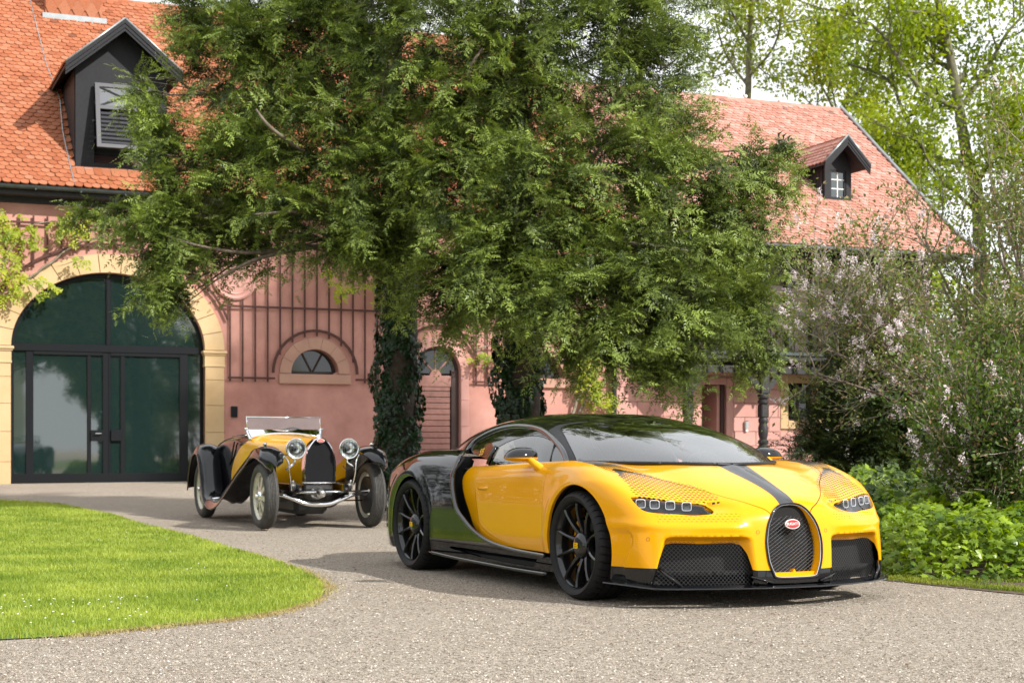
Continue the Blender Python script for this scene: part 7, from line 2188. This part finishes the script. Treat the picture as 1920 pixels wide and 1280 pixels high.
# ---- ivy bank and low planting
def bank(name, region, hfun, n, leaf, m, seed, label, shape=IVY, thick=.20):
    r = np.random.default_rng(seed)
    p = scatter_poly(np.array(region), n, lambda q: np.clip((12/q[:, 1])**1.3, .1, 1))
    n = len(p); e = -sdpoly(p, np.array(region)); H = hfun(p)*sstep(-.02, .35, e)**.6
    lump = 1+.18*np.sin(p[:, 0]*5+p[:, 1]*3)+.14*np.sin(p[:, 0]*11-p[:, 1]*7)
    H = H*lump
    z = ground_h(p[:, 1])+.02+np.maximum(H-r.uniform(0, 1, n)**1.6*np.maximum(thick, H*.8), .0)
    g = np.stack([p[:, 0]*0, p[:, 0]*0-.55*(1-sstep(.1, .7, e)), 0*z+1], 1)
    N_ = unit(g+r.normal(0, .5, (n, 3)))
    X = unit(r.normal(0, 1, (n, 3))*np.array([1, 1, .2])+np.array([0, -.5, -.45]))
    V, T = place(shape, np.stack([p[:, 0], p[:, 1], z], 1), X, N_, r.uniform(.6, 1.25, n)*leaf)
    props(link(name, np_mesh(name, V, T, m, False)), kind='stuff', label=label)
bank('ivy_bank', [(2.72, 11.75), (2.95, 11.25), (3.35, 11.05), (4.0, 10.9), (5.2, 10.2), (6.5, 9.5), (6.5, 13.6), (4.5, 14.2), (3.4, 14.6), (2.8, 13.6)], lambda p: .33+.05*np.sin(p[:, 0]*2.3)+.05*np.clip(p[:, 1]-11.5, 0, 2), 16500, .062, M_IVYG, 61, 'bank of glossy yellow-green ivy along the gravel')
bank('low_shrubs', [(2.9, 13.9), (4.6, 14.2), (7.5, 13.4), (7.5, 19.5), (4.2, 19.0), (3.3, 17)], lambda p: .50+.10*np.sin(p[:, 0]*1.9+p[:, 1]), 15000, .10, M_IVYG2, 62, 'dark green low shrubs at the foot of the lilacs', LEAF)
bank('ground_cover', [(3.6, 18.3), (5.2, 19.2), (9, 19.5), (9.2, 33), (6.8, 31), (5.2, 25)], lambda p: .46+.05*np.sin(p[:, 0]*3), 16000, .13, M_IVYG, 63, 'bright green ground cover below the dark evergreen', LEAF)
# weeds on the verge
def weeds():
    r = np.random.default_rng(71)
    for i, (x, y, n_, l_) in enumerate(((3.02, 10.98, 12, .10), (3.32, 10.78, 9, .09), (4.05, 10.45, 26, .09), (4.45, 10.2, 30, .09), (2.86, 11.35, 10, .08))):
        a = r.uniform(0, 2*math.pi, n_); X = np.stack([np.cos(a), np.sin(a), r.uniform(.4, 1.2, n_)], 1)
        shp = (np.array([(0, -.04, 0), (0, .04, 0), (.5, -.12, .02), (.5, .12, .02), (1, 0, -.18)]), np.array([(0, 2, 1), (1, 2, 3), (2, 4, 3)]))
        V, T = place(shp, np.repeat([[0, 0, .0]], n_, 0)+r.normal(0, .03, (n_, 3))*np.array([1, 1, 0]), X, np.array([0, 0, 1.])+0*X+r.normal(0, .2, X.shape), r.uniform(.7, 1.3, n_)*l_)
        o = link('weed', np_mesh('weed', V, T, M_IVYG2, False)); o.location = (x, y, gz(y))
        props(o, ('small broad-leaved weed beneath the ivy bank nearest the sports car', 'second small weed from the sports car at the foot of the ivy', 'feathery green weed tuft between ivy and mossy verge', 'larger weed tuft on the verge at the photo edge', 'tiny weed at the corner of the ivy bank behind the car nose')[i], 'weed', 'weeds on the verge')
weeds()

# ---- wisteria on the wall
def wisteria(name, stems, spots, label, seed):
    r = np.random.default_rng(seed)
    root = empty(name, BO, BR, label, 'vine', 'wisterias trained on the pink wall')
    m = MB()
    for P, rad in stems:
        P = catmull(np.array([(s, -w, z) for s, z, w in P]), 6); m.tube(P+r.normal(0, .012, P.shape), np.linspace(rad, rad*.5, len(P)), 6)
    for (s, z, rs, rz, n) in spots:
        for q in range(max(2, n//14)):
            a = np.array([s, -.08, z]); e = a+np.array([r.normal(0, rs*.7), -r.uniform(.05, .2), r.normal(0, rz*.7)])
            m.tube(np.array([a, (a+e)/2+r.normal(0, .04, 3), e]), np.array([.012, .008, .004]), 4, False)
    m.build('stem', M_TWIG, root, True)
    parts = []; fl = []
    for (s, z, rs, rz, n) in spots:
        for q in range(n):
            p0 = np.array([s+r.normal(0, rs*.55), -.10-r.uniform(0, .30), z+r.normal(0, rz*.55)])
            d = unit(np.array([r.normal(0, .7), -.6*r.uniform(0, 1), -.5*r.uniform(-.3, 1.4)])); L_ = r.uniform(.16, .30); k = 9
            t = np.linspace(.15, 1, k); ax = p0+d*(t*L_)[:, None]+np.array([0, 0, -.25*L_])*(t**2)[:, None]
            lat = unit(np.cross(d, np.array([0, -1, .3]))); sd = np.where(np.arange(k) % 2, 1, -1)
            X = d*.6+lat*(sd*.9)[:, None]+r.normal(0, .15, (k, 3))+np.array([0, 0, -.25])
            parts.append(place(LEAF, ax, X, np.array([0, -1, .7])+r.normal(0, .3, (k, 3)), r.uniform(.07, .11, k)))
        for q in range(max(0, int(n*.05))):
            p0 = np.array([s+r.normal(0, rs*.5), -.22, z-r.uniform(0, rz*.6)]); k = 40; t = r.uniform(0, 1, k)
            pp = p0+np.stack([r.normal(0, .025, k)*(1-t*.6), r.normal(0, .025, k)*(1-t*.6), -t*.34], 1)
            fl.append(place(LEAF, pp, r.normal(0, 1, (k, 3)), r.normal(0, 1, (k, 3)), r.uniform(.02, .035, k)))
    V, T = merge(parts); link('leaves', np_mesh('leaves', V, T, M_WIST, False), root)
    if fl: V, T = merge(fl); link('blossom', np_mesh('blossom', V, T, M_PALEF, False), root)
M_PALEF = leaf_mat('pale_wisteria_flower', (.62, .62, .46), (.74, .72, .58), .3, .6, 2.)
wisteria('wisteria', [([(-4.2, .2, .1), (-3.6, 2.5, .12), (-2.6, 3.6, .12), (-1.9, 4.2, .12), (-1.2, 4.75, .14), (-.5, 5.25, .12), (.6, 5.5, .12)], .035), ([(-2.6, 3.6, .12), (-2.0, 4.9, .12), (-1.6, 5.5, .12), (-.6, 5.7, .12)], .02), ([(-3, 3.2, .12), (-2.3, 4.0, .14), (-1.7, 4.3, .14)], .02)],
         [(-1.75, 5.35, .40, .25, 27), (-2.05, 4.75, .30, .30, 20), (-1.6, 4.35, .40, .20, 20), (-.85, 5.55, .30, .22, 18), (-.25, 5.75, .25, .15, 9), (-2.15, 3.95, .18, .2, 7), (-.5, 4.95, .2, .15, 4), (-2.1, 5.55, .25, .25, 15)], 'yellow-green wisteria hanging over the stone carriage arch', 81)
wisteria('wisteria.001', [([(10.6, .2, .12), (10.75, 1.6, .14), (11.0, 2.3, .14), (11.3, 2.9, .14), (11.4, 4.2, .12)], .05), ([(10.5, .2, .10), (10.9, 1.7, .12), (11.3, 2.4, .14), (11.5, 3.0, .14)], .035), ([(10.7, .2, .10), (11.05, 1.8, .12), (11.2, 2.6, .14)], .03), ([(11.3, 2.9, .14), (9.0, 3.3, .12), (8.3, 3.2, .12)], .025), ([(9.2, 3.1, .1), (8.9, 2.6, .14), (8.6, 2.9, .16), (8.4, 2.5, .14)], .015)],
         [(11.2, 2.55, .28, .28, 40), (11.45, 2.15, .25, .2, 26), (11.0, 3.1, .3, .3, 30), (11.5, 3.4, .3, .3, 24), (8.75, 3.15, .2, .15, 10), (8.4, 3.1, .12, .1, 6)], 'bright yellow-green wisteria with thick bare stems beside the downpipe', 82)
wisteria('wisteria.002', [([(5.2, 5.6, .12), (5.0, 5.0, .12), (4.7, 4.6, .12)], .02)], [(5.05, 4.55, .12, .25, 12), (5.9, 4.6, .2, .2, 14), (6.1, 4.3, .2, .12, 10), (4.75, 4.9, .1, .1, 4)], 'few yellow-green wisteria shoots dangling over the lath trellis', 83)

# ---- behind the camera: what the paint and the glass mirror
def park_tree(x, y, h, seed, label):
    leafy_tree('park_tree' if seed == 91 else 'park_tree.%03d' % (seed-91), (x, y, 0), (0, 0, 1), h, .75, (10, 4, 3), .3, M_SPRING, M_BARKG, 7, .44, .6, label, seed, 'park trees opposite')
park_tree(-14, -20, 9, 91, 'park tree on the far lawn, second in the row'); park_tree(-26, -6, 9, 92, 'park tree at the near corner of the far lawn'); park_tree(-4, -34, 10, 93, 'park tree nearest the cream house on its lawn side'); park_tree(40, -32, 10, 94, 'park tree standing alone past the cream house')
def opposite():
    b = empty('cream_house', (14, -30, 0), (0, 0, R(200)), 'cream house with tall white windows facing the stable building', 'building')
    MB().box(-9, 9, 0, 8, 0, 7).build('wall', mat('cream_render', (.62, .58, .48), .85, noise=.06, nscale=2), b)
    MB().prism([(-.4, 7), (4, 10.5), (8.4, 7)], -9.4, 9.4, (1, 2, 0)).build('roof', M_TILE, b)
    for x in (-6.6, -3.3, 0, 3.3, 6.6):
        for z in (1.0, 4.2):
            w = MB().box(x-.65, x+.65, -.06, 0, z, z+2.0).build('window', M_WHT, b)
            for a_ in (-1, 1):
                for q in range(3): MB().box(x+a_*.30-.24, x+a_*.30+.24, -.075, -.061, z+.12+q*.62, z+.66+q*.62).build('pane', M_DKGL, w)
opposite()

def shade_tree():
    root = empty('tall_tree', (15.5, 21.5, gz(21.5)), label='tall park tree to the right of the lilacs that dapples the pink wall', cat='tree')
    MB().tube(np.array([(0, 0, -.1), (.1, 0, 6), (-.1, .1, 12), (0, 0, 19)]), np.array([.4, .3, .2, .08]), 10).build('trunk', M_BARKG, root, True)
    V, T = leaf_mass('', [(0, 0, 18.6), (-1.9, -.6, 16.4), (1.6, .8, 16.8), (-.4, .9, 20.4), (1.5, -.4, 19.6)], [(2.5, 2.3, 2.6), (1.9, 1.7, 1.8), (1.9, 1.7, 1.8), (1.9, 1.7, 1.7), (1.8, 1.6, 1.8)], 12500, .36, None, 99, LEAF, .2)
    link('crown', np_mesh('crown', V, T, M_SPRING, False), root)
shade_tree()

V, T = leaf_mass('', [(-27-1.5*math.sin(k*2.3)+max(0, k-10)*1.1, 2+k*3.0, 3.8+.9*math.sin(k*1.9)) for k in range(16)], [(2.6, 2.4, 5.6)]*16, 32000, .42, None, 98, LEAF, .5)
props(link('dark_treeline', np_mesh('dark_treeline', V, T, leaf_mat('dark_leaves', (.006, .012, .005), (.022, .032, .010), .1, .6, .7), False)), kind='stuff', label='tall dark trees beyond the far side of the lawn')
build_coupe()
build_vintage()
